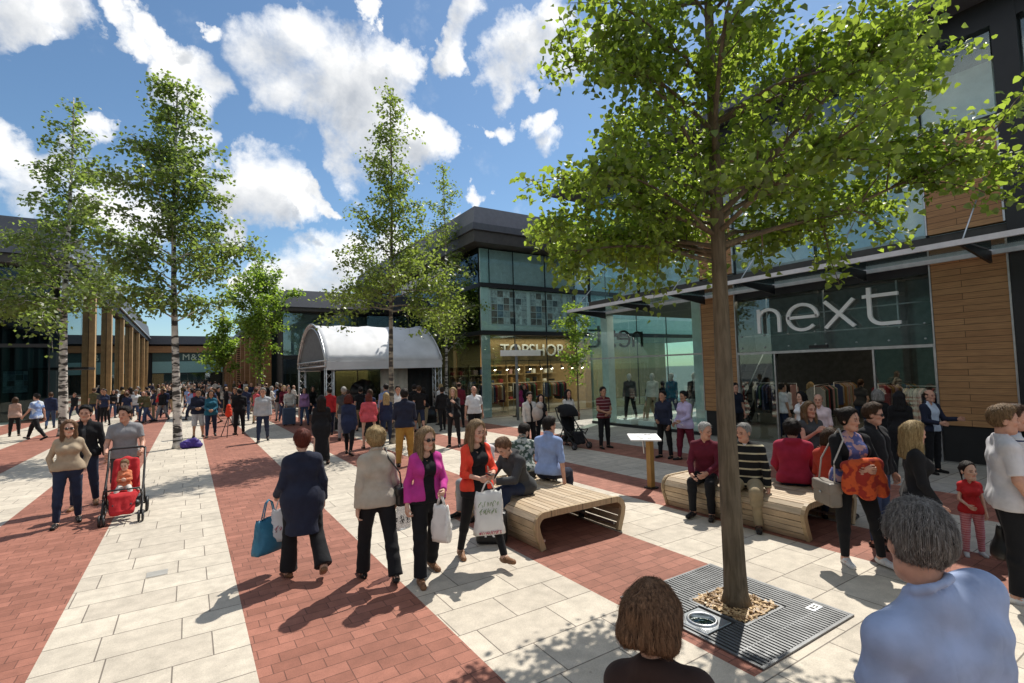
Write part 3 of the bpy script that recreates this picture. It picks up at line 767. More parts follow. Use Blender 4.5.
# ------------------------------------------------------------------ materials of the place
M = dict(
    dark=mat('dark_metal', (.018, .019, .021), .45, .3, var=.2), black=mat('black_paint', (.01, .01, .011), .5, var=.2),
    steel=mat('brushed_steel', (.5, .51, .52), .35, .9, var=.12, nscale=12), grey=mat('grey_cladding', (.15, .15, .17), .65, .0, var=.1),
    slate=mat('slate_metal_roof', (.075, .08, .095), .6, .0, var=.12), pale=mat('pale_teal_fin', (.56, .68, .66), .3, var=.08),
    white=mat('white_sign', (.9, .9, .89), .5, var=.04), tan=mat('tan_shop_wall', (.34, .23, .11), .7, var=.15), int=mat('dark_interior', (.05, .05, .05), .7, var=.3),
    ifloor=mat('shop_floor', (.2, .19, .17), .35, var=.15), blind=mat('pale_blind', (.62, .68, .67), .7, var=.1), soffit=mat('soffit', (.05, .045, .04), .6, var=.2),
    greywall=mat('grey_wall', (.2, .21, .21), .7, var=.15), teal=mat('teal_panel', (.03, .075, .07), .3, var=.15),
    lamp=mat('lit_lamp', (1, .82, .55), .5, var=0, emit=14), lampw=mat('lit_lamp_white', (1, .95, .85), .5, var=0, emit=6),
    cream=mat('cream_stone', (.5, .4, .26), .7, var=.15, bump=.2), conc=mat('concrete', (.3, .29, .27), .8, var=.15, bump=.2),
)
M['cedar'] = wood('cedar_boards', (.42, .225, .095), (.34, .17, .068), .13, 'Z', 'Y')
M['cedar_y'] = wood('cedar_boards_front', (.42, .225, .09), (.34, .165, .065), .13, 'Z', 'X')
M['bench'] = wood('bench_slats', (.4, .25, .12), (.3, .18, .085), .5, 'X', 'Y', .5)
M['bench_edge'] = wood('bench_rib', (.46, .34, .2), (.38, .27, .15), .5, 'X', 'Y', .5)
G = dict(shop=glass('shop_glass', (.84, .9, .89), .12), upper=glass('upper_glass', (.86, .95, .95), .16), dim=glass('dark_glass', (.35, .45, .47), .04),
         clear=glass('clear_glass', (.88, .95, .93), .03))

# ------------------------------------------------------------------ ground
b = MB(); b.add([(-900, -300, 0), (900, -300, 0), (900, 1500, 0), (-900, 1500, 0)], [(0, 1, 2, 3)])
struct('ground', b, mat('ground_tarmac', (.12, .115, .11), .9, var=.2, nscale=.5, bump=.2))
WHITE = paving('pale_slabs', (.585, .52, .425), (.5, .44, .36), (.2, .17, .14), .72, .445, .18, 3.46 - .445 * 8, off=.38, squash=.8, sqf=3)
RED = paving('red_blocks', (.36, .15, .105), (.26, .105, .072), (.15, .066, .048), .28, .14, .05, .03, off=.5, jsize=.004, squash=.7, sqf=3)
GREYP = paving('grey_slabs', (.44, .41, .36), (.36, .335, .3), (.09, .08, .07), .6, .445, .3, .1, off=.4)
EDGE = [-30, -9.6, -8.2, -6.75, -5.3, -3.88, -2.43, -1.0, .44, 1.89, 3.35, 4.83, 6.27, 7.45, 9.02, 10.4, 13.4]
for i in range(len(EDGE) - 1):
    b = MB(); y0, y1 = (2.2 if i == 10 else -12), 112
    b.add([(EDGE[i], y0, .004), (EDGE[i + 1], y0, .004), (EDGE[i + 1], y1, .004), (EDGE[i], y1, .004)], [(0, 1, 2, 3)])
    red = i % 2 == 0 and 2 <= i <= 14
    struct('red_paving' if red else 'pale_paving', b, RED if red else (GREYP if i == len(EDGE) - 2 else WHITE))
b = MB(); b.add([(EDGE[10], -12, .004), (EDGE[11], -12, .004), (EDGE[11], 2.2, .004), (EDGE[10], 2.2, .004)], [(0, 1, 2, 3)]); struct('pale_paving', b, WHITE)
b = MB(); b.add([(13.4, 15.2, .004), (40, 15.2, .004), (40, 20.3, .004), (13.4, 20.3, .004)], [(0, 1, 2, 3)])
struct('alley_paving', b, GREYP)

def wloc(o):
    v = Vector((0, 0, 0))
    while o is not None: v = v + o.location; o = o.parent
    return v
def part(name, m, par, fn, bevel=0):
    mb = MB(wloc(par)); fn(mb); return mb.build(name, m, par, bevel)
def pbox(name, m, par, *a, bevel=0): return part(name, m, par, lambda q: q.box(*a), bevel)

# ------------------------------------------------------------------ lettering as solid strokes
def stroke_letters(org, right, up, out, polys, width, depth, m, name, joint=True):
    """letters drawn as thick strokes: polys = list of 2D polylines"""
    R, U, O = Vector(right), Vector(up), Vector(out); org = Vector(org); mb = MB(org)
    for pi_, pl in enumerate(polys):
        L_, R_ = [], []; zo = O * (.003 * pi_)
        n = len(pl)
        for i, (x, y) in enumerate(pl):
            x0, y0 = pl[max(i - 1, 0)]; x1, y1 = pl[min(i + 1, n - 1)]
            dx, dy = x1 - x0, y1 - y0; l = math.hypot(dx, dy) or 1
            nx, ny = -dy / l * width / 2, dx / l * width / 2
            L_.append((x + nx, y + ny)); R_.append((x - nx, y - ny))
        for i in range(n - 1):
            quad = [L_[i], L_[i + 1], R_[i + 1], R_[i]]
            pts = [org + zo + R * q[0] + U * q[1] for q in quad]
            mb.prism(pts, (0, 0, 0), O * depth)
    return mb.build(name, m)
def arc(cx, cy, r, a0, a1, n=14, ry=None):
    return [(cx + r * math.cos(rad(a0 + (a1 - a0) * i / n)), cy + (ry or r) * math.sin(rad(a0 + (a1 - a0) * i / n))) for i in range(n + 1)]
NEXT = [[(.03, 0), (.03, .66)], [(.03, .36)] + arc(.28, .38, .25, 175, 0, 12) + [(.53, 0)],
        [(.74, .335), (1.39, .335)] + arc(1.065, .335, .325, 0, 318, 22), [(1.56, .0), (2.13, .66)], [(2.13, 0), (1.56, .66)],
        [(2.42, .86), (2.42, .24)] + arc(2.65, .235, .23, 180, 275, 9) + [(2.95, .01)], [(2.3, .66), (2.93, .66)]]
FONTS = {}
def text_sign(name, txt, loc, size, rot, m, depth=.03, spacing=1.0, thick=0.0):
    cu = bpy.data.curves.new(name, 'FONT'); cu.body = txt; cu.size = size; cu.extrude = depth; cu.space_character = spacing; cu.align_x = 'LEFT'; cu.offset = thick
    o = bpy.data.objects.new(name, cu)
    C.objects.link(o); o.location = loc; o.rotation_euler = rot
    bpy.context.view_layer.update()
    dg = bpy.context.evaluated_depsgraph_get(); me = bpy.data.meshes.new_from_object(o.evaluated_get(dg))
    bpy.data.objects.remove(o)
    o2 = link_mesh(name, me, m); me.materials.clear(); me.materials.append(m); o2.location = loc; o2.rotation_euler = rot
    return o2

# ------------------------------------------------------------------ the shop on the right
X0 = 13.4
nb = thing('shop_building', 'cedar clad and glass shop with steel canopy on the right of the plaza', 'building', (X0, 6, 0))
pbox('floor', M['ifloor'], nb, X0, 21, -4, 15.2, .0, .03)
pbox('back_wall', M['int'], nb, 21, 21.3, -4, 15.2, 0, 9.3)
pbox('floor_slab', M['soffit'], nb, X0 + .05, 21, -4, 15.2, 4.34, 4.8)
pbox('side_wall', M['black'], nb, X0 - .1, 21, -4.3, -4, 0, 9.3)
for z0, z1 in ((.78, 4.3), (4.83, 6.78)):
    for y0, y1 in ((2.97, 4.17), (8.82, 9.95)):
        pbox('wood_panel', M['cedar'], nb, X0 - .02, X0 + .16, y0, y1, z0, z1)
        pbox('panel_edge', M['steel'], nb, X0 - .035, X0 + .1, y0 - .035, y0 - .003, z0, z1); pbox('panel_edge', M['steel'], nb, X0 - .035, X0 + .1, y1 + .003, y1 + .03, z0, z1)
for y0, y1 in ((2.97, 4.17), (8.82, 9.95)): pbox('plinth', M['black'], nb, X0 + .02, X0 + .2, y0, y1, 0, .775)
pbox('corner_column', M['black'], nb, X0 - .06, X0 + .4, 2.55, 2.92, 0, 9.3)
pbox('lintel', M['dark'], nb, X0 + .03, X0 + .3, 4.21, 8.78, 4.02, 4.34)
pbox('fascia_backing', mat('fascia_backing', (.2, .215, .215), .4, var=.2), nb, X0 + .9, X0 + .96, 4.21, 8.78, 2.52, 4.02)
part('fascia_rail', M['steel'], nb, lambda q: [q.tube([(X0 + .25, 4.25, z), (X0 + .25, 8.75, z)], .022, 6) for z in (2.95, 3.45)] + [q.bar((X0 + .25, y, 2.9), (X0 + .25, y, 4.0), .03) for y in (4.9, 6.49, 8.0)])
for y0, y1 in ((4.22, 6.48), (6.5, 8.76)):
    f = pbox('fascia_glass', glass('fascia_glass', (.9, .945, .94), .1), nb, X0, X0 + .014, y0, y1, 2.5, 4.01)
    for y in (y0 + .12, y0 + .8, y1 - .8, y1 - .12):
        for z in (2.62, 2.95): part('fixing', M['steel'], f, lambda q: q.ball((X0 - .012, y, z), .024, 5))
for y0, y1 in ((4.22, 5.33), (7.72, 8.76)):
    pbox('shop_window', G['shop'], nb, X0, X0 + .014, y0, y1, .06, 2.49)
for y in (4.2, 5.35, 7.7, 8.78): pbox('door_post', M['steel'], nb, X0 - .02, X0 + .05, y - .02, y + .02, 0, 2.5)
pbox('door_head', M['steel'], nb, X0 - .03, X0 + .1, 4.22, 8.76, 2.43, 2.495)
pbox('door_sensor', M['black'], nb, X0 - .07, X0 - .03, 6.3, 6.75, 2.52, 2.6)
for k, (y0, y1) in enumerate(((9.99, 11.7), (11.72, 13.43), (13.45, 15.18))):
    pbox('shop_window', G['clear'], nb, X0, X0 + .014, y0, y1, .1, 4.2)
    pbox('window_sill', M['dark'], nb, X0 - .03, X0 + .05, y0, y1, .004, .1)
part('transom', M['steel'], nb, lambda q: q.box(X0 - .03, X0 + .03, 9.99, 15.2, 2.5, 2.55))
for k in range(3): pbox('side_window', G['clear'], nb, X0 + .05 + k * 2.2, X0 + 2.2 + k * 2.2, 15.2, 15.214, .1, 4.2)
part('corner_fin', M['pale'], nb, lambda q: q.box(X0 + .5, X0 + .85, 14.7, 15.05, 0.03, 4.3))
part('inner_fin', M['pale'], nb, lambda q: q.box(X0 + .3, X0 + .5, 10.1, 10.55, 0.03, 4.3))
# upper storey
for k, (y0, y1) in enumerate(((-3.9, -.7), (-.66, 2.53))):
    pbox('upper_window', G['upper'], nb, X0 + .1, X0 + .114, y0, y1, 4.9, 8.7); pbox('dark_shopfront', G['dim'], nb, X0 + .4, X0 + .42, y0, y1, .1, 4.2)
pbox('upper_window', G['upper'], nb, X0 + .06, X0 + .074, 2.97, 4.14, 7.0, 8.7)
pbox('upper_rail', M['black'], nb, X0, X0 + .2, 2.93, 4.2, 6.8, 7.0)
for y0, y1 in ((4.24, 6.5), (6.54, 8.78), (9.99, 12.55), (12.6, 15.18)): pbox('upper_window', G['upper'], nb, X0 + .06, X0 + .074, y0, y1, 4.86, 8.72)
for y in (4.2, 6.52, 8.8, 9.97, 12.57, 15.2): pbox('mullion', M['dark'], nb, X0 + .02, X0 + .14, y - .018, y + .018, 4.8, 8.74)
for k in range(3): pbox('side_upper_window', G['upper'], nb, X0 + .2 + k * 2.2, X0 + 2.3 + k * 2.2, 15.2, 15.214, 4.86, 8.72)
pbox('blind', M['blind'], nb, X0 + 1.4, X0 + 1.45, -3.5, 14.9, 4.85, 8.7)
pbox('upper_fascia', M['black'], nb, X0 - .05, 21.3, -4.3, 15.26, 8.76, 9.3)
pbox('roof', M['slate'], nb, X0 - .75, 22, -5, 16.4, 9.304, 9.62)
def canopy(q):
    q.bar((11.55, -3.6, 4.24), (11.55, 14.2, 4.24), .07, .1)
    q.bar((X0 - .12, -3.6, 4.24), (X0 - .12, 14.2, 4.24), .07, .1)
    q.bar((11.585, 14.16, 4.24), (X0 - .155, 14.16, 4.24), .06, .09)
part('canopy_frame', mat('canopy_grey', (.6, .61, .63), .4, .0, var=.1), nb, canopy)
for k in range(9):
    y = -3.4 + 2.18 * k
    part('canopy_bracket', M['dark'], nb, lambda q: q.prism([(11.59, y, 4.26), (11.59, y, 4.2), (X0 - .16, y, 4.02), (X0 - .16, y, 4.26)], (0, 0, 0), (0, .05, 0)))
    part('tie_rod', M['steel'], nb, lambda q: q.tube([(11.75, y + .025, 4.3), (X0 + .03, y + .025, 5.9)], .014, 6))
for k in range(8):
    y = -3.34 + 2.18 * k
    pbox('canopy_glass', glass('canopy_glass', (.6, .72, .72), .1), nb, 11.6, X0 - .17, y, y + 2.1, 4.275, 4.29)
# signs
s = stroke_letters((X0 - .1, 8.04, 3.0), (0, -1.13, 0), (0, 0, 1.0), (-1, 0, 0), NEXT, .078, .06, M['white'], 'shop_sign')
tag(s, 'large white lowercase four letter sign on the glass fascia over the open doorway', 'sign')
s = stroke_letters((X0 + 3.1, 15.26, 3.02), (-1.03, 0, 0), (0, 0, 1.0), (0, 1, 0), NEXT, .085, .06, mat('bronze_sign', (.012, .012, .012), .4, .0), 'shop_sign')
tag(s, 'black lowercase sign seen reversed through the glass corner of the shop', 'sign')
# inside the shop
def lamp_area(name, loc, sx, sy, e, col=(1, .85, .62)):
    l = bpy.data.lights.new(name, 'AREA'); l.shape = 'RECTANGLE'; l.size = sx; l.size_y = sy; l.energy = e; l.color = col
    o = bpy.data.objects.new(name, l); C.objects.link(o); o.location = loc; return o
def spots(pts, size=.05, grp='ceiling lights in the shops', where='cedar clad shop', m=None):
    for i, p in enumerate(pts):
        t = thing('ceiling_light', f'small lit round ceiling light inside the {where}', 'light', p, 0, grp)
        part('housing', M['black'], t, lambda q: q.tube([(p[0], p[1], p[2] + .12), (p[0], p[1], p[2])], size, 10))
        part('lamp', m or M['lamp'], t, lambda q: q.tube([(p[0], p[1], p[2] - .004), (p[0], p[1], p[2] - .02)], size * .8, 10))
spots([(X0 + 1.6 + 1.7 * i, 5.2 + j * 1.3, 3.9) for i in range(4) for j in range(3)])
lamp_area('shop_light', (16.8, 6.5, 4.2), 5, 3, 32)
lamp_area('shop_window_light', (15.6, 12.6, 4.25), 3, 4, 40, (1, .93, .8))
GARM = [cloth('garment%d' % i, c) for i, c in enumerate([(.3, .04, .05), (.05, .07, .15), (.45, .42, .36), (.03, .03, .035), (.35, .2, .08), (.1, .17, .12), (.5, .3, .3)])]
def rail(x, y, lab, seed, ang=0):
    R = random.Random(seed)
    t = thing('clothes_rail', lab, 'clothes rail', (x, y, .03), ang)
    mb = MB(); mb.tube([(-.75, 0, 0), (-.75, 0, 1.45), (.75, 0, 1.45), (.75, 0, 0)], .018, 6); mb.bar((-.75, -.3, .02), (-.75, .3, .02), .03); mb.bar((.75, -.3, .02), (.75, .3, .02), .03)
    mb.build('rail_frame', M['steel'], t)
    x = -.66
    while x < .66:
        mb = MB(); L_ = R.uniform(.6, .95); w = R.uniform(.2, .25)
        mb.add([(x, -w * .5, 1.4), (x, w * .5, 1.4), (x, w, 1.3), (x + R.uniform(-.03, .03), w, 1.4 - L_), (x, -w, 1.4 - L_), (x, -w, 1.3)] +
               [(x + .05, -w * .5, 1.4), (x + .05, w * .5, 1.4), (x + .06, w, 1.3), (x + .07, w, 1.4 - L_), (x + .06, -w, 1.4 - L_), (x + .06, -w, 1.3)],
               [(5, 4, 3, 2, 1, 0), (6, 7, 8, 9, 10, 11)] + [(i, (i + 1) % 6, 6 + (i + 1) % 6, 6 + i) for i in range(6)])
        mb.build('garment', R.choice(GARM), t); x += .12
    return t
rail(16.2, 7.9, 'rail of mixed clothes inside the doorway, nearest its left post', 1, .2)
rail(17.8, 6.6, 'rail of clothes deep inside the doorway at its centre', 2, -.2)
rail(15.8, 4.9, 'rail of clothes behind the window right of the doorway', 3, 1.4)
rail(18.6, 8.4, 'rail of clothes furthest inside at the left of the doorway', 4, .1)
rail(17.0, 9.8, 'rail of clothes behind the cedar pier inside the shop', 5, 1.5)
rail(16.8, 11.2, 'rail of clothes behind the mannequins in the glass corner', 6, .3)
t = thing('staircase', 'dark steel staircase rising inside the glass corner of the shop', 'staircase', (17.5, 10.9, .03))
part('stringer', M['black'], t, lambda q: (q.bar((16.4, 10.5, .2), (19.8, 10.5, 4.3), .06, .28), q.bar((16.4, 11.6, .2), (19.8, 11.6, 4.3), .06, .28)))
part('tread', M['dark'], t, lambda q: [q.box(16.5 + i * .22, 16.76 + i * .22, 10.54, 11.56, .27 + i * .265, .31 + i * .265) for i in range(15)])
part('handrail', M['steel'], t, lambda q: q.tube([(16.3, 10.5, 1.1), (19.8, 10.5, 5.0)], .025, 6))

# ------------------------------------------------------------------ shop at the end of the alley
Y1 = 20.3; XL = 11.33
tb = thing('shop_building', 'three storey teal glass shop with tan ground floor and slate eave', 'building', (16, Y1, 0))
pbox('floor', M['ifloor'], tb, XL + .1, 30, Y1 + .05, 26, 0, .03)
pbox('back_wall', M['tan'], tb, XL + .1, 30, 25.6, 25.8, 0, 3.9)
pbox('bulkhead', M['tan'], tb, XL + .55, 18.2, 21.0, 21.12, 2.45, 3.84)
pbox('bulkhead', M['tan'], tb, 18.2, 18.35, 20.6, 21.1, .03, 3.84)
pbox('core', M['int'], tb, XL + .15, 30, 26, 37.8, 0, 9)
for z in (3.84, 6.08): pbox('floor_slab', M['black'], tb, XL - .02, 30, Y1 - .05, 26, z, z + .2)
part('corner_fin', M['pale'], tb, lambda q: [q.box(XL + .06, XL + .5, Y1 + .03, Y1 + .12, z0, z1) for z0, z1 in ((.03, 3.83), (4.05, 6.07), (6.29, 7.9))])
xs = [XL + .02, 13.2, 15.1, 17.0, 19.2, 21.5, 24, 27, 30]
for i in range(8):
    pbox('shop_window', G['shop'], tb, xs[i] + .012, xs[i + 1] - .012, Y1, Y1 + .014, .06, 3.83)
    pbox('middle_window', glass('mid_glass', (.92, .99, .98), .08), tb, xs[i] + .012, xs[i + 1] - .012, Y1, Y1 + .014, 4.05, 6.07)
    pbox('upper_window', G['upper'], tb, xs[i] + .012, xs[i + 1] - .012, Y1, Y1 + .014, 6.29, 7.95)
    pbox('mullion', M['dark'], tb, xs[i + 1] - .012, xs[i + 1] + .012, Y1 - .01, Y1 + .05, .06, 7.95)
    pbox('spandrel', M['pale'], tb, xs[i] + .06, xs[i + 1] - .06, Y1 + .04, Y1 + .07, 4.06, 4.3)
pbox('blind', M['blind'], tb, XL + .6, 30, Y1 + .09, Y1 + .12, 6.32, 7.9)
pbox('blind_backing', mat('window_film', (.74, .82, .81), .6, var=.08), tb, XL + .55, 30, Y1 + .13, Y1 + .16, 4.06, 6.05)
pbox('soffit', M['soffit'], tb, XL - .65, 31, Y1 - .75, 38.6, 7.97, 8.5)
pbox('eave', M['slate'], tb, XL - .75, 31.1, Y1 - .85, 38.7, 8.504, 8.8)
part('roof', M['grey'], tb, lambda q: q.add([(XL - .68, Y1 - .78, 8.804), (31, Y1 - .78, 8.804), (31, 38.6, 8.804), (XL - .68, 38.6, 8.804), (XL - .52, Y1 - .62, 9.62), (31, Y1 - .62, 9.62), (31, 38.4, 9.62), (XL - .52, 38.4, 9.62)],
     [(0, 1, 5, 4), (1, 2, 6, 5), (2, 3, 7, 6), (3, 0, 4, 7), (4, 5, 6, 7)]))
for k in range(7):
    y0 = Y1 + .15 + k * 2.5
    pbox('side_window', G['dim'], tb, XL, XL + .014, y0, y0 + 2.45, .06, 3.83); pbox('side_upper_window', glass('blue_glass', (.2, .3, .4), .12), tb, XL, XL + .014, y0, y0 + 2.45, 4.05, 7.95)
def poster_mat():
    m = bpy.data.materials.new('photo_grid'); N, L = nodes_of(m); b_ = N['Principled BSDF']; b_.inputs['Roughness'].default_value = .5
    tc = N.new('ShaderNodeTexCoord'); mp = N.new('ShaderNodeMapping'); mp.inputs['Scale'].default_value = (2.9, 1, 3.1); L.new(tc.outputs['Object'], mp.inputs[0])
    fl = N.new('ShaderNodeVectorMath'); fl.operation = 'FLOOR'; L.new(mp.outputs[0], fl.inputs[0]); wn = N.new('ShaderNodeTexWhiteNoise'); L.new(fl.outputs[0], wn.inputs['Vector'])
    nz = N.new('ShaderNodeTexNoise'); nz.inputs['Scale'].default_value = 5; L.new(tc.outputs['Object'], nz.inputs['Vector'])
    cr = N.new('ShaderNodeValToRGB'); cr.color_ramp.interpolation = 'CONSTANT'
    e = cr.color_ramp.elements; e[0].position = 0; e[0].color = (.6, .66, .66, 1); e[1].position = .3; e[1].color = (.12, .12, .13, 1)
    for p_, c_ in ((.42, (.4, .45, .46)), (.55, (.2, .17, .15)), (.66, (.5, .54, .55)), (.78, (.2, .27, .33)), (.88, (.33, .27, .24))):
        q = e.new(p_); q.color = (*c_, 1)
    L.new(wn.outputs['Value'], cr.inputs[0])
    mr = N.new('ShaderNodeMapRange'); mr.inputs[1].default_value = .35; mr.inputs[2].default_value = .65; mr.inputs[3].default_value = .55; mr.inputs[4].default_value = 1.25; L.new(nz.outputs['Fac'], mr.inputs[0])
    sc = N.new('ShaderNodeVectorMath'); sc.operation = 'SCALE'; L.new(cr.outputs[0], sc.inputs[0]); L.new(mr.outputs[0], sc.inputs['Scale'])
    fr = N.new('ShaderNodeVectorMath'); fr.operation = 'FRACTION'; L.new(mp.outputs[0], fr.inputs[0]); sp = N.new('ShaderNodeSeparateXYZ'); L.new(fr.outputs[0], sp.inputs[0])
    c1 = N.new('ShaderNodeMath'); c1.operation = 'LESS_THAN'; c1.inputs[1].default_value = .09; L.new(sp.outputs[0], c1.inputs[0]); c2 = N.new('ShaderNodeMath'); c2.operation = 'LESS_THAN'; c2.inputs[1].default_value = .09; L.new(sp.outputs[2], c2.inputs[0])
    mxm = N.new('ShaderNodeMath'); mxm.operation = 'MAXIMUM'; L.new(c1.outputs[0], mxm.inputs[0]); L.new(c2.outputs[0], mxm.inputs[1])
    mx = N.new('ShaderNodeMix'); mx.data_type = 'RGBA'; L.new(mxm.outputs[0], mx.inputs[0]); L.new(sc.outputs[0], mx.inputs[6]); mx.inputs[7].default_value = (.6, .66, .66, 1)
    L.new(mx.outputs[2], b_.inputs['Base Color']); return m
PM = poster_mat()
for (x0, x1, w_) in ((11.95, 14.0, 'beside the pale corner fin'), (14.2, 16.3, 'second from the pale corner fin'), (16.5, 18.6, 'furthest from the corner')):
    mb = MB((x0, Y1 + .1, 4.35)); mb.box(x0, x1, Y1 + .1, Y1 + .115, 4.35, 5.98)
    tag(mb.build('window_poster', PM, None), f'sheet of small photographs in first floor window, {w_}', 'poster', 'posters of small photographs in the first floor windows')
s = text_sign('shop_sign', 'TOPSHOP', (12.72, 20.93, 2.86), .86, (rad(90), 0, 0), M['white'], .03, 1.02)
tag(s, 'white seven letter sign on tan wall behind the ground floor glass', 'sign')
s = text_sign('shop_sign', 'RIVER ISLAND', (XL - .07, 30.2, 7.0), 1.0, (rad(90), 0, rad(-90)), M['white'], .05, 1.0)
tag(s, 'white two word sign high on side wall, half hidden by birch leaves', 'sign')
# track of spotlights under the bulkhead
for i in range(9):
    x = 12.3 + i * .68
    t = thing('track_spotlight', 'small black spotlight hanging in the row below the white letters on tan', 'spotlight', (x, 20.85, 2.3), 0, 'spotlights hanging under the white letters on tan')
    part('stem', M['black'], t, lambda q: q.tube([(x, 20.85, 2.62), (x, 20.85, 2.36)], .012, 6))
    part('shade', M['black'], t, lambda q: q.tube([(x, 20.85, 2.36), (x + .02, 20.78, 2.2)], [.04, .07], 10))
    part('lamp', M['lamp'], t, lambda q: q.tube([(x + .02, 20.778, 2.197), (x + .021, 20.774, 2.189)], .055, 10))
part('light_track', M['black'], tb, lambda q: q.bar((12.0, 20.85, 2.63), (18.1, 20.85, 2.63), .03))
lamp_area('shop_light', (15, 23, 3.7), 7, 3, 150, (1, .8, .52))
lamp_area('shop_light', (22.5, 23, 3.7), 6, 3, 150, (1, .8, .52))
lamp_area('sign_light', (14.8, 20.62, 3.75), 6, .3, 28, (1, .85, .6))
for i in range(6):
    x = 12.6 + i * 1.25
    t = thing('display_shelf', ['tan display shelf with bags against the lit back wall', 'lit shelf stacked with folded clothes at the back'][i % 2] + ', ' + ['left end', 'second along', 'third along', 'fourth along', 'fifth along', 'right end'][i], 'shelf', (x, 25.3, .03), 0, 'shelves on the back wall of the tan shop')
    part('shelf_frame', mat('shelf_wood', (.45, .33, .18), .6), t, lambda q: [q.box(x - .55, x + .55, 25.2, 25.58, z, z + .04) for z in (.4, .9, 1.4, 1.9, 2.4)] + [q.box(x - .58, x - .55, 25.2, 25.58, .03, 2.5)])
    for j in range(8):
        RR = random.Random(i * 20 + j); z = .44 + .5 * (j % 4); xx = x - .4 + .5 * (j // 4) + RR.uniform(-.05, .1)
        pbox('goods', RNG.choice(GARM + [M['white']]), t, xx, xx + RR.uniform(.15, .3), 25.25, 25.5, z + .002, z + RR.uniform(.12, .3), bevel=.02)
for i, (x, y) in enumerate(((12.9, 22.2), (15.2, 22.6), (17.0, 22.3))): rail(x, y, ['rail of clothes in the tan ground floor window nearest the corner', 'rail of clothes in the middle of the tan ground floor window', 'rail of clothes at the right of the tan ground floor window'][i], 10 + i, .1)

# ------------------------------------------------------------------ slate roofed block behind the marquee
mbd = thing('shop_building', 'long low slate roofed glass shop behind the marquee', 'building', (9, 40, 0))
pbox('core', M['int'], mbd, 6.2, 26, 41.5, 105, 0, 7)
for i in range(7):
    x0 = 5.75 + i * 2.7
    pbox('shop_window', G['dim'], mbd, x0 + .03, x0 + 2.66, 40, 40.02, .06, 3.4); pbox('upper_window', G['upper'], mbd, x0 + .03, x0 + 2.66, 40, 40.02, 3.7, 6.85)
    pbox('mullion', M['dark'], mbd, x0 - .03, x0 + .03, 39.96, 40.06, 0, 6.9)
pbox('floor_slab', M['black'], mbd, 5.75, 26, 39.98, 41.4, 3.42, 3.68)
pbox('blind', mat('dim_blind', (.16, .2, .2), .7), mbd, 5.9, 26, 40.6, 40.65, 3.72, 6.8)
pbox('shop_interior', M['tan'], mbd, 9, 26, 41.3, 41.45, .03, 3.3)
lamp_area('shop_light', (11.5, 40.7, 3.2), 8, .8, 160, (1, .75, .4))
pbox('soffit', M['soffit'], mbd, 5.2, 27, 39.2, 106, 6.9, 7.18)
part('roof', M['slate'], mbd, lambda q: q.add([(5.1, 39.1, 7.184), (27, 39.1, 7.184), (27, 106, 7.184), (5.1, 106, 7.184), (5.75, 39.75, 8.5), (27, 39.75, 8.5), (27, 106, 8.5), (5.75, 106, 8.5)], [(0, 1, 5, 4), (1, 2, 6, 5), (3, 0, 4, 7), (4, 5, 6, 7), (2, 3, 7, 6)]))
for k in range(11):
    y = 46 + k * 5.6
    pbox('timber_column', M['cedar'], mbd, 5.2, 5.75, y, y + .9, 0, 6.9)
    pbox('shop_window', G['dim'], mbd, 5.78, 5.8, y + .95, y + 5.55, .06, 6.8)
spots([(7 + i * 1.2, 40.9, 3.1) for i in range(8)], .07, 'ceiling lights in the shops', 'shop behind the marquee')

# ------------------------------------------------------------------ glass and timber shop on the left
lb = thing('shop_building', 'tall glass shop with timber columns and dark sloping roof on the left', 'building', (-6, 38.5, 0))
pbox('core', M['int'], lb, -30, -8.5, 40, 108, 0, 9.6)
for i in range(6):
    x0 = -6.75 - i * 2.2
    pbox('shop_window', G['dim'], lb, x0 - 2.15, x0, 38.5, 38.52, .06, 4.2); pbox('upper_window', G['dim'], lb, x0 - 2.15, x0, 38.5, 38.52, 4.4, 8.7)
    pbox('mullion', M['dark'], lb, x0, x0 + .05, 38.45, 38.55, 0, 8.8)
pbox('floor_slab', M['black'], lb, -30, -6.6, 38.46, 40, 4.2, 4.4)
pbox('soffit', M['soffit'], lb, -30, -5.9, 37.6, 109, 8.8, 9.3)
part('roof', M['slate'], lb, lambda q: q.add([(-30, 37.4, 9.304), (-5.8, 37.4, 9.304), (-5.8, 109, 9.304), (-30, 109, 9.304), (-30, 38.2, 11.5), (-6.1, 38.2, 11.5), (-6.1, 109, 11.5), (-30, 109, 11.5)], [(0, 1, 5, 4), (1, 2, 6, 5), (4, 5, 6, 7), (2, 3, 7, 6)]))
part('gutter', mat('light_gutter', (.4, .42, .45), .4, .5), lb, lambda q: q.bar((-5.72, 37.4, 9.36), (-5.72, 109, 9.36), .14, .12))
for k, y in enumerate((48.5, 58, 68, 78, 88, 98, 106)):
    pbox('timber_column', mat('pale_timber', (.47, .3, .13), .6, var=.18, nscale=3), lb, -6.3, -5.95, y, y + .7, 0, 8.8)
for k in range(10):
    y = 38.6 + k * 6.9
    pbox('side_window', G['dim'], lb, -6.34, -6.32, y, y + 6.8, .06, 8.7)
pbox('door_canopy', M['black'], lb, -8.5, -5.6, 43.2, 46, 3.0, 3.15)
t = thing('display_screen', 'square poster screen behind the dark glass on the far left', 'screen', (-8.2, 38.8, 1.7))
pbox('frame', M['black'], t, -8.75, -7.6, 38.78, 38.86, 1.6, 2.95)
pbox('screen', PM, t, -8.68, -7.67, 38.765, 38.778, 1.67, 2.88)

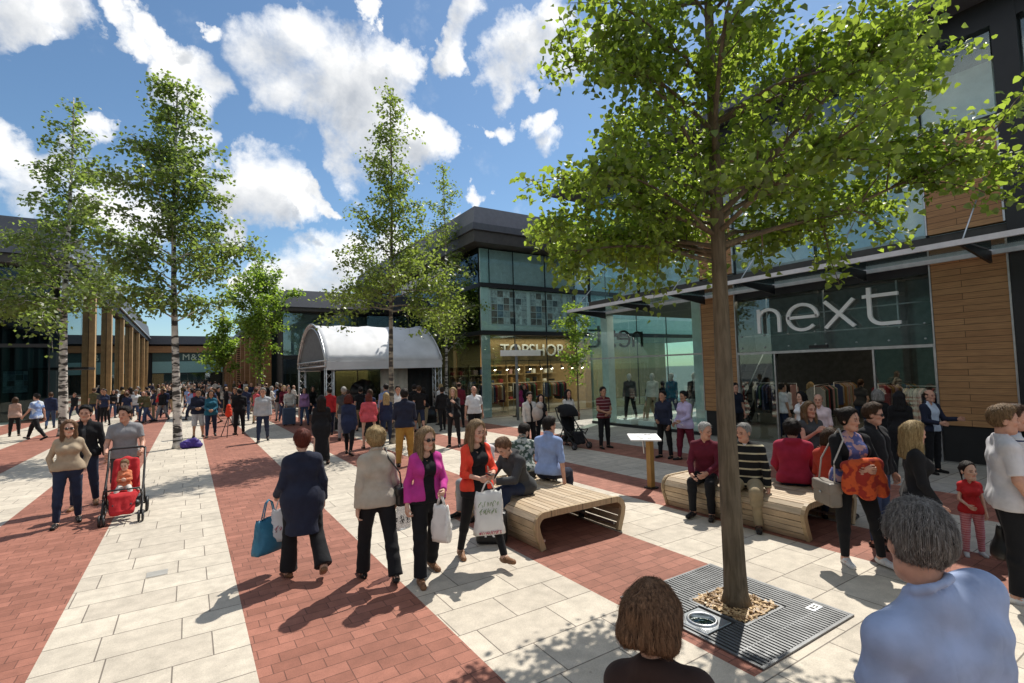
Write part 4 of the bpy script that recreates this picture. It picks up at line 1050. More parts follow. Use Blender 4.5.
# ------------------------------------------------------------------ store closing the far end
fb = thing('shop_building', 'wide teal glass store closing the far end of the street', 'building', (0, 110, 0))
pbox('wall', M['dark'], fb, -14, 16, 110.5, 125, 0, 8.4)
pbox('entrance_glass', G['upper'], fb, -5.5, 5.5, 110, 110.03, .1, 3.2); pbox('sign_glass', M['teal'], fb, -5.5, 5.5, 109.9, 110, 5.4, 6.93)
pbox('glass_band', mat('pale_teal_band', (.22, .42, .42), .2, var=.1), fb, -5.5, 5.5, 109.85, 110, 3.3, 5.35)
pbox('timber_band', M['cedar_y'], fb, -14, 16, 109.3, 110.5, 6.95, 8.1)
pbox('roof', M['slate'], fb, -14.5, 16.5, 108.6, 126, 8.4, 9.9)
s = text_sign('shop_sign', 'M&S', (-1.1, 109.8, 5.6), 1.6, (rad(90), 0, 0), mat('pale_green_sign', (.5, .62, .5), .5), .05, 1.1)
tag(s, 'pale green letters with an ampersand on dark teal glass at the far end', 'sign')

# ------------------------------------------------------------------ the other side of the square, met only in reflections
ob = thing('shop_building', 'dark glass and timber shop row facing the cedar shop across the square', 'building', (-18, 0, 0))
pbox('wall', M['teal'], ob, -30, -18, -45, 26, 0, 8.6); pbox('roof', M['slate'], ob, -31, -16.8, -46, 27, 8.604, 9.8)
for k in range(13): pbox('column', M['dark'], ob, -17.998, -17.5, -44 + k * 5.4, -43.6 + k * 5.4, 0, 8.59)
ob = thing('shop_building', 'long dark clad shop row closing the square behind the viewpoint', 'building', (0, -46, 0))
pbox('wall', M['greywall'], ob, -17, 40, -58, -46, 0, 4.5); pbox('roof', M['slate'], ob, -17.5, 41, -58.5, -45, 4.504, 5)
for k in range(9): pbox('shop_window', M['teal'], ob, -15 + k * 6, -10.4 + k * 6, -45.99, -45.9, .1, 4)

# ------------------------------------------------------------------ trees
def leaf_mat(name, c, tc_, var=.35):
    m = bpy.data.materials.new(name); N, L = nodes_of(m); N.remove(N['Principled BSDF'])
    ge = N.new('ShaderNodeNewGeometry'); mr = N.new('ShaderNodeMapRange'); mr.inputs[3].default_value = 1 - var; mr.inputs[4].default_value = 1 + var; L.new(ge.outputs['Random Per Island'], mr.inputs[0])
    hs = []
    for col in (c, tc_):
        s = N.new('ShaderNodeVectorMath'); s.operation = 'SCALE'; s.inputs[0].default_value = col; L.new(mr.outputs[0], s.inputs['Scale']); hs.append(s)
    d = N.new('ShaderNodeBsdfDiffuse'); t = N.new('ShaderNodeBsdfTranslucent'); g = N.new('ShaderNodeBsdfGlossy'); g.inputs['Roughness'].default_value = .4
    L.new(hs[0].outputs[0], d.inputs[0]); L.new(hs[1].outputs[0], t.inputs[0])
    a = N.new('ShaderNodeMixShader'); a.inputs[0].default_value = .56; L.new(d.outputs[0], a.inputs[1]); L.new(t.outputs[0], a.inputs[2])
    b_ = N.new('ShaderNodeMixShader'); b_.inputs[0].default_value = .05; L.new(a.outputs[0], b_.inputs[1]); L.new(g.outputs[0], b_.inputs[2])
    L.new(b_.outputs[0], N['Material Output'].inputs['Surface']); return m

def bark(name, c1, c2, birch=False):
    m = bpy.data.materials.new(name); N, L = nodes_of(m); b_ = N['Principled BSDF']; b_.inputs['Roughness'].default_value = .9
    tc = N.new('ShaderNodeTexCoord'); mp = N.new('ShaderNodeMapping'); mp.inputs['Scale'].default_value = (3, 3, 9) if birch else (30, 30, 4); L.new(tc.outputs['Object'], mp.inputs[0])
    nz = N.new('ShaderNodeTexNoise'); nz.inputs['Scale'].default_value = 1; nz.inputs['Detail'].default_value = 6; nz.inputs['Distortion'].default_value = .5; L.new(mp.outputs[0], nz.inputs['Vector'])
    mr = N.new('ShaderNodeMapRange'); mr.inputs[1].default_value = .47 if birch else .35; mr.inputs[2].default_value = .56 if birch else .65; L.new(nz.outputs['Fac'], mr.inputs[0])
    mx = N.new('ShaderNodeMix'); mx.data_type = 'RGBA'; mx.inputs[6].default_value = (*c1, 1); mx.inputs[7].default_value = (*c2, 1); L.new(mr.outputs[0], mx.inputs[0])
    n3 = N.new('ShaderNodeTexNoise'); n3.inputs['Scale'].default_value = 3; n3.inputs['Detail'].default_value = 5; L.new(tc.outputs['Object'], n3.inputs['Vector'])
    m3 = N.new('ShaderNodeMapRange'); m3.inputs[1].default_value = .3; m3.inputs[2].default_value = .7; m3.inputs[3].default_value = .7; m3.inputs[4].default_value = 1.25; L.new(n3.outputs['Fac'], m3.inputs[0])
    s = N.new('ShaderNodeVectorMath'); s.operation = 'SCALE'; L.new(mx.outputs[2], s.inputs[0]); L.new(m3.outputs[0], s.inputs['Scale']); L.new(s.outputs[0], b_.inputs['Base Color'])
    bp = N.new('ShaderNodeBump'); bp.inputs['Strength'].default_value = .7; bp.inputs['Distance'].default_value = .02; L.new(nz.outputs['Fac'], bp.inputs['Height']); L.new(bp.outputs[0], b_.inputs['Normal'])
    return m

def leaves_mesh(name, P, size, seed, heart=True, droop=.5):
    """P (n,3) leaf positions -> mesh of small folded leaves"""
    r = np.random.default_rng(seed); n = len(P)
    sz = size * r.uniform(.65, 1.25, n)
    a = r.uniform(0, 2 * np.pi, n); el_ = r.normal(-droop, .45, n)
    d = np.stack([np.cos(a) * np.cos(el_), np.sin(a) * np.cos(el_), np.sin(el_)], 1)
    up = np.stack([r.normal(0, .55, n), r.normal(0, .55, n), np.ones(n)], 1)
    s = np.cross(d, up); s /= np.linalg.norm(s, axis=1, keepdims=True); u = np.cross(s, d)
    if heart:
        loc = np.array([(0, 0, 0), (.47, .16, .16), (.4, .6, .13), (0, 1.02, -.2), (-.4, .6, .1), (-.47, .16, .13), (0, .45, -.02)])
        fc = np.array([(0, 1, 2, 6), (6, 2, 3, 3), (0, 6, 4, 5), (6, 3, 4, 4)])
        faces = [(0, 1, 2, 6), (2, 3, 4, 6), (6, 4, 5, 0)]
    else:
        loc = np.array([(0, 0, 0), (.42, .4, .06), (0, 1, -.05), (-.42, .4, .06)]); faces = [(0, 1, 2, 3)]
    k = len(loc)
    V = P[:, None, :] + sz[:, None, None] * (loc[None, :, 0:1] * s[:, None] + loc[None, :, 1:2] * d[:, None] + loc[None, :, 2:3] * u[:, None])
    Q = (np.array(faces)[None] + (np.arange(n) * k)[:, None, None]).reshape(-1, 4)
    me = np_mesh(name, V.reshape(-1, 3), Q)
    return me

def tree(kind, label, base, H, z0, prof, nb_, trunk_r, leaf, nleaf, lm, bm_, seed, elev=(20, 50), droop=.3, twig=.35, spread=.1, heart=True, lean=(0, 0), extra=(), top=.98, group=None, curve=.0, trunk_pts=9, leafdroop=.5, inner=.35, trim=0):
    r = np.random.default_rng(seed); R = random.Random(seed)
    t = thing(kind, label, 'tree', base, 0, group)
    mb = MB()
    tp = []
    for i in range(trunk_pts + 1):
        f = i / trunk_pts
        tp.append(Vector((lean[0] * f + curve * math.sin(f * 5 + seed), lean[1] * f + curve * math.cos(f * 4.3 + seed), H * top * f)))
    tr = [trunk_r * (1.28 if i == 0 else 1) * (1 - .93 * (i / trunk_pts) ** .9) + .006 for i in range(trunk_pts + 1)]
    # flare at the foot
    pts = [tp[0], tp[0].lerp(tp[1], .12), tp[0].lerp(tp[1], .35)] + tp[1:]; rs = [trunk_r * 1.4, trunk_r * 1.08, trunk_r * 1.0] + tr[1:]
    mb.tube(pts, rs, 14)
    def trunk_at(z):
        f = max(0, min(.999, z / (H * top))) * trunk_pts; i = int(f); return tp[i].lerp(tp[i + 1], f - i), tr[i] * (1 - (f - i)) + tr[i + 1] * (f - i)
    LP = []; W = []
    specs = []
    for k in range(nb_):
        f = (k + R.uniform(-.3, .3)) / nb_; f = max(0, min(1, f)); z = z0 + (H * .97 - z0) * f
        L_ = prof(f) * R.uniform(.7, 1.12)
        az_ = k * 2.4 + R.uniform(-.4, .4)
        if trim: L_ *= 1 - trim * max(0, math.cos(az_ - rad(147)))
        specs.append((z, az_, L_, rad(R.uniform(*elev)) + f * .35))
    specs += list(extra)
    for (z, az, L_, e) in specs:
        p, rr = trunk_at(z); d = Vector((math.cos(az) * math.cos(e), math.sin(az) * math.cos(e), math.sin(e)))
        n = 7; br = [p]; cur = p; dd = d.copy()
        for i in range(n):
            dd = (dd + Vector((R.gauss(0, .13), R.gauss(0, .13), R.gauss(0, .1) - droop / n * (1 if i > 1 else -.3)))).normalized()
            cur = cur + dd * (L_ / n); br.append(cur)
        r0 = min(rr * .5, .006 + .011 * L_)
        mb.tube(br, [r0 * (1 - .85 * i / n) for i in range(n + 1)], 6, False)
        m = int(5 + L_ * 5)
        for j in range(m):
            f = R.uniform(.18, 1) * n; i = min(n - 1, int(f)); q = br[i].lerp(br[i + 1], f - i)
            sd = Vector((R.gauss(0, 1), R.gauss(0, 1), R.gauss(.1, .6))).normalized(); bd = (br[i + 1] - br[i]).normalized()
            td = (bd * .7 + sd * .8).normalized(); tl = L_ * twig * R.uniform(.5, 1.1)
            tw = [q]; c = q
            for u in range(3):
                td = (td + Vector((R.gauss(0, .15), R.gauss(0, .15), R.gauss(0, .1) - droop * .35))).normalized(); c = c + td * tl / 3; tw.append(c)
            mb.tube(tw, [r0 * .3, r0 * .22, r0 * .15, r0 * .08], 4, False)
            LP.append(np.array([list(x) for x in tw])); W.append(tl)
        LP.append(np.array([list(x) for x in br[4:8]])); W.append(L_ * .4)
    W = np.array(W); W = W / W.sum()
    cnt = r.multinomial(nleaf, W)
    pos = []
    for tw, c in zip(LP, cnt):
        f = r.uniform(inner if len(tw) else 0, 1, c) * (len(tw) - 1); i = np.minimum(f.astype(int), len(tw) - 2); g = (f - i)[:, None]
        pos.append(tw[i] * (1 - g) + tw[i + 1] * g + r.normal(0, spread, (c, 3)) * np.array([1, 1, .8]))
    P = np.concatenate(pos)
    mb.build('trunk', bm_, t)
    me = leaves_mesh('crown', P, leaf, seed, heart, leafdroop); link_mesh('crown', me, lm, t)
    return t

BK = bark('lime_bark', (.1, .075, .045), (.17, .13, .085)); BB = bark('birch_bark', (.62, .58, .52), (.05, .045, .04), True)
LIME = leaf_mat('lime_leaf', (.115, .18, .028), (.38, .51, .055)); BIR = leaf_mat('birch_leaf', (.115, .16, .042), (.28, .38, .065)); BIY = leaf_mat('birch_leaf_bright', (.13, .18, .035), (.32, .42, .06))
LIM2 = leaf_mat('lime_leaf_far', (.13, .21, .035), (.36, .52, .06))
big_prof = lambda f: 1.95 * (1 - .75 * f ** 1.6) * (.8 + .35 * min(1, f * 5))
ex = [(3.3, rad(-36), 2.5, rad(20)), (3.55, rad(-15), 2.0, rad(26)), (3.15, rad(142), 1.55, rad(20)), (3.3, rad(124), 1.6, rad(24)), (3.4, rad(165), 1.45, rad(22)), (3.2, rad(95), 1.8, rad(20)), (3.6, rad(-60), 2.2, rad(32)), (3.3, rad(10), 2.1, rad(24)),
      (4.1, rad(-34), 2.7, rad(20)), (3.4, rad(135), 1.6, rad(30)), (3.2, rad(70), 1.8, rad(20)), (3.25, rad(110), 1.6, rad(16)), (3.6, rad(150), 1.55, rad(26)), (3.8, rad(120), 1.6, rad(28)), (4.5, rad(-40), 2.2, rad(24))]
tree('lime_tree', 'large sunlit lime tree growing from the square steel tree grate', (4.23, 2.9, .01), 8.6, 3.15, big_prof, 38, .098, .062, 33000, LIME, BK, 11, elev=(14, 48), droop=.28, twig=.34, spread=.085, extra=ex, curve=.025, trim=.3)
bp_ = lambda f: 2.55 * (1.04 - f) ** .42 * (.8 + .3 * math.sin(min(1, f * 1.6) * 3.14)) * .95
tree('birch_tree', 'tall dense birch with white trunk beside the purple bag', (-.33, 19.4, 0), 12.3, 4.0, bp_, 52, .13, .14, 12000, BIR, BB, 21, elev=(15, 50), droop=.75, twig=.42, spread=.13, heart=False, curve=.06, lean=(-.1, 0), inner=.1)
tree('birch_tree', 'loose airy birch with white trunk in front of the dark glass shop on the left', (-4.3, 27.5, 0), 14.6, 5.0, lambda f: 3.1 * (1.03 - f) ** .9 * .9 + .25, 40, .17, .165, 9500, BIR, BB, 22, elev=(5, 45), droop=.8, twig=.4, spread=.16, heart=False, curve=.08, inner=.1, extra=[(5.2, rad(200), 3.4, .12), (5.6, rad(170), 3.2, .15), (5.1, rad(250), 3.1, .1), (6, rad(220), 3.1, .2), (5.4, rad(150), 2.7, .12)])
tree('birch_tree', 'slender pale green birch standing in front of the marquee', (5.4, 15.4, 0), 11.6, 4.1, lambda f: (2.0 - 2.2 * f if f < .38 else 1.35 * (1.02 - f) ** .6) + .12, 52, .085, .105, 11500, BIY, bark('birch_bark_thin', (.3, .26, .2), (.06, .05, .045), True), 23, elev=(10, 50), droop=.5, twig=.45, spread=.13, heart=False, curve=.06, inner=.1, extra=[(4.3, rad(-20), 2.3, .12), (4.6, rad(-5), 2.3, .15), (4.2, rad(170), 1.8, .12), (4.8, rad(-40), 2.2, .2), (4.5, rad(140), 1.7, .2)])
tree('birch_tree', 'smaller thin birch behind the right end of the marquee', (10.1, 21.4, 0), 12.4, 3.0, lambda f: 1.6 * (1.02 - f) ** .6 + .15, 36, .08, .125, 4600, BIY, BB, 24, elev=(15, 55), droop=.5, twig=.42, spread=.14, heart=False, curve=.06, inner=.1)
tree('lime_tree', 'rounded bright green lime tree left of the marquee', (3.75, 35.5, 0), 8.0, 1.9, lambda f: 2.4 * math.sin(math.pi * min(1, .22 + .8 * (1 - f) ** .8)) * .95 + .2, 46, .12, .18, 8000, LIM2, BK, 25, elev=(20, 60), droop=.2, twig=.34, spread=.16, heart=False, inner=.1)
tree('lime_tree', 'slim young lime tree at the end of the street, nearly hidden by the rounded one', (2.4, 48, 0), 7.2, 2.4, lambda f: 1.8 * (1.05 - f) ** .6 + .2, 26, .09, .24, 2600, LIM2, BK, 26, elev=(20, 60), droop=.2, spread=.18, heart=False)
tree('young_tree', 'slim young tree in front of the tan shop window by the alley', (13.9, 16.6, 0), 4.7, 1.5, lambda f: .85 * math.sin(math.pi * (.2 + .75 * (1 - f))) + .15, 26, .04, .12, 1900, LIM2, BK, 27, elev=(20, 60), droop=.2, spread=.1, heart=False)

# ------------------------------------------------------------------ tree grate
gx0, gx1, gy0, gy1 = 3.46, 4.82, 2.2, 3.62
b = MB(); b.add([(gx0, gy0, .008), (gx1, gy0, .008), (gx1, gy1, .008), (gx0, gy1, .008)], [(0, 1, 2, 3)])
struct('tree_pit_ground', b, mat('pit_soil', (.03, .026, .022), .95, var=.3, nscale=20))
g = thing('tree_grate', 'square steel tree grate with fine parallel bars around the large lime', 'tree grate', (4.14, 2.91, .01))
ox0, ox1, oy0, oy1 = 3.93, 4.46, 2.64, 3.18; lx0, lx1, ly0, ly1 = 3.53, 3.86, 2.72, 3.05
GR = mat('grate_steel', (.2, .205, .21), .42, .7, var=.25, nscale=5)
def bars(q):
    x = gx0 + .05
    while x < gx1 - .03:
        segs = [(gy0 + .03, gy1 - .03)]
        if ox0 - .03 < x < ox1 + .03: segs = [(gy0 + .03, oy0 - .03), (oy1 + .03, gy1 - .03)]
        if lx0 - .02 < x < lx1 + .02: segs = [(gy0 + .03, ly0 - .02), (ly1 + .02, gy1 - .03)]
        for a_, c_ in segs: q.box(x, x + .022, a_, c_, .010, .02)
        x += .0405
    for y in (2.42, 3.38): q.box(gx0 + .03, gx1 - .03, y, y + .012, .0095, .016)
part('bars', GR, g, bars)
part('frame', GR, g, lambda q: (q.box(gx0, gx1, gy0, gy0 + .026, .009, .021), q.box(gx0, gx1, gy1 - .026, gy1, .009, .021), q.box(gx0, gx0 + .026, gy0 + .028, gy1 - .028, .009, .021), q.box(gx1 - .026, gx1, gy0 + .028, gy1 - .028, .009, .021)))
part('opening_rim', GR, g, lambda q: (q.box(ox0 - .02, ox1 + .02, oy0 - .028, oy0, .009, .024), q.box(ox0 - .02, ox1 + .02, oy1, oy1 + .028, .009, .024), q.box(ox0 - .028, ox0, oy0, oy1, .009, .0235), q.box(ox1, ox1 + .028, oy0, oy1, .009, .0235)))
part('name_plate', M['white'], g, lambda q: q.box(4.6, 4.75, 2.42, 2.5, .0202, .024))
part('plate_mark', M['black'], g, lambda q: (q.box(4.63, 4.66, 2.44, 2.48, .0242, .0255), q.box(4.68, 4.72, 2.44, 2.455, .0242, .0255), q.box(4.68, 4.72, 2.465, 2.48, .0242, .0255)))
t = thing('ground_uplight', 'round recessed uplight in a square steel plate set in the tree grate', 'light', (3.695, 2.885, .012))
part('plate', mat('uplight_plate', (.42, .44, .46), .3, .85, var=.15), t, lambda q: q.box(lx0, lx1, ly0, ly1, .0095, .025), .004)
part('ring', M['steel'], t, lambda q: q.tube([(3.695 + .115 * math.cos(a_ * .2618), 2.885 + .115 * math.sin(a_ * .2618), .028) for a_ in range(25)], .014, 6, False))
part('lens', glass('lens_glass', (.3, .4, .38), .15), t, lambda q: q.tube([(3.695, 2.885, .0255), (3.695, 2.885, .032)], .1, 20))
r_ = np.random.default_rng(4); mb = MB()
for i in range(900):
    x, y = r_.uniform(ox0 + .01, ox1 - .01), r_.uniform(oy0 + .01, oy1 - .01); a_ = r_.uniform(0, 6.28); l_, w_ = r_.uniform(.012, .03), r_.uniform(.006, .012); z = .012 + r_.uniform(0, .02); tl = r_.normal(0, .3)
    c_, s_ = math.cos(a_), math.sin(a_)
    top_ = [(x + c_ * u * l_ - s_ * v * w_, y + s_ * u * l_ + c_ * v * w_, z + u * tl * l_) for u, v in ((-1, -1), (1, -1), (1, 1), (-1, 1))]
    mb.prism(top_, (0, 0, 0), (0, 0, .006))
o = mb.build('bark_chips', None); o['kind'] = 'stuff'
m_ = bpy.data.materials.new('bark_chip'); N_, L_ = nodes_of(m_); ge = N_.new('ShaderNodeNewGeometry'); cr = N_.new('ShaderNodeValToRGB'); L_.new(ge.outputs['Random Per Island'], cr.inputs[0])
cr.color_ramp.elements[0].color = (.16, .08, .03, 1); cr.color_ramp.elements[1].color = (.6, .42, .22, 1); L_.new(cr.outputs[0], N_['Principled BSDF'].inputs['Base Color']); o.data.materials.clear(); o.data.materials.append(m_)
mb = MB((-.29, 7.13, .004)); mb.box(-.39, -.19, 7.04, 7.22, .005, .0085); tag(mb.build('access_cover', mat('cover_plate', (.42, .4, .36), .5, .3, var=.1), None), 'small square metal access cover set in the pale slabs', 'access cover')

# ------------------------------------------------------------------ benches
def bench(label, x0, x1, y0, y1, g_):
    cx, cy = (x0 + x1) / 2, (y0 + y1) / 2; w = (x1 - x0) / 2
    t = thing('slatted_bench', label, 'bench', (cx, cy, .004), 0, 'curved timber benches on the paving')
    # profile half: top -> rounded shoulder -> tucked-in foot
    prof = [(0, .45), (w * .62, .45)] + [(w - .16 + .16 * math.sin(rad(a_)), .29 + .16 * math.cos(rad(a_))) for a_ in (15, 35, 55, 75, 90)] + [(w - .02, .2), (w - .075, .05), (w - .09, .0)]
    full = [(-x, z) for x, z in reversed(prof[1:])] + prof
    # slats follow the profile
    d = [0]
    for a_, c_ in zip(full[:-1], full[1:]): d.append(d[-1] + math.hypot(c_[0] - a_[0], c_[1] - a_[1]))
    def at(s_):
        for i in range(len(d) - 1):
            if s_ <= d[i + 1] + 1e-9:
                f = (s_ - d[i]) / (d[i + 1] - d[i]); return (full[i][0] + (full[i + 1][0] - full[i][0]) * f, full[i][1] + (full[i + 1][1] - full[i][1]) * f)
        return full[-1]
    n = 25; pitch = d[-1] / n; hl = (y1 - y0) / 2 - .05
    for i in range(n):
        a_, c_ = at(i * pitch + .005), at((i + 1) * pitch - .005)
        dx, dz = c_[0] - a_[0], c_[1] - a_[1]; l = math.hypot(dx, dz); nx, nz = dz / l * .03, -dx / l * .03
        mb = MB(); pts = [(a_[0], -hl, a_[1]), (c_[0], -hl, c_[1]), (c_[0] + nx, -hl, c_[1] + nz), (a_[0] + nx, -hl, a_[1] + nz)]
        mb.prism(pts, (0, 0, 0), (0, 2 * hl, 0))
        o = mb.build('slat', SLATS[(i * 7 + len(label)) % 3], t, .003)
    for yy in (-hl - .05, hl + .004, -hl * .33 - .02, hl * .33 - .02):
        mb = MB(); end = abs(yy) > hl * .9
        off = .012 if end else -.034; th = .046; th2 = .075
        outer = []; inner = []
        for i, (x, z) in enumerate(full):
            p0, p1 = full[max(0, i - 1)], full[min(len(full) - 1, i + 1)]; tx, tz = p1[0] - p0[0], p1[1] - p0[1]; l = math.hypot(tx, tz)
            nx, nz = -tz / l, tx / l
            outer.append((x + nx * off, z + nz * off)); inner.append((x + nx * (off - th2), z + nz * (off - th2)))
        inner = [(x, max(z, 0)) for x, z in inner]; outer = [(x, max(z, 0)) for x, z in outer]
        for i in range(len(full) - 1):
            q = [outer[i], outer[i + 1], inner[i + 1], inner[i]]
            mb.prism([(x, yy, z) for x, z in q], (0, 0, 0), (0, th, 0))
        mb.build('end_frame' if end else 'rib', M['bench_edge'] if end else M['dark'], t)
    for sg in (-1, 1):
        mb = MB(); mb.bar((sg * (w - .16), -hl, .10), (sg * (w - .16), hl, .10), .03); mb.build('rail', M['steel'], t)
    return t
SLATS = [wood('slat_a', (.52, .4, .265), (.46, .345, .22), .9, 'X', 'Y', .55), wood('slat_b', (.45, .33, .205), (.42, .305, .19), .9, 'X', 'Y', .55), wood('slat_c', (.56, .44, .3), (.5, .38, .25), .9, 'X', 'Y', .55)]
bench('curved slatted timber bench on the red stripe, with its open end in full sun', 3.5, 4.98, 5.05, 7.2, 0)
bench('curved slatted timber bench with old men seated, on the edge of the shade', 6.28, 7.6, 3.35, 5.55, 1)

# ------------------------------------------------------------------ information board, lamp, marquee
px, py = 7.0, 6.42
t = thing('information_board', 'square timber post carrying a tilted white map board in the shade edge', 'information board', (px, py, .004))
part('post', mat('board_post', (.36, .22, .06), .5, var=.15), t, lambda q: q.box(px - .05, px + .05, py - .05, py + .05, .03, .87), .006)
part('foot', M['dark'], t, lambda q: q.box(px - .09, px + .09, py - .09, py + .09, .004, .03))
part('bracket', M['steel'], t, lambda q: (q.bar((px, py, .86), (px - .3, py - .1, .9), .04), q.bar((px - .26, py - .09, .89), (px - .24, py - .09, .66), .02)))
a3 = [Vector((px - .52, py - .05, .90)), Vector((px - .16, py - .42, .90)), Vector((px + .12, py - .06, .945)), Vector((px - .24, py + .31, .945))]
part('panel', M['white'], t, lambda q: q.prism(a3, (0, 0, 0), (0, 0, .025)))
def blobs(q):
    R = random.Random(3)
    u, v = a3[1] - a3[0], a3[3] - a3[0]; nrm = u.cross(v).normalized()
    for i in range(14):
        s_, t_ = R.uniform(.1, .85), R.uniform(.1, .85); l_, w_ = R.uniform(.04, .12), R.uniform(.03, .09)
        q.prism([a3[0] + u * (s_ + x * l_) + v * (t_ + y * w_) + Vector((0, 0, .026)) for x, y in ((0, 0), (1, 0), (1.2, .5), (.8, 1), (0, .8))], (0, 0, 0), nrm * .002)
part('map_marks', M['black'], t, blobs)
t = thing('street_lamp', 'slim grey lamp post with flat white arm in front of the tan shop window', 'street lamp', (12.0, 18.4, .004))
part('post', M['greywall'], t, lambda q: q.tube([(12.0, 18.4, .004), (12.0, 18.4, 3.3)], .06, 10))
part('lamp_arm', M['white'], t, lambda q: q.box(11.15, 13.2, 18.24, 18.34, 2.78, 3.03), .01)
# ---- marquee
mx0, mx1, my0, my1, ez, rz = 4.45, 9.35, 20.3, 26.3, 2.7, 4.38
mq = thing('marquee', 'grey barrel roofed stage marquee on aluminium truss legs', 'marquee', ((mx0 + mx1) / 2, (my0 + my1) / 2, .004))
CAN = mat('canopy_fabric', (.62, .63, .65), .55, var=.12, nscale=1.6); ALU = mat('aluminium_truss', (.6, .61, .62), .35, .8, var=.1)
cy, hw = (my0 + my1) / 2, (my1 - my0) / 2
RAD_ = (hw * hw + (rz - ez) ** 2) / (2 * (rz - ez)); AMX = math.asin(hw / RAD_)
def pf(a_):
    t_ = -AMX + 2 * AMX * a_ / math.pi; return cy + RAD_ * math.sin(t_), rz - RAD_ * (1 - math.cos(t_))
def roofm(q):
    n, m = 20, 24; vs = []
    for i in range(n + 1):
        a_ = math.pi * i / n; y, z = pf(a_)
        for j in range(m + 1):
            x = mx0 + (mx1 - mx0) * j / m
            sag = .05 * math.sin(j / m * math.pi * 4) ** 2 * math.sin(a_) + .012 * math.sin(j * 2.1 + i * 1.3)
            vs.append((x, y, z - sag))
    fs = [(i * (m + 1) + j, i * (m + 1) + j + 1, (i + 1) * (m + 1) + j + 1, (i + 1) * (m + 1) + j) for i in range(n) for j in range(m)]
    q.add(vs, fs, True)
o = part('roof_fabric', CAN, mq, roofm); sm = o.modifiers.new('thick', 'SOLIDIFY'); sm.thickness = .01
part('valance', CAN, mq, lambda q: [q.box(mx0 + .02, mx1 - .02, my0 - .012, my0, ez - .32, ez - .0)])
part('valance', CAN, mq, lambda q: q.box(mx0 + .02, mx1 - .02, my1 + .008, my1 + .02, ez - .32, ez - .0))
def endw(q, x):
    n = 16; pts = [(x, pf(math.pi * i / n)[0], pf(math.pi * i / n)[1] - .03) for i in range(n + 1)]
    q.prism(pts, (0, 0, 0), (.01, 0, 0))
part('end_panel', mat('end_panel_mesh', (.13, .14, .15), .8, var=.15), mq, lambda q: endw(q, mx0 + .1))
part('end_panel', mat('end_panel_mesh', (.13, .14, .15), .8), mq, lambda q: endw(q, mx1 - .12))
def arch(q, x):
    for k in (0, .18):
        q.tube([(x, pf(math.pi * i / 18)[0], pf(math.pi * i / 18)[1] - k + .03) for i in range(19)], .028, 6)
    for i in range(1, 18): 
        a_, c_ = pf(math.pi * i / 18), pf(math.pi * (i + .5) / 18); q.tube([(x, a_[0], a_[1] + .03), (x, c_[0], c_[1] - .15)], .014, 4)
part('arch_truss', ALU, mq, lambda q: arch(q, mx0)); part('arch_truss', ALU, mq, lambda q: arch(q, mx1))
for y in (my0 + .1, my1 - .1): part('eave_beam', ALU, mq, lambda q: [q.tube([(mx0, y, z), (mx1, y, z)], .03, 6) for z in (ez - .02, ez - .3)] + [q.bar((mx0 + .1 + j * .6, y, ez - .02), (mx0 + .4 + j * .6, y, ez - .3), .02) for j in range(8)])
for x in (mx0, mx1):
    part('tie_beam', ALU, mq, lambda q: [q.tube([(x, my0, ez + .05 - k), (x, my1, ez + .05 - k)], .03, 6) for k in (0, .22)] + [q.bar((x, my0 + .3 + j * .6, ez + .05), (x, my0 + .6 + j * .6, ez - .17), .02) for j in range(9)])
def leg(q, x, y):
    for dx in (-.14, .14):
        for dy in (-.14, .14): q.tube([(x + dx, y + dy, .0), (x + dx, y + dy, ez)], .025, 6)
    z = .1; s_ = 1
    while z < ez - .35:
        for dx, dy, ex_, ey_ in ((-1, -1, 1, -1), (1, -1, 1, 1), (1, 1, -1, 1), (-1, 1, -1, -1)): q.tube([(x + .14 * dx * s_, y + .14 * dy * s_, z), (x + .14 * ex_ * s_, y + .14 * ey_ * s_, z + .32)], .013, 4)
        z += .32; s_ = -s_
for x in (mx0 + .17, mx1 - .17):
    for y in (my0 + .2, my1 - .2): part('leg', ALU, mq, lambda q: leg(q, x, y))
part('stage_deck', M['black'], mq, lambda q: q.box(mx0 + .4, mx1 - .35, my0 + .55, my1 - .4, .0, .32))
def drape(q, x0, x1, y, z0, z1, amp):
    n = int((x1 - x0) / .05); vs = []
    for j in range(2):
        for i in range(n + 1):
            x = x0 + (x1 - x0) * i / n; vs.append((x, y + amp * math.sin(i * .9) * (1 if j else .6) + .3 * amp * math.sin(i * .37), z1 if j == 0 else z0))
    q.add(vs, [(i, i + 1, n + 2 + i, n + 1 + i) for i in range(n)], True)
for nm, x0, x1, y, m_ in (('curtain', 6.75, 7.95, my0 + .5, mat('cream_drape', (.5, .45, .38), .85, var=.12)), ('back_drape', 7.9, mx1 - .2, my0 + .62, mat('black_drape', (.022, .021, .02), .9, var=.2)), ('side_drape', 5.4, 6.1, my1 - .5, mat('black_drape', (.03, .03, .03), .9))):
    o = part(nm, m_, mq, lambda q: drape(q, x0, x1, y, .33, ez - .3, .05)); sm = o.modifiers.new('thick', 'SOLIDIFY'); sm.thickness = .01
t = thing('loudspeaker', 'black loudspeaker stack standing at the right end of the marquee', 'loudspeaker', (8.75, my0 + .1, .004))
part('cabinet', M['black'], t, lambda q: q.box(8.4, 9.0, my0 - .1, my0 + .45, .01, .7), .02); part('cone', M['dark'], t, lambda q: q.tube([(8.7, my0 - .1, .36), (8.7, my0 - .14, .36)], [.2, .23], 16))
t = thing('umbrella', 'dark open umbrella with one pale panel under the marquee', 'umbrella', (6.25, 21.6, 1.0))
c0 = Vector((6.25, 21.6, 1.35))
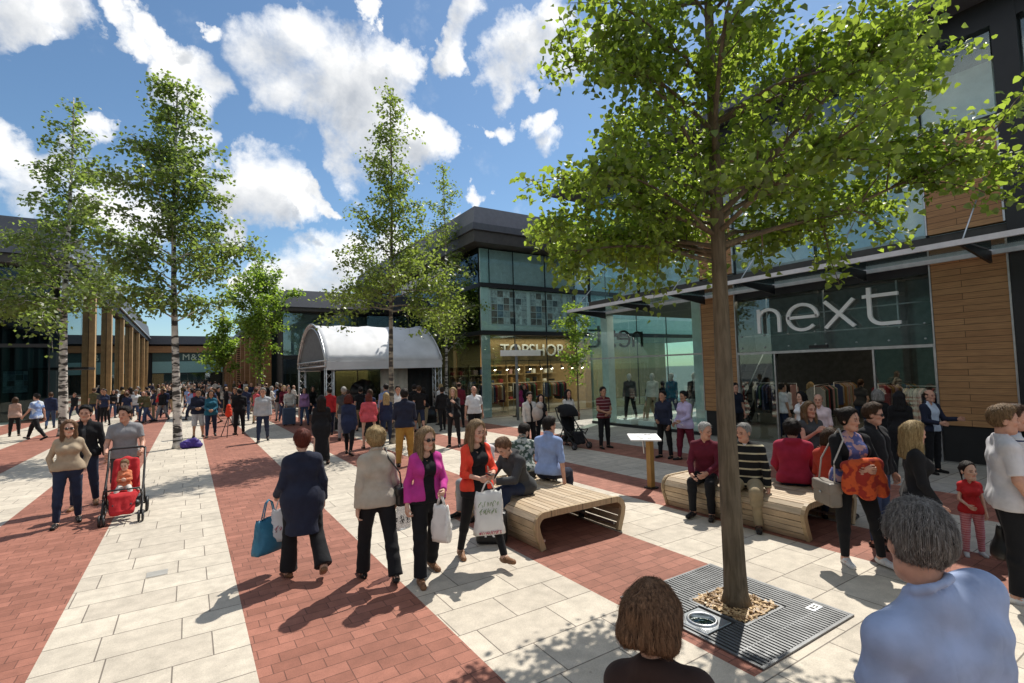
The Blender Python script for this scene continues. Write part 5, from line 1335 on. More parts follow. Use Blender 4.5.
for k in range(8):
    a0, a1 = 2 * math.pi * k / 8, 2 * math.pi * (k + 1) / 8
    def gore(q):
        vs = []
        for i in range(5):
            ph = rad(80 * i / 4)
            for a_ in (a0, (a0 + a1) / 2, a1):
                rr = .62 * math.sin(ph) * (1 if a_ != (a0 + a1) / 2 else .95); vs.append(c0 + Vector((rr * math.cos(a_), -.42 * math.cos(ph) + .1, rr * math.sin(a_))))
        q.add(vs, [(i * 3 + j, i * 3 + j + 1, i * 3 + j + 4, i * 3 + j + 3) for i in range(4) for j in range(2)], True)
    o = part('panel', M['pale'] if k == 5 else M['black'], t, gore); sm = o.modifiers.new('thick', 'SOLIDIFY'); sm.thickness = .004
part('handle', M['dark'], t, lambda q: q.tube([(6.25, 21.28, 1.35), (6.25, 22.3, 1.35)], .012, 6))

# ------------------------------------------------------------------ people
SK = [skin_mat('skin_fair', (.60, .36, .26)), skin_mat('skin_ruddy', (.56, .30, .21)), skin_mat('skin_light', (.66, .42, .31)), skin_mat('skin_tan', (.42, .23, .145)), skin_mat('skin_dark', (.16, .08, .05))]
HR = dict(brown=hair_mat('hair_brown', (.055, .028, .014)), dark=hair_mat('hair_dark', (.016, .011, .009)), black=hair_mat('hair_black', (.008, .008, .009)), blonde=hair_mat('hair_blonde', (.32, .2, .08), (.62, .45, .22)),
          grey=hair_mat('hair_grey', (.18, .17, .16), (.48, .46, .43)), saltpepper=hair_mat('hair_saltpepper', (.085, .074, .066), (.38, .35, .32)), auburn=hair_mat('hair_auburn', (.10, .022, .014), (.22, .05, .03)), light=hair_mat('hair_light_brown', (.15, .085, .04), (.32, .2, .1)), fair=hair_mat('hair_fair', (.2, .12, .06), (.45, .31, .17)), white=hair_mat('hair_white', (.5, .48, .45), (.75, .73, .7)),
          chestnut=hair_mat('hair_chestnut', (.11, .055, .03), (.36, .2, .11)))
def cl(n, c, *a, **k): return cloth('cloth_' + n, c, *a, **k)
K = dict(black=cl('black', (.013, .013, .015)), navy=cl('navy', (.026, .034, .075)), dnavy=cl('dark_navy', (.02, .024, .045)), white=cl('white', (.72, .72, .72)), offw=cl('off_white', (.6, .57, .52)), beige=cl('beige', (.44, .39, .32)), sand=cl('sand', (.38, .3, .21)), pink=cl('magenta', (.5, .045, .27)), coral=cl('coral', (.75, .07, .035)),
         red=cl('red', (.5, .03, .035)), crimson=cl('crimson', (.36, .025, .06)), brick=cl('brick_red', (.42, .05, .03)), grey=cl('grey', (.25, .25, .26)), dgrey=cl('dark_grey', (.06, .062, .065)), lgrey=cl('light_grey', (.42, .43, .45)), blue=cl('pale_blue', (.27, .36, .6)), polo=cl('polo_blue', (.34, .42, .62)), jean=cl('denim', (.05, .08, .16), rough=.95), djean=cl('dark_denim', (.022, .032, .065)),
         maroon=cl('maroon', (.13, .015, .03)), khaki=cl('khaki', (.33, .26, .16)), mustard=cl('mustard', (.36, .21, .05)), lilac=cl('lilac', (.46, .4, .58)), mauve=cl('mauve', (.3, .17, .33)), brown=cl('dark_brown', (.045, .026, .022)), olive=cl('olive', (.10, .09, .045)), teal=cl('teal_blue', (.02, .11, .17)), coralp=cl('coral_pink', (.62, .1, .12)), greenb=cl('sage', (.2, .24, .17)),
         bstripe=cl('black_striped', (.012, .012, .013), 'stripes', (.5, .44, .3), 9.5), mstripe=cl('maroon_striped', (.11, .02, .025), 'stripes', (.32, .2, .2), 11), nstripe=cl('navy_striped', (.55, .55, .57), 'stripes', (.02, .03, .09), 13), check=cl('mottled_check', (.42, .44, .4), 'blotch', (.06, .09, .07), 16), tee=cl('white_blue_tee', (.6, .66, .74), 'blotch', (.2, .3, .55), 5), orangep=cl('orange_scarf', (.6, .1, .03), 'blotch', (.3, .03, .02), 9), pinks=cl('pink_striped', (.62, .3, .33), 'stripes', (.5, .06, .1), 22), shoe=cl('black_leather', (.012, .011, .011), rough=.4), tanshoe=cl('tan_leather', (.2, .1, .05), rough=.5), wshoe=cl('white_canvas', (.6, .6, .6)), shade=mat('sunglass_black', (.006, .006, .007), .15, var=0))
WALK = dict(legs=((24, 3, 10, 2), (-14, 3, -36, 2))); WALK2 = dict(legs=((-14, 3, -34, 2), (24, 3, 8, 2)))
STAND = dict(legs=((2, 4, 0, 2), (-2, 5, -4, 3))); SIT = dict(legs=((86, 6, 2, 2), (83, 8, -3, 2)))
def tr(m='black', **k): return ('trousers', K[m], k)
def sh(m='shoe', kind='shoe'): return (kind, K[m])
PEOPLE = {}
def P(key, x, y, face, height, label, hair, wear, res=1.0, skin=0, z=.004, **pose):
    spec = dict(label=label, height=height, skin=SK[skin], hair=(hair[0], HR[hair[1]]) if hair else None, wear=wear, **pose)
    o, p = make_person(spec, res, (x, y, z), face); PEOPLE[key] = (o, p); return o, p

# --- nearest two, seen from behind
P('polo_man', 2.21, .68, -20, 1.73, 'grey haired man in pale blue polo shirt seen from behind, nearest the camera', ('short', 'saltpepper'),
  [('polo_shirt', K['polo'], dict(e=.02, wr=.004)), tr('dgrey'), sh()], .62, 1, build=1.2, belly=.03, side=-16, headk=1.03, headroll=6, head=(-26, 8), arms=((8, 12, 30, 0), (8, 12, 30, 0)), **STAND)
P('brown_woman', 1.30, 1.12, -64, 1.51, 'woman with brown bobbed hair and dark brown top at the bottom edge', ('bob', 'chestnut'),
  [('jumper', K['brown'], dict(e=.012)), tr('dgrey'), sh()], .62, 0, sex='f', build=1.08, side=-9, headk=.95, hz=.055, head=(6, 10), arms=((10, 10, 30, -5), (10, 10, 30, -5)), **STAND)
# --- walking group in the middle
P('navy_woman', 1.07, 6.06, 2, 1.6, 'woman in long navy coat walking away with short dark auburn hair', ('crop', 'auburn'),
  [('coat', K['dnavy'], dict(skirt=.52, skw=.21, e=.03, collar=False)), tr('black', flare=.05, e=.016), ('collar', K['white']), sh('tanshoe')], .8, 0, sex='f', build=1.14, belly=.02, legs=((-10, 5, -40, 2), (8, 4, 2, 2)), arms=((0, 16, 12, 4), (5, 14, 55, 6)), curl=(40, 70))
P('beige_woman', 1.71, 5.45, -8, 1.63, 'woman in beige jacket and black trousers walking away with curly blonde hair', ('curly', 'blonde'),
  [('jacket', K['beige'], dict(hem=-.08, e=.024)), tr('black', flare=.028), sh()], .8, 0, sex='f', build=1.05, legs=((-15, 5, -26, 2), (14, 4, 6, 2)), arms=((8, 15, 18, 4), (-6, 10, 2, 5)))
P('pink_woman', 2.17, 5.18, 178, 1.62, 'woman in bright pink cardigan and sunglasses carrying a white carrier bag', ('long', 'fair'),
  [('cardigan', K['pink'], dict(open=.06, hem=-.02, sleeve=1.9)), ('top', K['black'], dict(hem=-.05, sleeve=0, vneck=.11)), tr('black', flare=.022, e=.018), sh('tanshoe'), ('sunglasses', K['shade'])], .8, 0, sex='f', build=1.02,
  legs=((14, 4, 4, 2), (-12, 4, -22, 2)), arms=((-10, 14, 25, 10), (14, 12, 72, -25)), head=(14, 6), curl=(40, 70))
P('coral_woman', 2.83, 5.26, 176, 1.65, 'woman in coral red cardigan over black, looking at what she holds', ('long', 'fair'),
  [('cardigan', K['coral'], dict(open=.085, hem=-.04, sleeve=1.4)), ('top', K['black'], dict(hem=-.12, sleeve=0, vneck=.12)), ('leggings', K['black']), sh('tanshoe')], .8, 0, sex='f', build=.98,
  legs=((-16, 3, -20, 2), (30, 6, 24, 4)), arms=((12, 12, 80, -32), (22, 12, 88, -30)), head=(16, 10), curl=(60, 60))
# --- left trio
P('sunglasses_woman', -1.57, 10.4, 184, 1.62, 'woman in beige jumper and sunglasses, hands in jeans pockets', ('long', 'chestnut'),
  [('jumper', K['sand'], dict(hem=-.02, e=.016)), ('jeans', K['djean']), sh(), ('sunglasses', K['shade'])], .95, 0, sex='f', build=1.0, belly=.01, legs=((14, 3, 2, 2), (-8, 3, -20, 2)), arms=((-16, 22, 16, -14), (-16, 22, 16, -14)), head=(6, 2), curl=(60, 60))
P('black_jacket_man', -1.53, 11.6, 178, 1.79, 'dark haired man in black jacket behind the woman in sunglasses', ('short', 'black'),
  [('jacket', K['black'], dict(open=.02)), ('top', K['dgrey'], dict(sleeve=0, hem=-.03)), ('jeans', K['djean']), sh('tanshoe', 'trainer')], .95, 1, legs=((10, 3, 2, 2), (-10, 3, -20, 2)), arms=((-6, 12, 8, 8), (0, 14, 18, 14)), head=(-4, 2))
P('stroller_man', -.93, 11.15, 182, 1.77, 'man in grey T-shirt pushing the red pushchair', ('short', 'dark'),
  [('shirt', K['grey'], dict(collar=False, sleeve=.66, e=.014)), ('shorts', K['dgrey']), sh('wshoe', 'trainer')], .95, 1, build=1.06, lean=4, legs=((16, 3, 2, 2), (-12, 3, -26, 2)), arms=((14, 14, 62, -2), (14, 14, 62, -2)), head=(-34, 2), curl=(80, 80))
# --- bench one
P('phone_man', 4.0, 6.05, 100, 1.76, 'young man in dark grey hooded jacket hunched over his phone on the sunny bench', ('crop', 'chestnut'),
  [('hoodie', K['dgrey'], dict(hem=-.05)), ('jeans', K['djean']), sh('wshoe', 'trainer')], .85, 0, lean=30, legs=((84, 10, 10, 2), (96, 4, 12, 0)), arms=((38, 12, 88, -38), (38, 12, 88, -38)), head=(0, 24), curl=(60, 60))
P('check_man', 4.58, 6.86, -24, 1.74, 'man in mottled grey green shirt bending forward behind the man with phone', ('short', 'dark'),
  [('shirt', K['check'], dict(hem=-.04)), ('trousers', K['dgrey']), sh()], .95, 0, lean=26, arms=((30, 10, 70, -20), (30, 10, 70, -20)), head=(-48, 20), **SIT)
P('blue_shirt_man', 4.72, 6.42, -64, 1.8, 'man in pale blue shirt with rolled sleeves seated with his back turned', ('short', 'dark'),
  [('shirt', K['blue'], dict(hem=-.05, sleeve=1.05, e=.018)), ('trousers', K['dnavy']), sh()], .85, 1, lean=6, legs=((82, 6, 6, 2), (78, 8, 10, 2)), arms=((-14, 16, -8, 10), (10, 10, 60, -20)), head=(-28, 2))
P('white_shirt_elder', 3.9, 7.0, 112, 1.72, 'old man in white shirt facing out at far end of the sunny bench', ('bald', 'light'),
  [('shirt', cl('pinkish_white', (.68, .6, .6)), dict(hem=-.05)), ('trousers', K['grey']), sh()], .95, 1, lean=4, arms=((14, 10, 62, -20), (14, 10, 62, -20)), head=(36, 4), **SIT)
# --- bench two
P('maroon_elder', 6.6, 4.93, 112, 1.72, 'old man in maroon jumper seated on the shaded bench left of the tree trunk', ('buzz', 'white'),
  [('jumper', K['maroon'], dict(hem=-.05)), ('trousers', K['black']), sh()], .85, 1, lean=8, legs=((86, 4, 4, 0), (84, 6, 2, 2)), arms=((24, 8, 55, -18), (28, 8, 62, -28)), head=(62, 4), belly=.01)
P('striped_elder', 6.6, 4.28, 114, 1.74, 'old man in black jumper with thin pale stripes and khaki trousers on the bench', ('buzz', 'grey'),
  [('jumper', K['bstripe'], dict(hem=-.06, e=.02)), tr('khaki', e=.02), ('collar', K['white']), sh()], .85, 1, lean=6, build=1.1, belly=.03, legs=((84, 9, 4, 2), (82, 8, -2, 2)), arms=((18, 12, 40, -10), (10, 14, 22, 6)), head=(-30, 2))
P('red_hoodie', 7.26, 3.98, -62, 1.74, 'person in raspberry red hooded top seated with back turned on the shaded bench', ('curly', 'dark'),
  [('hoodie', K['crimson'], dict(hem=-.08, e=.026)), ('jeans', K['djean']), sh()], .85, 1, lean=8, build=1.08, arms=((12, 12, 50, -15), (12, 12, 50, -15)), head=(0, 4), **SIT)
P('red_jacket', 7.2, 3.46, -74, 1.66, 'person in brick red jacket seated at the near end of the shaded bench', ('bob', 'brown'),
  [('hoodie', K['brick'], dict(hem=-.06)), ('jeans', K['djean']), sh()], .95, 0, sex='f', lean=8, build=1.1, arms=((12, 10, 50, -15), (12, 10, 50, -15)), head=(0, 6), **SIT)
# --- right group
P('scarf_woman', 6.15, 2.74, 146, 1.68, 'woman with folded arms in black cardigan holding an orange red patterned jacket', ('bun', 'dark'),
  [('cardigan', K['black'], dict(open=.09, hem=-.12)), ('top', cl('blue_print', (.1, .12, .3), 'blotch', (.5, .3, .3), 14), dict(sleeve=0, hem=-.02)), ('leggings', K['black']), ('trainer', K['wshoe'])], .75, 1, sex='f', build=1.16, belly=.02,
  legs=((2, 4, 2, 2), (16, 6, 0, 6)), arms=((24, 14, 78, -52), (20, 14, 72, -52)), head=(28, 2), curl=(50, 50))
P('sunglass_man', 6.92, 2.82, 176, 1.68, 'man in dark jacket and sunglasses standing behind woman with folded arms', ('short', 'brown'),
  [('jacket', K['black'], dict(open=.02)), ('top', K['dgrey'], dict(sleeve=0)), ('jeans', K['jean']), sh(), ('sunglasses', K['shade'])], .85, 1, build=1.12, belly=.03, head=(20, 4), arms=((4, 14, 20, -6), (4, 14, 20, -6)), **STAND)
P('blonde_woman', 6.08, 2.13, 208, 1.58, 'woman with long blonde hair in black jacket, turned to the right', ('long', 'blonde'),
  [('jacket', K['black'], dict(e=.02)), tr('black'), sh()], .8, 1, sex='f', build=1.06, head=(16, 4), arms=((6, 12, 30, 0), (6, 12, 30, 0)), **STAND)
P('girl', 7.34, 2.08, 120, .98, 'small girl in red top and pink striped leggings', ('pony', 'dark'),
  [('shirt', K['red'], dict(collar=False, hem=-.1, e=.018, sleeve=.5)), ('leggings', K['pinks'], dict(e=.02)), ('trainer', K['wshoe'])], 1.25, 2, sex='f', headk=1.42, build=.95, cat='child', head=(24, -4), arms=((12, 12, 70, -20), (5, 10, 15, 5)), legs=((4, 4, 0, 2), (-4, 4, -6, 2)))
P('white_tee_man', 6.34, 1.52, 206, 1.75, 'man in plain white T-shirt and black trousers at the right edge', ('short', 'light'),
  [('shirt', cl('cool_white', (.62, .6, .62)), dict(collar=False, hem=-.12, e=.022, sleeve=.85)), tr('black', e=.022), ('trainer', K['wshoe'])], .75, 1, build=1.12, belly=.03, head=(0, 0), legs=((2, 4, -6, 2), (10, 4, 0, 2)), arms=((4, 14, 24, 4), (2, 12, 10, 4)))
P('navy_stripe_man', 7.1, 1.62, 200, 1.7, 'man in navy and white striped top behind the man in white T-shirt', ('short', 'brown'),
  [('jumper', K['nstripe'], dict(hem=-.08)), tr('dnavy'), sh()], 1.0, 1, head=(0, 0), **STAND)
# --- between the benches and the glass shop
P('striped_polo_man', 9.5, 10.3, 170, 1.66, 'man in maroon striped polo shirt standing alone with folded arms in the shade', ('short', 'dark'),
  [('polo_shirt', K['mstripe'], dict(hem=-.08)), tr('black'), sh()], 1.1, 3, belly=.03, arms=((14, 12, 62, -50), (10, 10, 50, -46)), **STAND)
P('navy_shade_man', 9.55, 8.28, 100, 1.6, 'man in navy jacket standing in shade by the glass, beside the lilac top', ('short', 'black'),
  [('jacket', K['dnavy']), tr('black'), sh()], 1.1, 3, arms=((8, 8, 60, -30), (4, 8, 20, 0)), **STAND)
P('lilac_woman', 9.65, 7.75, 80, 1.6, 'woman in lilac top and maroon trousers holding a sheet of paper', ('crop', 'black'),
  [('jumper', K['lilac'], dict(hem=-.12, e=.02)), tr('maroon'), sh()], 1.1, 3, sex='f', build=1.15, legs=((10, 4, 2, 2), (-8, 4, -14, 2)), arms=((6, 8, 50, -10), (16, 10, 70, -8)))
P('pram_woman', 9.25, 11.5, 172, 1.58, 'woman in white top standing behind the black pram', ('long', 'black'),
  [('shirt', K['offw'], dict(sleeve=1.6)), tr('dgrey'), sh()], 1.1, 1, sex='f', arms=((20, 10, 60, 0), (20, 10, 60, 0)), curl=(80, 80), **STAND)
P('pale_jacket_man', 7.75, 11.3, 176, 1.58, 'man in pale jacket with small pale bundle in his arms behind the sunny bench', ('crop', 'dark'),
  [('jacket', K['offw'], dict(open=.03)), ('top', K['black'], dict(sleeve=0)), tr('black'), sh()], 1.1, 0, arms=((6, 10, 20, 0), (18, 12, 85, -35)), **STAND)
P('black_girl', 8.35, 11.6, 150, 1.48, 'girl in black with dark hair left of the black pram', ('long', 'black'),
  [('top', K['black'], dict(sleeve=.7)), tr('black'), sh()], 1.2, 0, sex='f', **STAND)
P('white_short_man', 7.4, 13.8, 172, 1.73, 'grey haired man in white short sleeved shirt facing the camera', ('bald', 'grey'),
  [('shirt', K['white'], dict(hem=-.04, sleeve=.8, e=.018)), tr('black'), sh()], 1.1, 1, build=1.1, belly=.04, arms=((-6, 14, 6, 8), (-6, 14, 6, 8)), **STAND)
P('phone_blonde', 6.5, 13.4, 140, 1.73, 'blonde woman in black with one hand raised to her face', ('long', 'blonde'),
  [('jacket', K['black'], dict(open=.03)), ('top', K['dgrey'], dict(sleeve=0)), ('leggings', K['black']), sh()], 1.1, 0, sex='f', arms=((8, 10, 60, -30), (40, 14, 130, -20)), **STAND)
P('mustard_man', 4.3, 11.5, -14, 1.82, 'man in navy jacket and mustard trousers seen from behind', ('short', 'dark'),
  [('jacket', K['dnavy']), tr('mustard', e=.02), sh()], 1.1, 1, build=1.06, arms=((10, 10, 70, -30), (10, 10, 70, -30)), **STAND)
P('navy_blonde', 5.1, 15.2, -16, 1.64, 'blonde woman in navy top and jeans seen from behind', ('long', 'blonde'),
  [('jumper', K['navy'], dict(hem=-.1)), ('jeans', K['djean']), sh()], 1.3, 0, sex='f', **WALK)
P('white_behind', 5.8, 16.1, 170, 1.78, 'man in white shirt partly hidden behind the navy jacket', ('short', 'dark'),
  [('shirt', K['white'], dict(sleeve=1.9)), tr('dgrey'), sh()], 1.3, 1, **STAND)
P('coral_back', 4.5, 15.0, -10, 1.62, 'woman in coral pink top seen from behind near the marquee', ('bob', 'auburn'),
  [('jumper', K['coralp'], dict(hem=-.1, e=.024)), ('skirt', K['black'], dict(z=.4)), sh()], 1.3, 0, sex='f', build=1.2, arms=((6, 16, 40, -10), (6, 16, 40, -10)), **STAND)
P('navy_walker', 3.68, 14.1, -30, 1.68, 'woman in long navy top walking towards the marquee', ('bob', 'auburn'),
  [('coat', K['navy'], dict(skirt=.62, skw=.16, collar=False)), ('leggings', K['black']), sh()], 1.2, 0, sex='f', **WALK2)
P('long_black', 2.75, 13.05, -10, 1.7, 'woman with long dark hair in ankle length black dress', ('long', 'dark'),
  [('coat', K['black'], dict(skirt=.12, skw=.2, collar=False)), sh()], 1.1, 0, sex='f', build=1.06, arms=((10, 12, 60, -20), (6, 10, 30, 0)), **STAND)
P('grey_shirt_man', 2.11, 19.0, 172, 1.86, 'tall pale haired man in grey shirt and jeans walking to the camera', ('short', 'grey'),
  [('shirt', K['lgrey'], dict(hem=-.08, sleeve=1.9, e=.02)), ('jeans', K['djean']), sh()], 1.2, 1, **WALK)
P('black_back', 1.65, 22.2, 10, 1.75, 'man all in black seen from behind beside a thin stand', ('short', 'black'), [('shirt', K['black'], dict(sleeve=1.2, e=.02)), tr('black'), sh()], 1.3, 1, build=1.08, **STAND)
P('teal_woman', .7, 22.0, 178, 1.78, 'woman in teal and navy top with jeans, left of the thin stand', ('bob', 'dark'), [('jumper', K['teal'], dict(hem=-.1)), ('jeans', K['djean']), sh()], 1.3, 3, sex='f', arms=((14, 8, 70, -30), (14, 8, 70, -30)), **WALK)
P('shorts_boy', .3, 22.4, 180, 1.8, 'youth in dark top and pale grey shorts right of the purple bag', ('short', 'black'), [('hoodie', K['dnavy'], dict(hem=-.1)), ('shorts', K['lgrey'], dict(len=1.15, e=.03)), sh('shoe', 'trainer')], 1.3, 3, arms=((10, 10, 75, -35), (10, 10, 75, -35)), **STAND)
P('lavender_woman', 4.3, 23.8, 165, 1.66, 'woman in mauve top and jeans by the marquee leg', ('bob', 'dark'), [('jumper', K['mauve'], dict(hem=-.08)), ('jeans', K['jean']), sh()], 1.4, 0, sex='f', **STAND)
P('trolley_man', 3.8, 24.6, 176, 1.68, 'man in pale top standing behind a slate blue suitcase', ('short', 'grey'), [('jumper', K['offw']), tr('grey'), sh()], 1.4, 0, arms=((14, 8, 50, -8), (14, 8, 50, -8)), **STAND)
P('blush_watcher', -6.1, 29.0, 8, 1.63, 'woman in blush pink top looking at the dark shop window on the far left', ('bob', 'brown'), [('jumper', cl('blush', (.5, .33, .27)), dict(hem=-.1)), tr('black'), sh()], 1.4, 0, sex='f', **STAND)
P('tee_walker', -4.95, 26.4, 60, 1.86, 'youth in white and blue T-shirt striding left past the dark window', ('short', 'dark'), [('shirt', K['tee'], dict(collar=False, hem=-.1, e=.024)), tr('black'), sh('shoe', 'trainer')], 1.3, 1, legs=((34, 3, 20, 2), (-22, 3, -40, 2)), arms=((-16, 8, -5, 4), (22, 8, 45, 0)))
P('magenta_walker', 12.9, 21.9 - 2.4, 70, 1.5, 'woman in magenta tunic walking left below the white letters on tan', ('bob', 'black'), [('coat', cl('plum', (.22, .02, .1)), dict(skirt=.55, skw=.17, collar=False)), ('leggings', K['black']), sh()], 1.4, 4, sex='f', **WALK)
P('dark_stander', 13.1, 19.5, 150, 1.5, 'figure in dark jacket standing right of the lamp post', ('short', 'dark'), [('jacket', K['black']), tr('black'), sh()], 1.4, 1, **STAND)
# --- by the open doorway
P('smoker_woman', 7.9, 4.05, 150, 1.6, 'woman with light brown hair touching her mouth behind the shaded bench', ('long', 'light'), [('top', K['dgrey'], dict(sleeve=.3)), ('jeans', K['djean']), sh()], 1.1, 1, sex='f', build=1.1, arms=((30, 10, 135, -30), (10, 8, 70, -40)), **STAND)
P('navy_tee_man', 12.75, 8.5, 160, 1.66, 'man in dark T-shirt with pale chest print left of the doorway', ('short', 'black'), [('shirt', cl('navy_print', (.012, .016, .03)), dict(collar=False, sleeve=.7)), tr('black'), sh()], 1.2, 1, **STAND)
P('white_tee_door', 14.1, 7.95, 240, 1.6, 'man in white T-shirt standing just inside the doorway', ('short', 'dark'), [('shirt', K['white'], dict(collar=False, hem=-.1, sleeve=.7)), ('jeans', K['djean']), sh()], 1.3, 3, **STAND)
P('white_top_pair', 10.6, 5.25, 110, 1.58, 'balding man in pale pink shirt walking out before the doorway', ('bald', 'light'), [('shirt', cl('pale_pink', (.62, .5, .52)), dict(sleeve=1.2)), tr('dgrey'), sh()], 1.2, 1, **WALK)
P('white_vest_woman', 11.2, 5.9, 70, 1.55, 'dark haired woman in white top before the doorway, back turned', ('bob', 'black'), [('shirt', K['white'], dict(sleeve=.5)), tr('dnavy'), sh()], 1.2, 0, sex='f', **STAND)
P('grey_hair_woman', 11.7, 4.65, -60, 1.6, 'grey haired woman in black facing the window right of the doorway', ('bob', 'grey'), [('jacket', K['black']), tr('black'), sh()], 1.2, 0, sex='f', **STAND)
P('pale_pack_man', 12.0, 3.9, 160, 1.6, 'man in pale blue shirt and dark jacket before the cedar panel', ('bald', 'brown'), [('jacket', K['dnavy'], dict(open=.09)), ('shirt', cl('ice_blue', (.5, .58, .7)), dict(sleeve=0)), tr('black'), sh()], 1.2, 1, arms=((10, 10, 80, -30), (20, 14, 95, 10)), **STAND)
P('dark_window_woman', 11.2, 4.1, -70, 1.6, 'figure in dark coat looking into the window left of the cedar panel', ('long', 'black'), [('coat', K['black'], dict(skirt=.6, skw=.15)), tr('black'), sh()], 1.3, 1, sex='f', **STAND)

# ------------------------------------------------------------------ the distant crowd: a few figures, copied with other clothes
CR = []
bases = [('m', STAND, ('short', 'dark'), 'shirt', 'trousers', ((4, 8, 10, 4), (4, 8, 10, 4))), ('f', STAND, ('long', 'dark'), 'jumper', 'jeans', ((10, 8, 60, -30), (4, 8, 20, 0))), ('m', WALK, ('short', 'dark'), 'jacket', 'jeans', ((-14, 8, 0, 4), (16, 8, 30, 0))),
         ('f', WALK2, ('bob', 'dark'), 'cardigan', 'trousers', ((16, 8, 40, 0), (-14, 8, 5, 4))), ('m', STAND, ('bald', 'dark'), 'jumper', 'trousers', ((12, 10, 75, -40), (12, 10, 75, -40))), ('f', STAND, ('pony', 'dark'), 'shirt', 'leggings', ((-10, 20, 10, -20), (6, 8, 14, 2))),
         ('m', WALK2, ('crop', 'dark'), 'polo_shirt', 'shorts', ((10, 8, 30, 0), (-8, 8, 10, 4)))]
SHC = [('black', 'black'), ('white', 'white'), ('navy', 'navy'), ('red', 'red'), ('grey', 'grey'), ('pale blue', 'blue'), ('beige', 'beige'), ('coral', 'coralp'), ('lilac', 'lilac'), ('teal', 'teal'), ('dark grey', 'dgrey'), ('cream', 'offw'), ('maroon', 'maroon'), ('olive', 'olive')]
TRC = [('black', 'black'), ('denim', 'jean'), ('dark denim', 'djean'), ('khaki', 'khaki'), ('grey', 'grey')]
HRC = [('dark', 'dark'), ('brown', 'brown'), ('blonde', 'blonde'), ('grey', 'grey'), ('auburn', 'auburn')]
GARN = ['shirt', 'top', 'jacket', 'cardigan', 'jumper', 'blouse', 'polo shirt']; STY = ['short', 'long', 'short', 'bobbed', 'thinning', 'ponytailed', 'cropped']
for bi, (sx, ps, hr, gm, tm, am) in enumerate(bases):
    o, p = P('crowd%d' % bi, 0, 60, 0, 1.72, 'x', hr, [(gm, K['black']), (tm, K['black']), sh()], 1.9, 0, sex=sx, arms=am, **ps)
    CR.append(o)
R_ = random.Random(5); placed = []
def crowd_spots():
    out = []
    zones = [((-3.9, -.9), (31, 46), 24, 'beside the timber columns'), ((-5.6, -2.6), (32, 40), 5, 'close to the first timber column'), ((-2.6, 4.8), (46, 66), 34, 'deep in the far crowd'), ((-4.6, 5.0), (68, 98), 16, 'at the far end of the street'), ((.9, 5.6), (26, 40), 32, 'in the crowd left of the marquee'), ((4.2, 9.0), (16.6, 19.6), 13, 'in front of the marquee stage'), ((-.6, 1.2), (27, 40), 6, 'behind the purple bag'), ((14.6, 19), (4.8, 9), 5, 'inside the cedar shop doorway'), ((14.2, 17), (10.6, 14.2), 4, 'inside the glass corner')]
    for (x0, x1), (y0, y1), n, w in zones:
        k = 0; tries = 0
        while k < n and tries < 500:
            tries += 1; x, y = R_.uniform(x0, x1), R_.uniform(y0, y1)
            if all((x - a) ** 2 + (y - b_) ** 2 > .42 for a, b_ in placed): placed.append((x, y)); out.append((x, y, w)); k += 1
    return out
used = set(); first = set()
for n_, (x, y, where) in enumerate(crowd_spots()):
    bi = R_.randrange(len(CR)); src = CR[bi]
    for _ in range(200):
        a_, c_, d_ = R_.choices(SHC, (9, 4, 6, 1.2, 3, 2, 2, 1, 1, 1.2, 4, 2, 1.2, 2))[0], R_.choice(TRC), R_.choices(HRC, (5, 4, 2, 2, 1))[0]
        key = (bi, a_[0], c_[0], d_[0], where)
        if key not in used: break
    used.add(key)
    sk_ = R_.choices(SK, (5, 4, 4, 2, 1))[0]
    if bi in first:
        o = src.copy(); C.objects.link(o)
        kids = [k_.copy() for k_ in src.children]
        for k_ in kids: C.objects.link(k_); k_.parent = o
    else:
        first.add(bi); o = src; kids = list(src.children)
    o.location = (x, y, .035 if x > 14 else .004); hgt = R_.uniform(1.58, 1.84) if y > 16 else R_.uniform(1.5, 1.66); o.scale = (hgt / 1.75,) * 3
    o.rotation_euler = (rad(R_.uniform(-1.5, 1.5)), rad(R_.uniform(-2, 2)), rad(R_.choice((180, 180, 0, 160, 200, 90, -90, 20)) + R_.uniform(-30, 30)))
    if 'stage' in where: o.rotation_euler = (0, 0, rad(R_.uniform(-40, 40)))
    tn = {'shorts': 'shorts', 'jeans': 'jeans', 'leggings': 'leggings'}.get(bases[bi][4], 'trousers')
    o['label'] = f'{d_[0]} {STY[bi]} hair, {a_[0]} {GARN[bi]}, {c_[0]} {tn}, {where}'; o['category'] = 'person'; o['group'] = 'shoppers in the distant crowd'
    def own(ob, m): ob.material_slots[0].link = 'OBJECT'; ob.material_slots[0].material = m
    own(o, sk_)
    for k_ in kids:
        nm = k_.name.split('.')[0]
        own(k_, HR[d_[1]] if nm == 'hair' else K['shoe'] if nm == 'shoe' else K[c_[1]] if nm in ('trousers', 'jeans', 'leggings', 'shorts') else K[a_[1]])
    
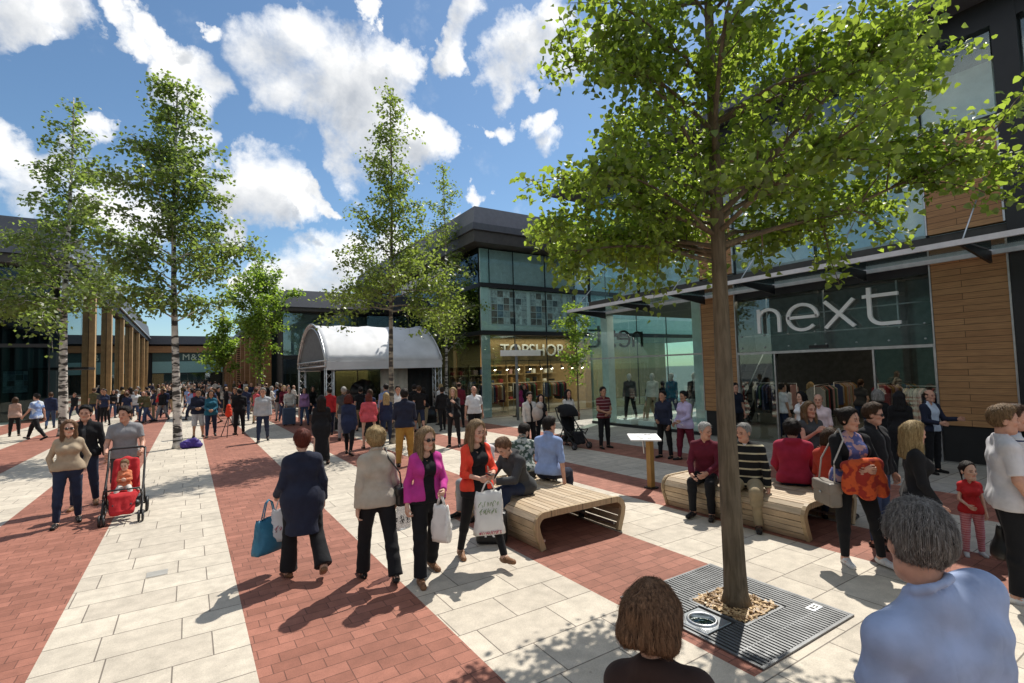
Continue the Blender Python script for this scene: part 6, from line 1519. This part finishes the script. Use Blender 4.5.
# mannequins in the glass corner
MANN = mat('mannequin_white', (.55, .53, .5), .4, var=.05)
for i, (x, y, f_, c1, c2) in enumerate(((14.2, 13.9, 120, 'dgrey', 'black'), (14.35, 12.9, 100, 'offw', 'khaki'), (14.2, 11.9, 90, 'teal', 'jean'), (14.4, 11.1, 110, 'black', 'grey'))):
    t = thing('display_plinth', ['low white plinth under the mannequin nearest the alley', 'low white plinth under the mannequin in cream', 'low white plinth under the mannequin in teal', 'low white plinth under the mannequin by the pale fin'][i], 'plinth', (x, y, .03))
    part('top', M['white'], t, lambda q: q.box(x - .42, x + .42, y - .38, y + .38, .031, .2), .01)
    spec = dict(label=['mannequin in dark grey nearest the alley corner of the glass', 'mannequin in cream jumper and khaki in the glass corner', 'mannequin in teal top and jeans in the glass corner', 'mannequin in black top beside the pale fin'][i], cat='mannequin', height=1.78, skin=MANN, hair=None, wear=[('jumper', K[c1], dict(hem=-.06)), tr(c2)], **WALK)
    o, p = make_person(spec, 1.5, (x, y, .2), f_); o.name = 'mannequin'; o.data.color_attributes['tone'].data.foreach_set('color', np.ones(len(o.data.vertices) * 4, f32))

# ------------------------------------------------------------------ things held, worn on straps, or standing about
def hand_of(key, i):
    o, p = PEOPLE[key]; return world_pt(o, p.hands[i].p((0, .09, .02)))
def bag(name, label, top, w, h, d, m, ang, handle=.18, mark=None, flop=0.0, cat='bag', parent_none=None):
    """soft shopping bag hanging from TOP (where the hand grips)"""
    t = thing(name, label, cat, tuple(top), ang)
    n = 9; vs = []; fs = []
    for j in range(n + 1):
        f = j / n; zz = -handle - h * f
        ww = w / 2 * (.82 + .18 * f + .04 * math.sin(f * 7 + w * 20)); dd = d / 2 * (.25 + .75 * min(1, f * 1.5)) * (1 if f < .97 else .85)
        for k in range(20):
            a_ = 2 * math.pi * k / 20; c_, s_ = math.cos(a_), math.sin(a_)
            e_ = .45
            x = ww * math.copysign(abs(c_) ** e_, c_); y = dd * math.copysign(abs(s_) ** e_, s_)
            cr = .012 * math.sin(k * 2.3 + j * 1.1 + w * 50) * (1 - abs(f - .5)) 
            vs.append((x + cr, y + cr + flop * f, zz + .012 * math.sin(k * 1.7) * (f == 0)))
    for j in range(n):
        for k in range(20): fs.append((j * 20 + k, j * 20 + (k + 1) % 20, (j + 1) * 20 + (k + 1) % 20, (j + 1) * 20 + k))
    fs.append(tuple(n * 20 + k for k in range(20)))
    mb = MB(); mb.add(vs, fs, True); o = mb.build('body', m, t); s_ = o.modifiers.new('thick', 'SOLIDIFY'); s_.thickness = .004
    for sg in (-1, 1):
        mb = MB(); mb.tube([(-w * .22, sg * d * .1, -handle), (-w * .1, sg * .012, -.03), (0, sg * .006, 0), (w * .1, sg * .012, -.03), (w * .22, sg * d * .1, -handle)], .007, 6); mb.build('handle', m, t)
    if mark:
        for sg in (-1, 1):
            mark(t, sg, w, h, d, handle)
    return t
PL = mat('white_carrier_plastic', (.72, .71, .69), .35, var=.06); PB = mat('blue_bag_fabric', (.03, .16, .26), .6, var=.15); PW = mat('white_paper_bag', (.66, .66, .68), .6, var=.06)
INKG = mat('green_ink', (.12, .22, .04), .6, var=0); INKR = mat('pink_ink', (.5, .06, .12), .6, var=0)
def mark_logo(m, rows):
    def f(t, sg, w, h, d, handle):
        mb = MB()
        for (x0, z0, s_) in rows:
            x = x0
            R = random.Random(int(z0 * 100))
            while x < -x0:
                r = s_ * R.uniform(.5, 1); ph = R.uniform(0, 6)
                mb.tube([(x + r * .45 * math.cos(ph + k * .8 * (1 if R.random() > .3 else -1)), sg * (d / 2 + .014), z0 - handle + r * .8 * math.sin(ph + k * 1.1)) for k in range(6)], .0032, 5); x += s_ * R.uniform(.6, .95)
        mb.build('print', m, t)
    return f
def mark_both(t, sg, w, h, d, handle):
    mark_logo(INKG, ((-.11, -.12, .05), (-.1, -.2, .045)))(t, sg, w, h, d, handle); mark_logo(INKR, ((-.12, -.43, .026),))(t, sg, w, h, d, handle)
bag('carrier_bag', 'white carrier bag with green lettering and pink line hanging from woman in coral', hand_of('coral_woman', 0) + Vector((0, 0, .0)), .34, .46, .12, PL, rad(-20), .12, mark_both)
bag('carrier_bag', 'crumpled plain white carrier bag held by woman in bright pink', hand_of('pink_woman', 1), .2, .36, .1, PL, rad(-60), .1)
bag('shopping_bag', 'blue fabric shopping bag with white top carried by woman in navy coat', hand_of('navy_woman', 1) + Vector((-.08, -.02, 0)), .36, .36, .16, PB, rad(30), .2)
bag('shopping_bag', 'white paper bag with pink print carried by woman in navy coat', hand_of('navy_woman', 1) + Vector((.03, -.05, 0)), .2, .34, .07, PW, rad(-15), .12, mark_logo(INKR, ((-.03, -.2, .05),)))
t = bag('carrier_bag', 'small clear carrier bag with dark print behind the beige jacket', PEOPLE['beige_woman'][0].location + Vector((.33, .12, .80)), .2, .26, .08, glass('bag_film', (.8, .8, .82), .05, .3), rad(20), .1, mark_logo(M['black'], ((-.06, -.16, .05),)))
def strap_bag(label, key, sd, zc, size, m, back=0.0, ang=0, shape=(1, .4, .75), sm=None):
    o, p = PEOPLE[key]; s_ = o.scale[0]
    shp = p.T.p((sd * p.sw * .72 * (1 if not back else -1), -.0, .5)); c_ = np.array([sd * .25 * p.build, back, zc])
    T0 = world_pt(o, c_); a_ = o.rotation_euler[2] + rad(ang)
    t = thing('shoulder_bag', label, 'handbag', tuple(T0), a_)
    w, d, h = [size * k for k in shape]
    mb = MB(); mb.box(-d / 2, d / 2, -w / 2, w / 2, -h / 2, h / 2); mb.build('body', m, t, .03)
    mb = MB(); mb.box(-d / 2 - .006, d / 2 + .006, -w / 2 - .004, w / 2 + .004, h * .05, h / 2 + .006); mb.build('flap', m, t, .02)
    mb = MB(); mb.ball((sd * (d / 2 + .008), 0, h * .06), .014, 5); mb.build('clasp', M['steel'], t)
    S0 = world_pt(o, shp + np.array([0, 0, .055])); loc = lambda v: (Matrix.Rotation(-a_, 3, 'Z') @ (Vector(v) - Vector(T0)))
    for off in (.10, -.10):
        S1 = world_pt(o, np.array([shp[0] + sd * .02, shp[1] + off, shp[2] - .06]))
        e_ = (0, math.copysign(w * .42, off), h / 2)
        mid = (Vector(loc(S1)) + Vector(e_)) / 2 + Vector((sd * .05, 0, 0))
        mb = MB(); mb.tube([tuple(loc(S0)), tuple(loc(S1)), tuple(mid), e_], .009, 6, True); mb.build('strap', sm or m, t)
    return t
LEA = mat('black_bag_leather', (.015, .014, .014), .35, var=.2); TAU = mat('taupe_bag', (.2, .17, .14), .45, var=.15)
strap_bag('black leather shoulder bag on long strap beside the beige jacket', 'beige_woman', 1, .92, .27, LEA, .0, 0)
strap_bag('taupe shoulder bag on a pale strap hanging beside folded arms', 'scarf_woman', 1, .78, .34, TAU, .0, 0, sm=mat('pale_strap', (.5, .46, .42), .6))
bag('holdall', 'black holdall hanging from the hand of man in white T-shirt', hand_of('white_tee_man', 1), .42, .3, .18, LEA, rad(-20), .16)
o, p = PEOPLE['scarf_woman']
# the folded garment over her arms
pr = [rc(ID, (-.16, .2, 1.14), (.2, .22, 1.12), .05, k=.03), rc(ID, (-.12, .22, 1.12), (-.16, .24, .86), .07, .09, k=.05, flat=1.6), rc(ID, (.0, .23, 1.12), (.0, .26, .84), .08, .1, k=.05, flat=1.6), rc(ID, (.14, .22, 1.12), (.18, .24, .9), .07, .09, k=.05, flat=1.6)]
me, V = mesh_from(pr, .01, 'folded_jacket', wr=.006)
j = link_mesh('folded_jacket', me, K['orangep']); tag(j, 'orange red patterned jacket draped over folded arms', 'jacket'); j.location = o.location; j.rotation_euler = o.rotation_euler; j.scale = o.scale
def phone(key, i, lab, m=M['black']):
    q = hand_of(key, i); t = thing('phone', lab, 'phone', tuple(q + Vector((0, 0, .03))), PEOPLE[key][0].rotation_euler[2])
    mb = MB(); mb.box(-.036, .036, -.07, .07, -.005, .005); mb.build('case', m, t, .004); mb = MB(); mb.box(-.031, .031, -.06, .06, .0052, .0068); mb.build('screen', mat('phone_glass', (.02, .025, .03), .08, var=0), t)
phone('phone_man', 0, 'phone held by the hunched man in dark grey'); phone('coral_woman', 1, 'small phone in the hands of woman in coral')
q = hand_of('lilac_woman', 1); mb = MB(); mb.box(-.11, .11, -.15, .15, -.002, .002); s_ = mb.build('paper_sheet', M['white']); s_.location = q; s_.rotation_euler = (rad(25), rad(10), rad(40)); tag(s_, 'white sheet of paper held by woman in lilac', 'paper')
q = hand_of('pale_jacket_man', 1); mb = MB(); mb.ball((0, 0, 0), .16, 8, (1, .8, 1.2)); mb.ball((.05, -.05, .2), .1, 8); s_ = mb.build('bundle', cl('bundle_fur', (.45, .4, .36))); s_.location = q + Vector((0, -.06, .05)); tag(s_, 'pale fluffy bundle carried by man in pale jacket', 'bundle')

def wheel(t, c, r, w, ax=(1, 0, 0)):
    """tyre ring with rim as parts"""
    c = Vector(c); a_ = Vector(ax).normalized(); u = a_.cross(Vector((0, 0, 1))).normalized(); v = a_.cross(u)
    mb = MB(); mb.tube([c + (u * math.cos(k * math.pi / 10) + v * math.sin(k * math.pi / 10)) * (r - w / 2) for k in range(21)], w / 2, 7, False); wo = mb.build('wheel', M['black'], t)
    mb = MB(); mb.tube([c - a_ * .014, c + a_ * .014], r * .3, 12)
    for k in range(5):
        d_ = u * math.cos(k * 1.257) + v * math.sin(k * 1.257); mb.bar(c, c + d_ * (r - w), .014)
    mb.build('rim', M['grey'], wo)
def pushchair(name, label, loc, ang, fab, frame, hood=None, s=1.0):
    t = thing(name, label, 'pushchair', loc, ang)          # pushed along local +Y
    mb = MB()
    for x in (-.24, .24):
        mb.tube([(x, -.42, 1.04), (x, -.3, .8), (x * 1.02, .2, .3), (x, .42, .12)], .017, 8); mb.tube([(x, -.05, .56), (x * 1.05, -.3, .14)], .015, 8); mb.tube([(x, .0, .5), (x, .3, .36)], .014, 6)
    mb.tube([(-.24, -.42, 1.04), (-.2, -.45, 1.06), (.2, -.45, 1.06), (.24, -.42, 1.04)], .02, 8); mb.tube([(-.24, .28, .4), (-.22, .42, .52), (.22, .42, .52), (.24, .28, .4)], .014, 8); mb.tube([(-.25, -.3, .14), (.25, -.3, .14)], .012, 6)
    mb.build('frame', frame, t)
    for x in (-.28, .28):
        wheel(t, (x, -.3, .125), .125, .045)
        for dx in (-.025, .025): wheel(t, (x * .86 + dx, .42, .09), .09, .03)
    pr = [rc(ID, (-.15, .22, .40), (.15, .22, .40), .045, k=.05, flat=1), rc(ID, (-.15, -.02, .38), (.15, -.02, .38), .05, k=.08), rc(ID, (-.15, -.14, .46), (-.13, -.3, .86), .045, k=.06), rc(ID, (.15, -.14, .46), (.13, -.3, .86), .045, k=.06), rc(ID, (0, -.16, .46), (0, -.32, .88), .06, k=.1), rc(ID, (-.13, .27, .36), (-.12, .37, .17), .04, k=.06), rc(ID, (.13, .27, .36), (.12, .37, .17), .04, k=.06), rc(ID, (-.05, .28, .36), (-.05, .37, .17), .04, k=.08), rc(ID, (.05, .28, .36), (.05, .37, .17), .04, k=.08)]
    me, V = mesh_from(pr, .016, 'seat', wr=.003); link_mesh('seat', me, fab, t)
    pr = [rc(ID, (-.16, -.18, .24), (.16, -.18, .24), .07, k=.05), rc(ID, (-.16, .08, .22), (.16, .08, .22), .06, k=.06)]
    me, V = mesh_from(pr, .018, 'basket', wr=.003); link_mesh('basket', me, M['black'], t)
    if hood is not None:
        mb = MB(); vs = []
        for i in range(9):
            a_ = rad(-15 + 105 * i / 8)
            for j in range(9):
                b_ = rad(-90 + 180 * j / 8); x = .25 * math.sin(b_); rr = .1 + .22 * math.cos(b_) ** .5 if abs(math.cos(b_)) > 1e-6 else .1
                vs.append((x, -.28 + rr * math.sin(a_) * 1.2, .84 + rr * math.cos(a_)))
        mb.add(vs, [(i * 9 + j, i * 9 + j + 1, (i + 1) * 9 + j + 1, (i + 1) * 9 + j) for i in range(8) for j in range(8)], True)
        h_ = mb.build('hood', hood, t); sm_ = h_.modifiers.new('thick', 'SOLIDIFY'); sm_.thickness = .012
    t.scale = (s, s, s)
    return t
pushchair('pushchair', 'red and black pushchair with a small child, pushed by man in grey', (-.86, 10.3, .004), rad(180), K['red'], M['black'], None, 1.0)
spec = dict(label='small fair child in red sitting in the pushchair', cat='child', height=.78, skin=SK[2], hair=('short', HR['light']), sex='f', headk=1.5, wear=[('jumper', cl('peach', (.62, .2, .1)), dict(e=.022)), ('leggings', K['offw'], dict(e=.02)), ('shoe', K['dgrey'])], lean=-14, legs=((72, 14, 30, 4), (72, 14, 30, 4)), arms=((30, 10, 95, -35), (34, 10, 100, -35)), head=(-10, 22))
o, p = make_person(spec, 1.5, (-.86, 10.28, .27), 180)
pushchair('pram', 'black pram with hood standing in the middle, full in front of woman in white', (8.95, 11.0, .004), rad(176), K['black'], M['black'], K['black'], 1.02)
# suitcase trolley, thin stand with red pouch, purple bag, dark bag by the bench
t = thing('suitcase', 'slate blue upright suitcase in front of the man in pale top', 'suitcase', (3.72, 24.1, .004))
part('shell', cl('slate_blue', (.07, .1, .16)), t, lambda q: q.box(3.46, 3.98, 24.0, 24.28, .07, .78), .03); part('grip', M['black'], t, lambda q: q.tube([(3.6, 24.25, .78), (3.6, 24.25, 1.02), (3.84, 24.25, 1.02), (3.84, 24.25, .78)], .014, 6))
for x in (3.52, 3.92): part('castor', M['black'], t, lambda q: q.tube([(x - .02, 24.14, .035), (x + .02, 24.14, .035)], .035, 10))
t = thing('tripod_stand', 'thin black folding stand with red pouch left of the man in black', 'stand', (1.25, 21.6, .004))
part('top', M['black'], t, lambda q: q.tube([(1.25, 21.6, .72), (1.25, 21.6, 1.25)], .03, 8))
for a_ in (.3, 2.4, 4.5): part('leg', M['black'], t, lambda q: q.tube([(1.25, 21.6, .78), (1.25 + .32 * math.cos(a_), 21.6 + .32 * math.sin(a_), .004)], .016, 6))
me, V = mesh_from([rc(ID, (0, 0, .16), (0, 0, -.12), .08, .12, k=.05), rc(ID, (0, 0, .2), (0, 0, .26), .04, .02, k=.03)], .02, 'pouch', wr=.008); s_ = link_mesh('pouch', me, cl('bright_red', (.7, .05, .02)), t); s_.location = (0, -.02, .95)
me, V = mesh_from([rc(ID, (-.22, 0, .14), (.22, .03, .15), .15, .14, k=.08), rc(ID, (-.05, .05, .22), (.12, -.02, .26), .12, k=.08), el(ID, (.27, -.05, .1), (.14, .14, .1), k=.05)], .015, 'holdall', wr=.012, post=lambda F, X, Y, Z: np.maximum(F, .004 - Z))
s_ = link_mesh('holdall', me, cl('purple_nylon', (.06, .035, .22), rough=.5), None); s_.location = (.06, 19.05, .004); s_.scale = (.8, .8, .85); tag(s_, 'crumpled purple holdall lying at foot of the dense birch', 'bag')
mb = MB((0, 0, 0)); mb.box(-.2, .2, -.12, .12, 0, .4); s_ = thing('tote_bag', 'dark bag with white letter R on the ground by the sunny bench', 'bag', (3.28, 5.72, .004), rad(-35)); mb.build('body', M['black'], s_, .05)
mb = MB(); mb.tube([(-.1, 0, .4), (-.08, 0, .52), (.08, 0, .52), (.1, 0, .4)], .012, 6); mb.build('handle', M['black'], s_)
ts = text_sign('letter_print', 'R', (-.1, -.124, .1), .26, (rad(90), 0, 0), M['white'], .002); ts.parent = s_

# ------------------------------------------------------------------ sky, sun, camera
SUN = Vector((.60, .335, 1.0)).normalized()
elv = math.asin(SUN.z); azi = math.atan2(SUN.x, SUN.y)
w = bpy.data.worlds.new('World'); bpy.context.scene.world = w; w.use_nodes = True
N, L = w.node_tree.nodes, w.node_tree.links
bg = N['Background']; bg.inputs[1].default_value = .15
sky = N.new('ShaderNodeTexSky'); sky.sky_type = 'NISHITA'; sky.sun_disc = False; sky.sun_elevation = elv; sky.sun_rotation = azi; sky.air_density = 1.0; sky.dust_density = .3; sky.ozone_density = 2.2
tc = N.new('ShaderNodeTexCoord'); nm = N.new('ShaderNodeVectorMath'); nm.operation = 'NORMALIZE'; L.new(tc.outputs['Generated'], nm.inputs[0])
def math_(op, a, b=None, clamp=False):
    n = N.new('ShaderNodeMath'); n.operation = op; n.use_clamp = clamp
    for i, v in enumerate((a, b)):
        if v is None: continue
        if isinstance(v, (int, float)): n.inputs[i].default_value = v
        else: L.new(v, n.inputs[i])
    return n.outputs[0]
def warp(vec):
    n = N.new('ShaderNodeTexNoise'); n.inputs['Scale'].default_value = 5.5; n.inputs['Detail'].default_value = 10; n.inputs['Roughness'].default_value = .6; L.new(vec, n.inputs['Vector'])
    a = N.new('ShaderNodeVectorMath'); a.operation = 'SUBTRACT'; L.new(n.outputs['Color'], a.inputs[0]); a.inputs[1].default_value = (.5, .5, .5)
    b = N.new('ShaderNodeVectorMath'); b.operation = 'SCALE'; b.inputs['Scale'].default_value = .26; L.new(a.outputs[0], b.inputs[0])
    c = N.new('ShaderNodeVectorMath'); c.operation = 'ADD'; L.new(vec, c.inputs[0]); L.new(b.outputs[0], c.inputs[1])
    d = N.new('ShaderNodeVectorMath'); d.operation = 'NORMALIZE'; L.new(c.outputs[0], d.inputs[0]); return d.outputs[0]
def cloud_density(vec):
    """blobs of cloud, some unseen and added for fill (directions, angular radii) broken up by noise"""
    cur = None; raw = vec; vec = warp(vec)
    for (d, r) in CLOUDS_AND_FILL:
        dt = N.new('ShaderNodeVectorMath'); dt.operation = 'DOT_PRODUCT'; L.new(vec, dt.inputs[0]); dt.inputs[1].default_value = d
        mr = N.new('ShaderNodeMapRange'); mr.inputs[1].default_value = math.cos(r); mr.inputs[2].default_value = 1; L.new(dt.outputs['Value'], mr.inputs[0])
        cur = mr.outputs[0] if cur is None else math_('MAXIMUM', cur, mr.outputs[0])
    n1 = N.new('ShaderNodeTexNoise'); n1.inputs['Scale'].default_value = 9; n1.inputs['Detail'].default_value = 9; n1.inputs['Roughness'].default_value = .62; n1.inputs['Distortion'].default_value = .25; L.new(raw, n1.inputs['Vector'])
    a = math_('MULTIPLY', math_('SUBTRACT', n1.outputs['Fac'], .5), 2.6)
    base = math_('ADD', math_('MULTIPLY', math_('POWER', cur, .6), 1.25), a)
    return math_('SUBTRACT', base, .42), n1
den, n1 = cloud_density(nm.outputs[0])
al = N.new('ShaderNodeMapRange'); al.interpolation_type = 'SMOOTHSTEP'; al.inputs[1].default_value = -.25; al.inputs[2].default_value = .95; L.new(den, al.inputs[0])
sh_ = N.new('ShaderNodeVectorMath'); sh_.operation = 'ADD'; L.new(nm.outputs[0], sh_.inputs[0]); sh_.inputs[1].default_value = tuple(SUN * .075); sn = N.new('ShaderNodeVectorMath'); sn.operation = 'NORMALIZE'; L.new(sh_.outputs[0], sn.inputs[0])
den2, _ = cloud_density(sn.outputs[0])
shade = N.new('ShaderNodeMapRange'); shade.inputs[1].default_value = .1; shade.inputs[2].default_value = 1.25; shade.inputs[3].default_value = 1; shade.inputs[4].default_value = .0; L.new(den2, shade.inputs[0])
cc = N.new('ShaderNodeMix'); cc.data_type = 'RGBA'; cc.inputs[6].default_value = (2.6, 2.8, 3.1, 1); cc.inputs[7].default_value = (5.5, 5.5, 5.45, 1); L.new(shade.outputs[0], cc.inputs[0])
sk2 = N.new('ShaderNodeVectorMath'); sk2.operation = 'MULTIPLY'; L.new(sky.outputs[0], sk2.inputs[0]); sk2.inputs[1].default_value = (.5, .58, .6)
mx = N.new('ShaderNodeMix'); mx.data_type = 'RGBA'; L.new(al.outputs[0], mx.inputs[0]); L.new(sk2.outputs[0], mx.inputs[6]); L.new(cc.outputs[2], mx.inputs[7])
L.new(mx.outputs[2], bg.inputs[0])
l = bpy.data.lights.new('sun', 'SUN'); l.energy = 4.0; l.angle = rad(.5); l.color = (1, .95, .86)
so = bpy.data.objects.new('sun', l); C.objects.link(so); so.rotation_euler = SUN.to_track_quat('Z', 'Y').to_euler()
cam = bpy.data.cameras.new('camera'); co = bpy.data.objects.new('camera', cam); C.objects.link(co)
Rm = Matrix(CAMR); co.matrix_world = Matrix.Translation((0, 0, 2.2)) @ Rm.to_4x4()
cam.sensor_width = 36; cam.lens = 504.2837 * 36 / 1024; cam.clip_end = 3000; cam.clip_start = .05
sc = bpy.context.scene; sc.camera = co
sc.view_settings.view_transform = 'Standard'; sc.view_settings.look = 'None'; sc.view_settings.gamma = 1; sc.view_settings.exposure = .45
sc.cycles.max_bounces = 6; sc.cycles.diffuse_bounces = 3; sc.cycles.transparent_max_bounces = 16; sc.cycles.caustics_reflective = False; sc.cycles.caustics_refractive = False
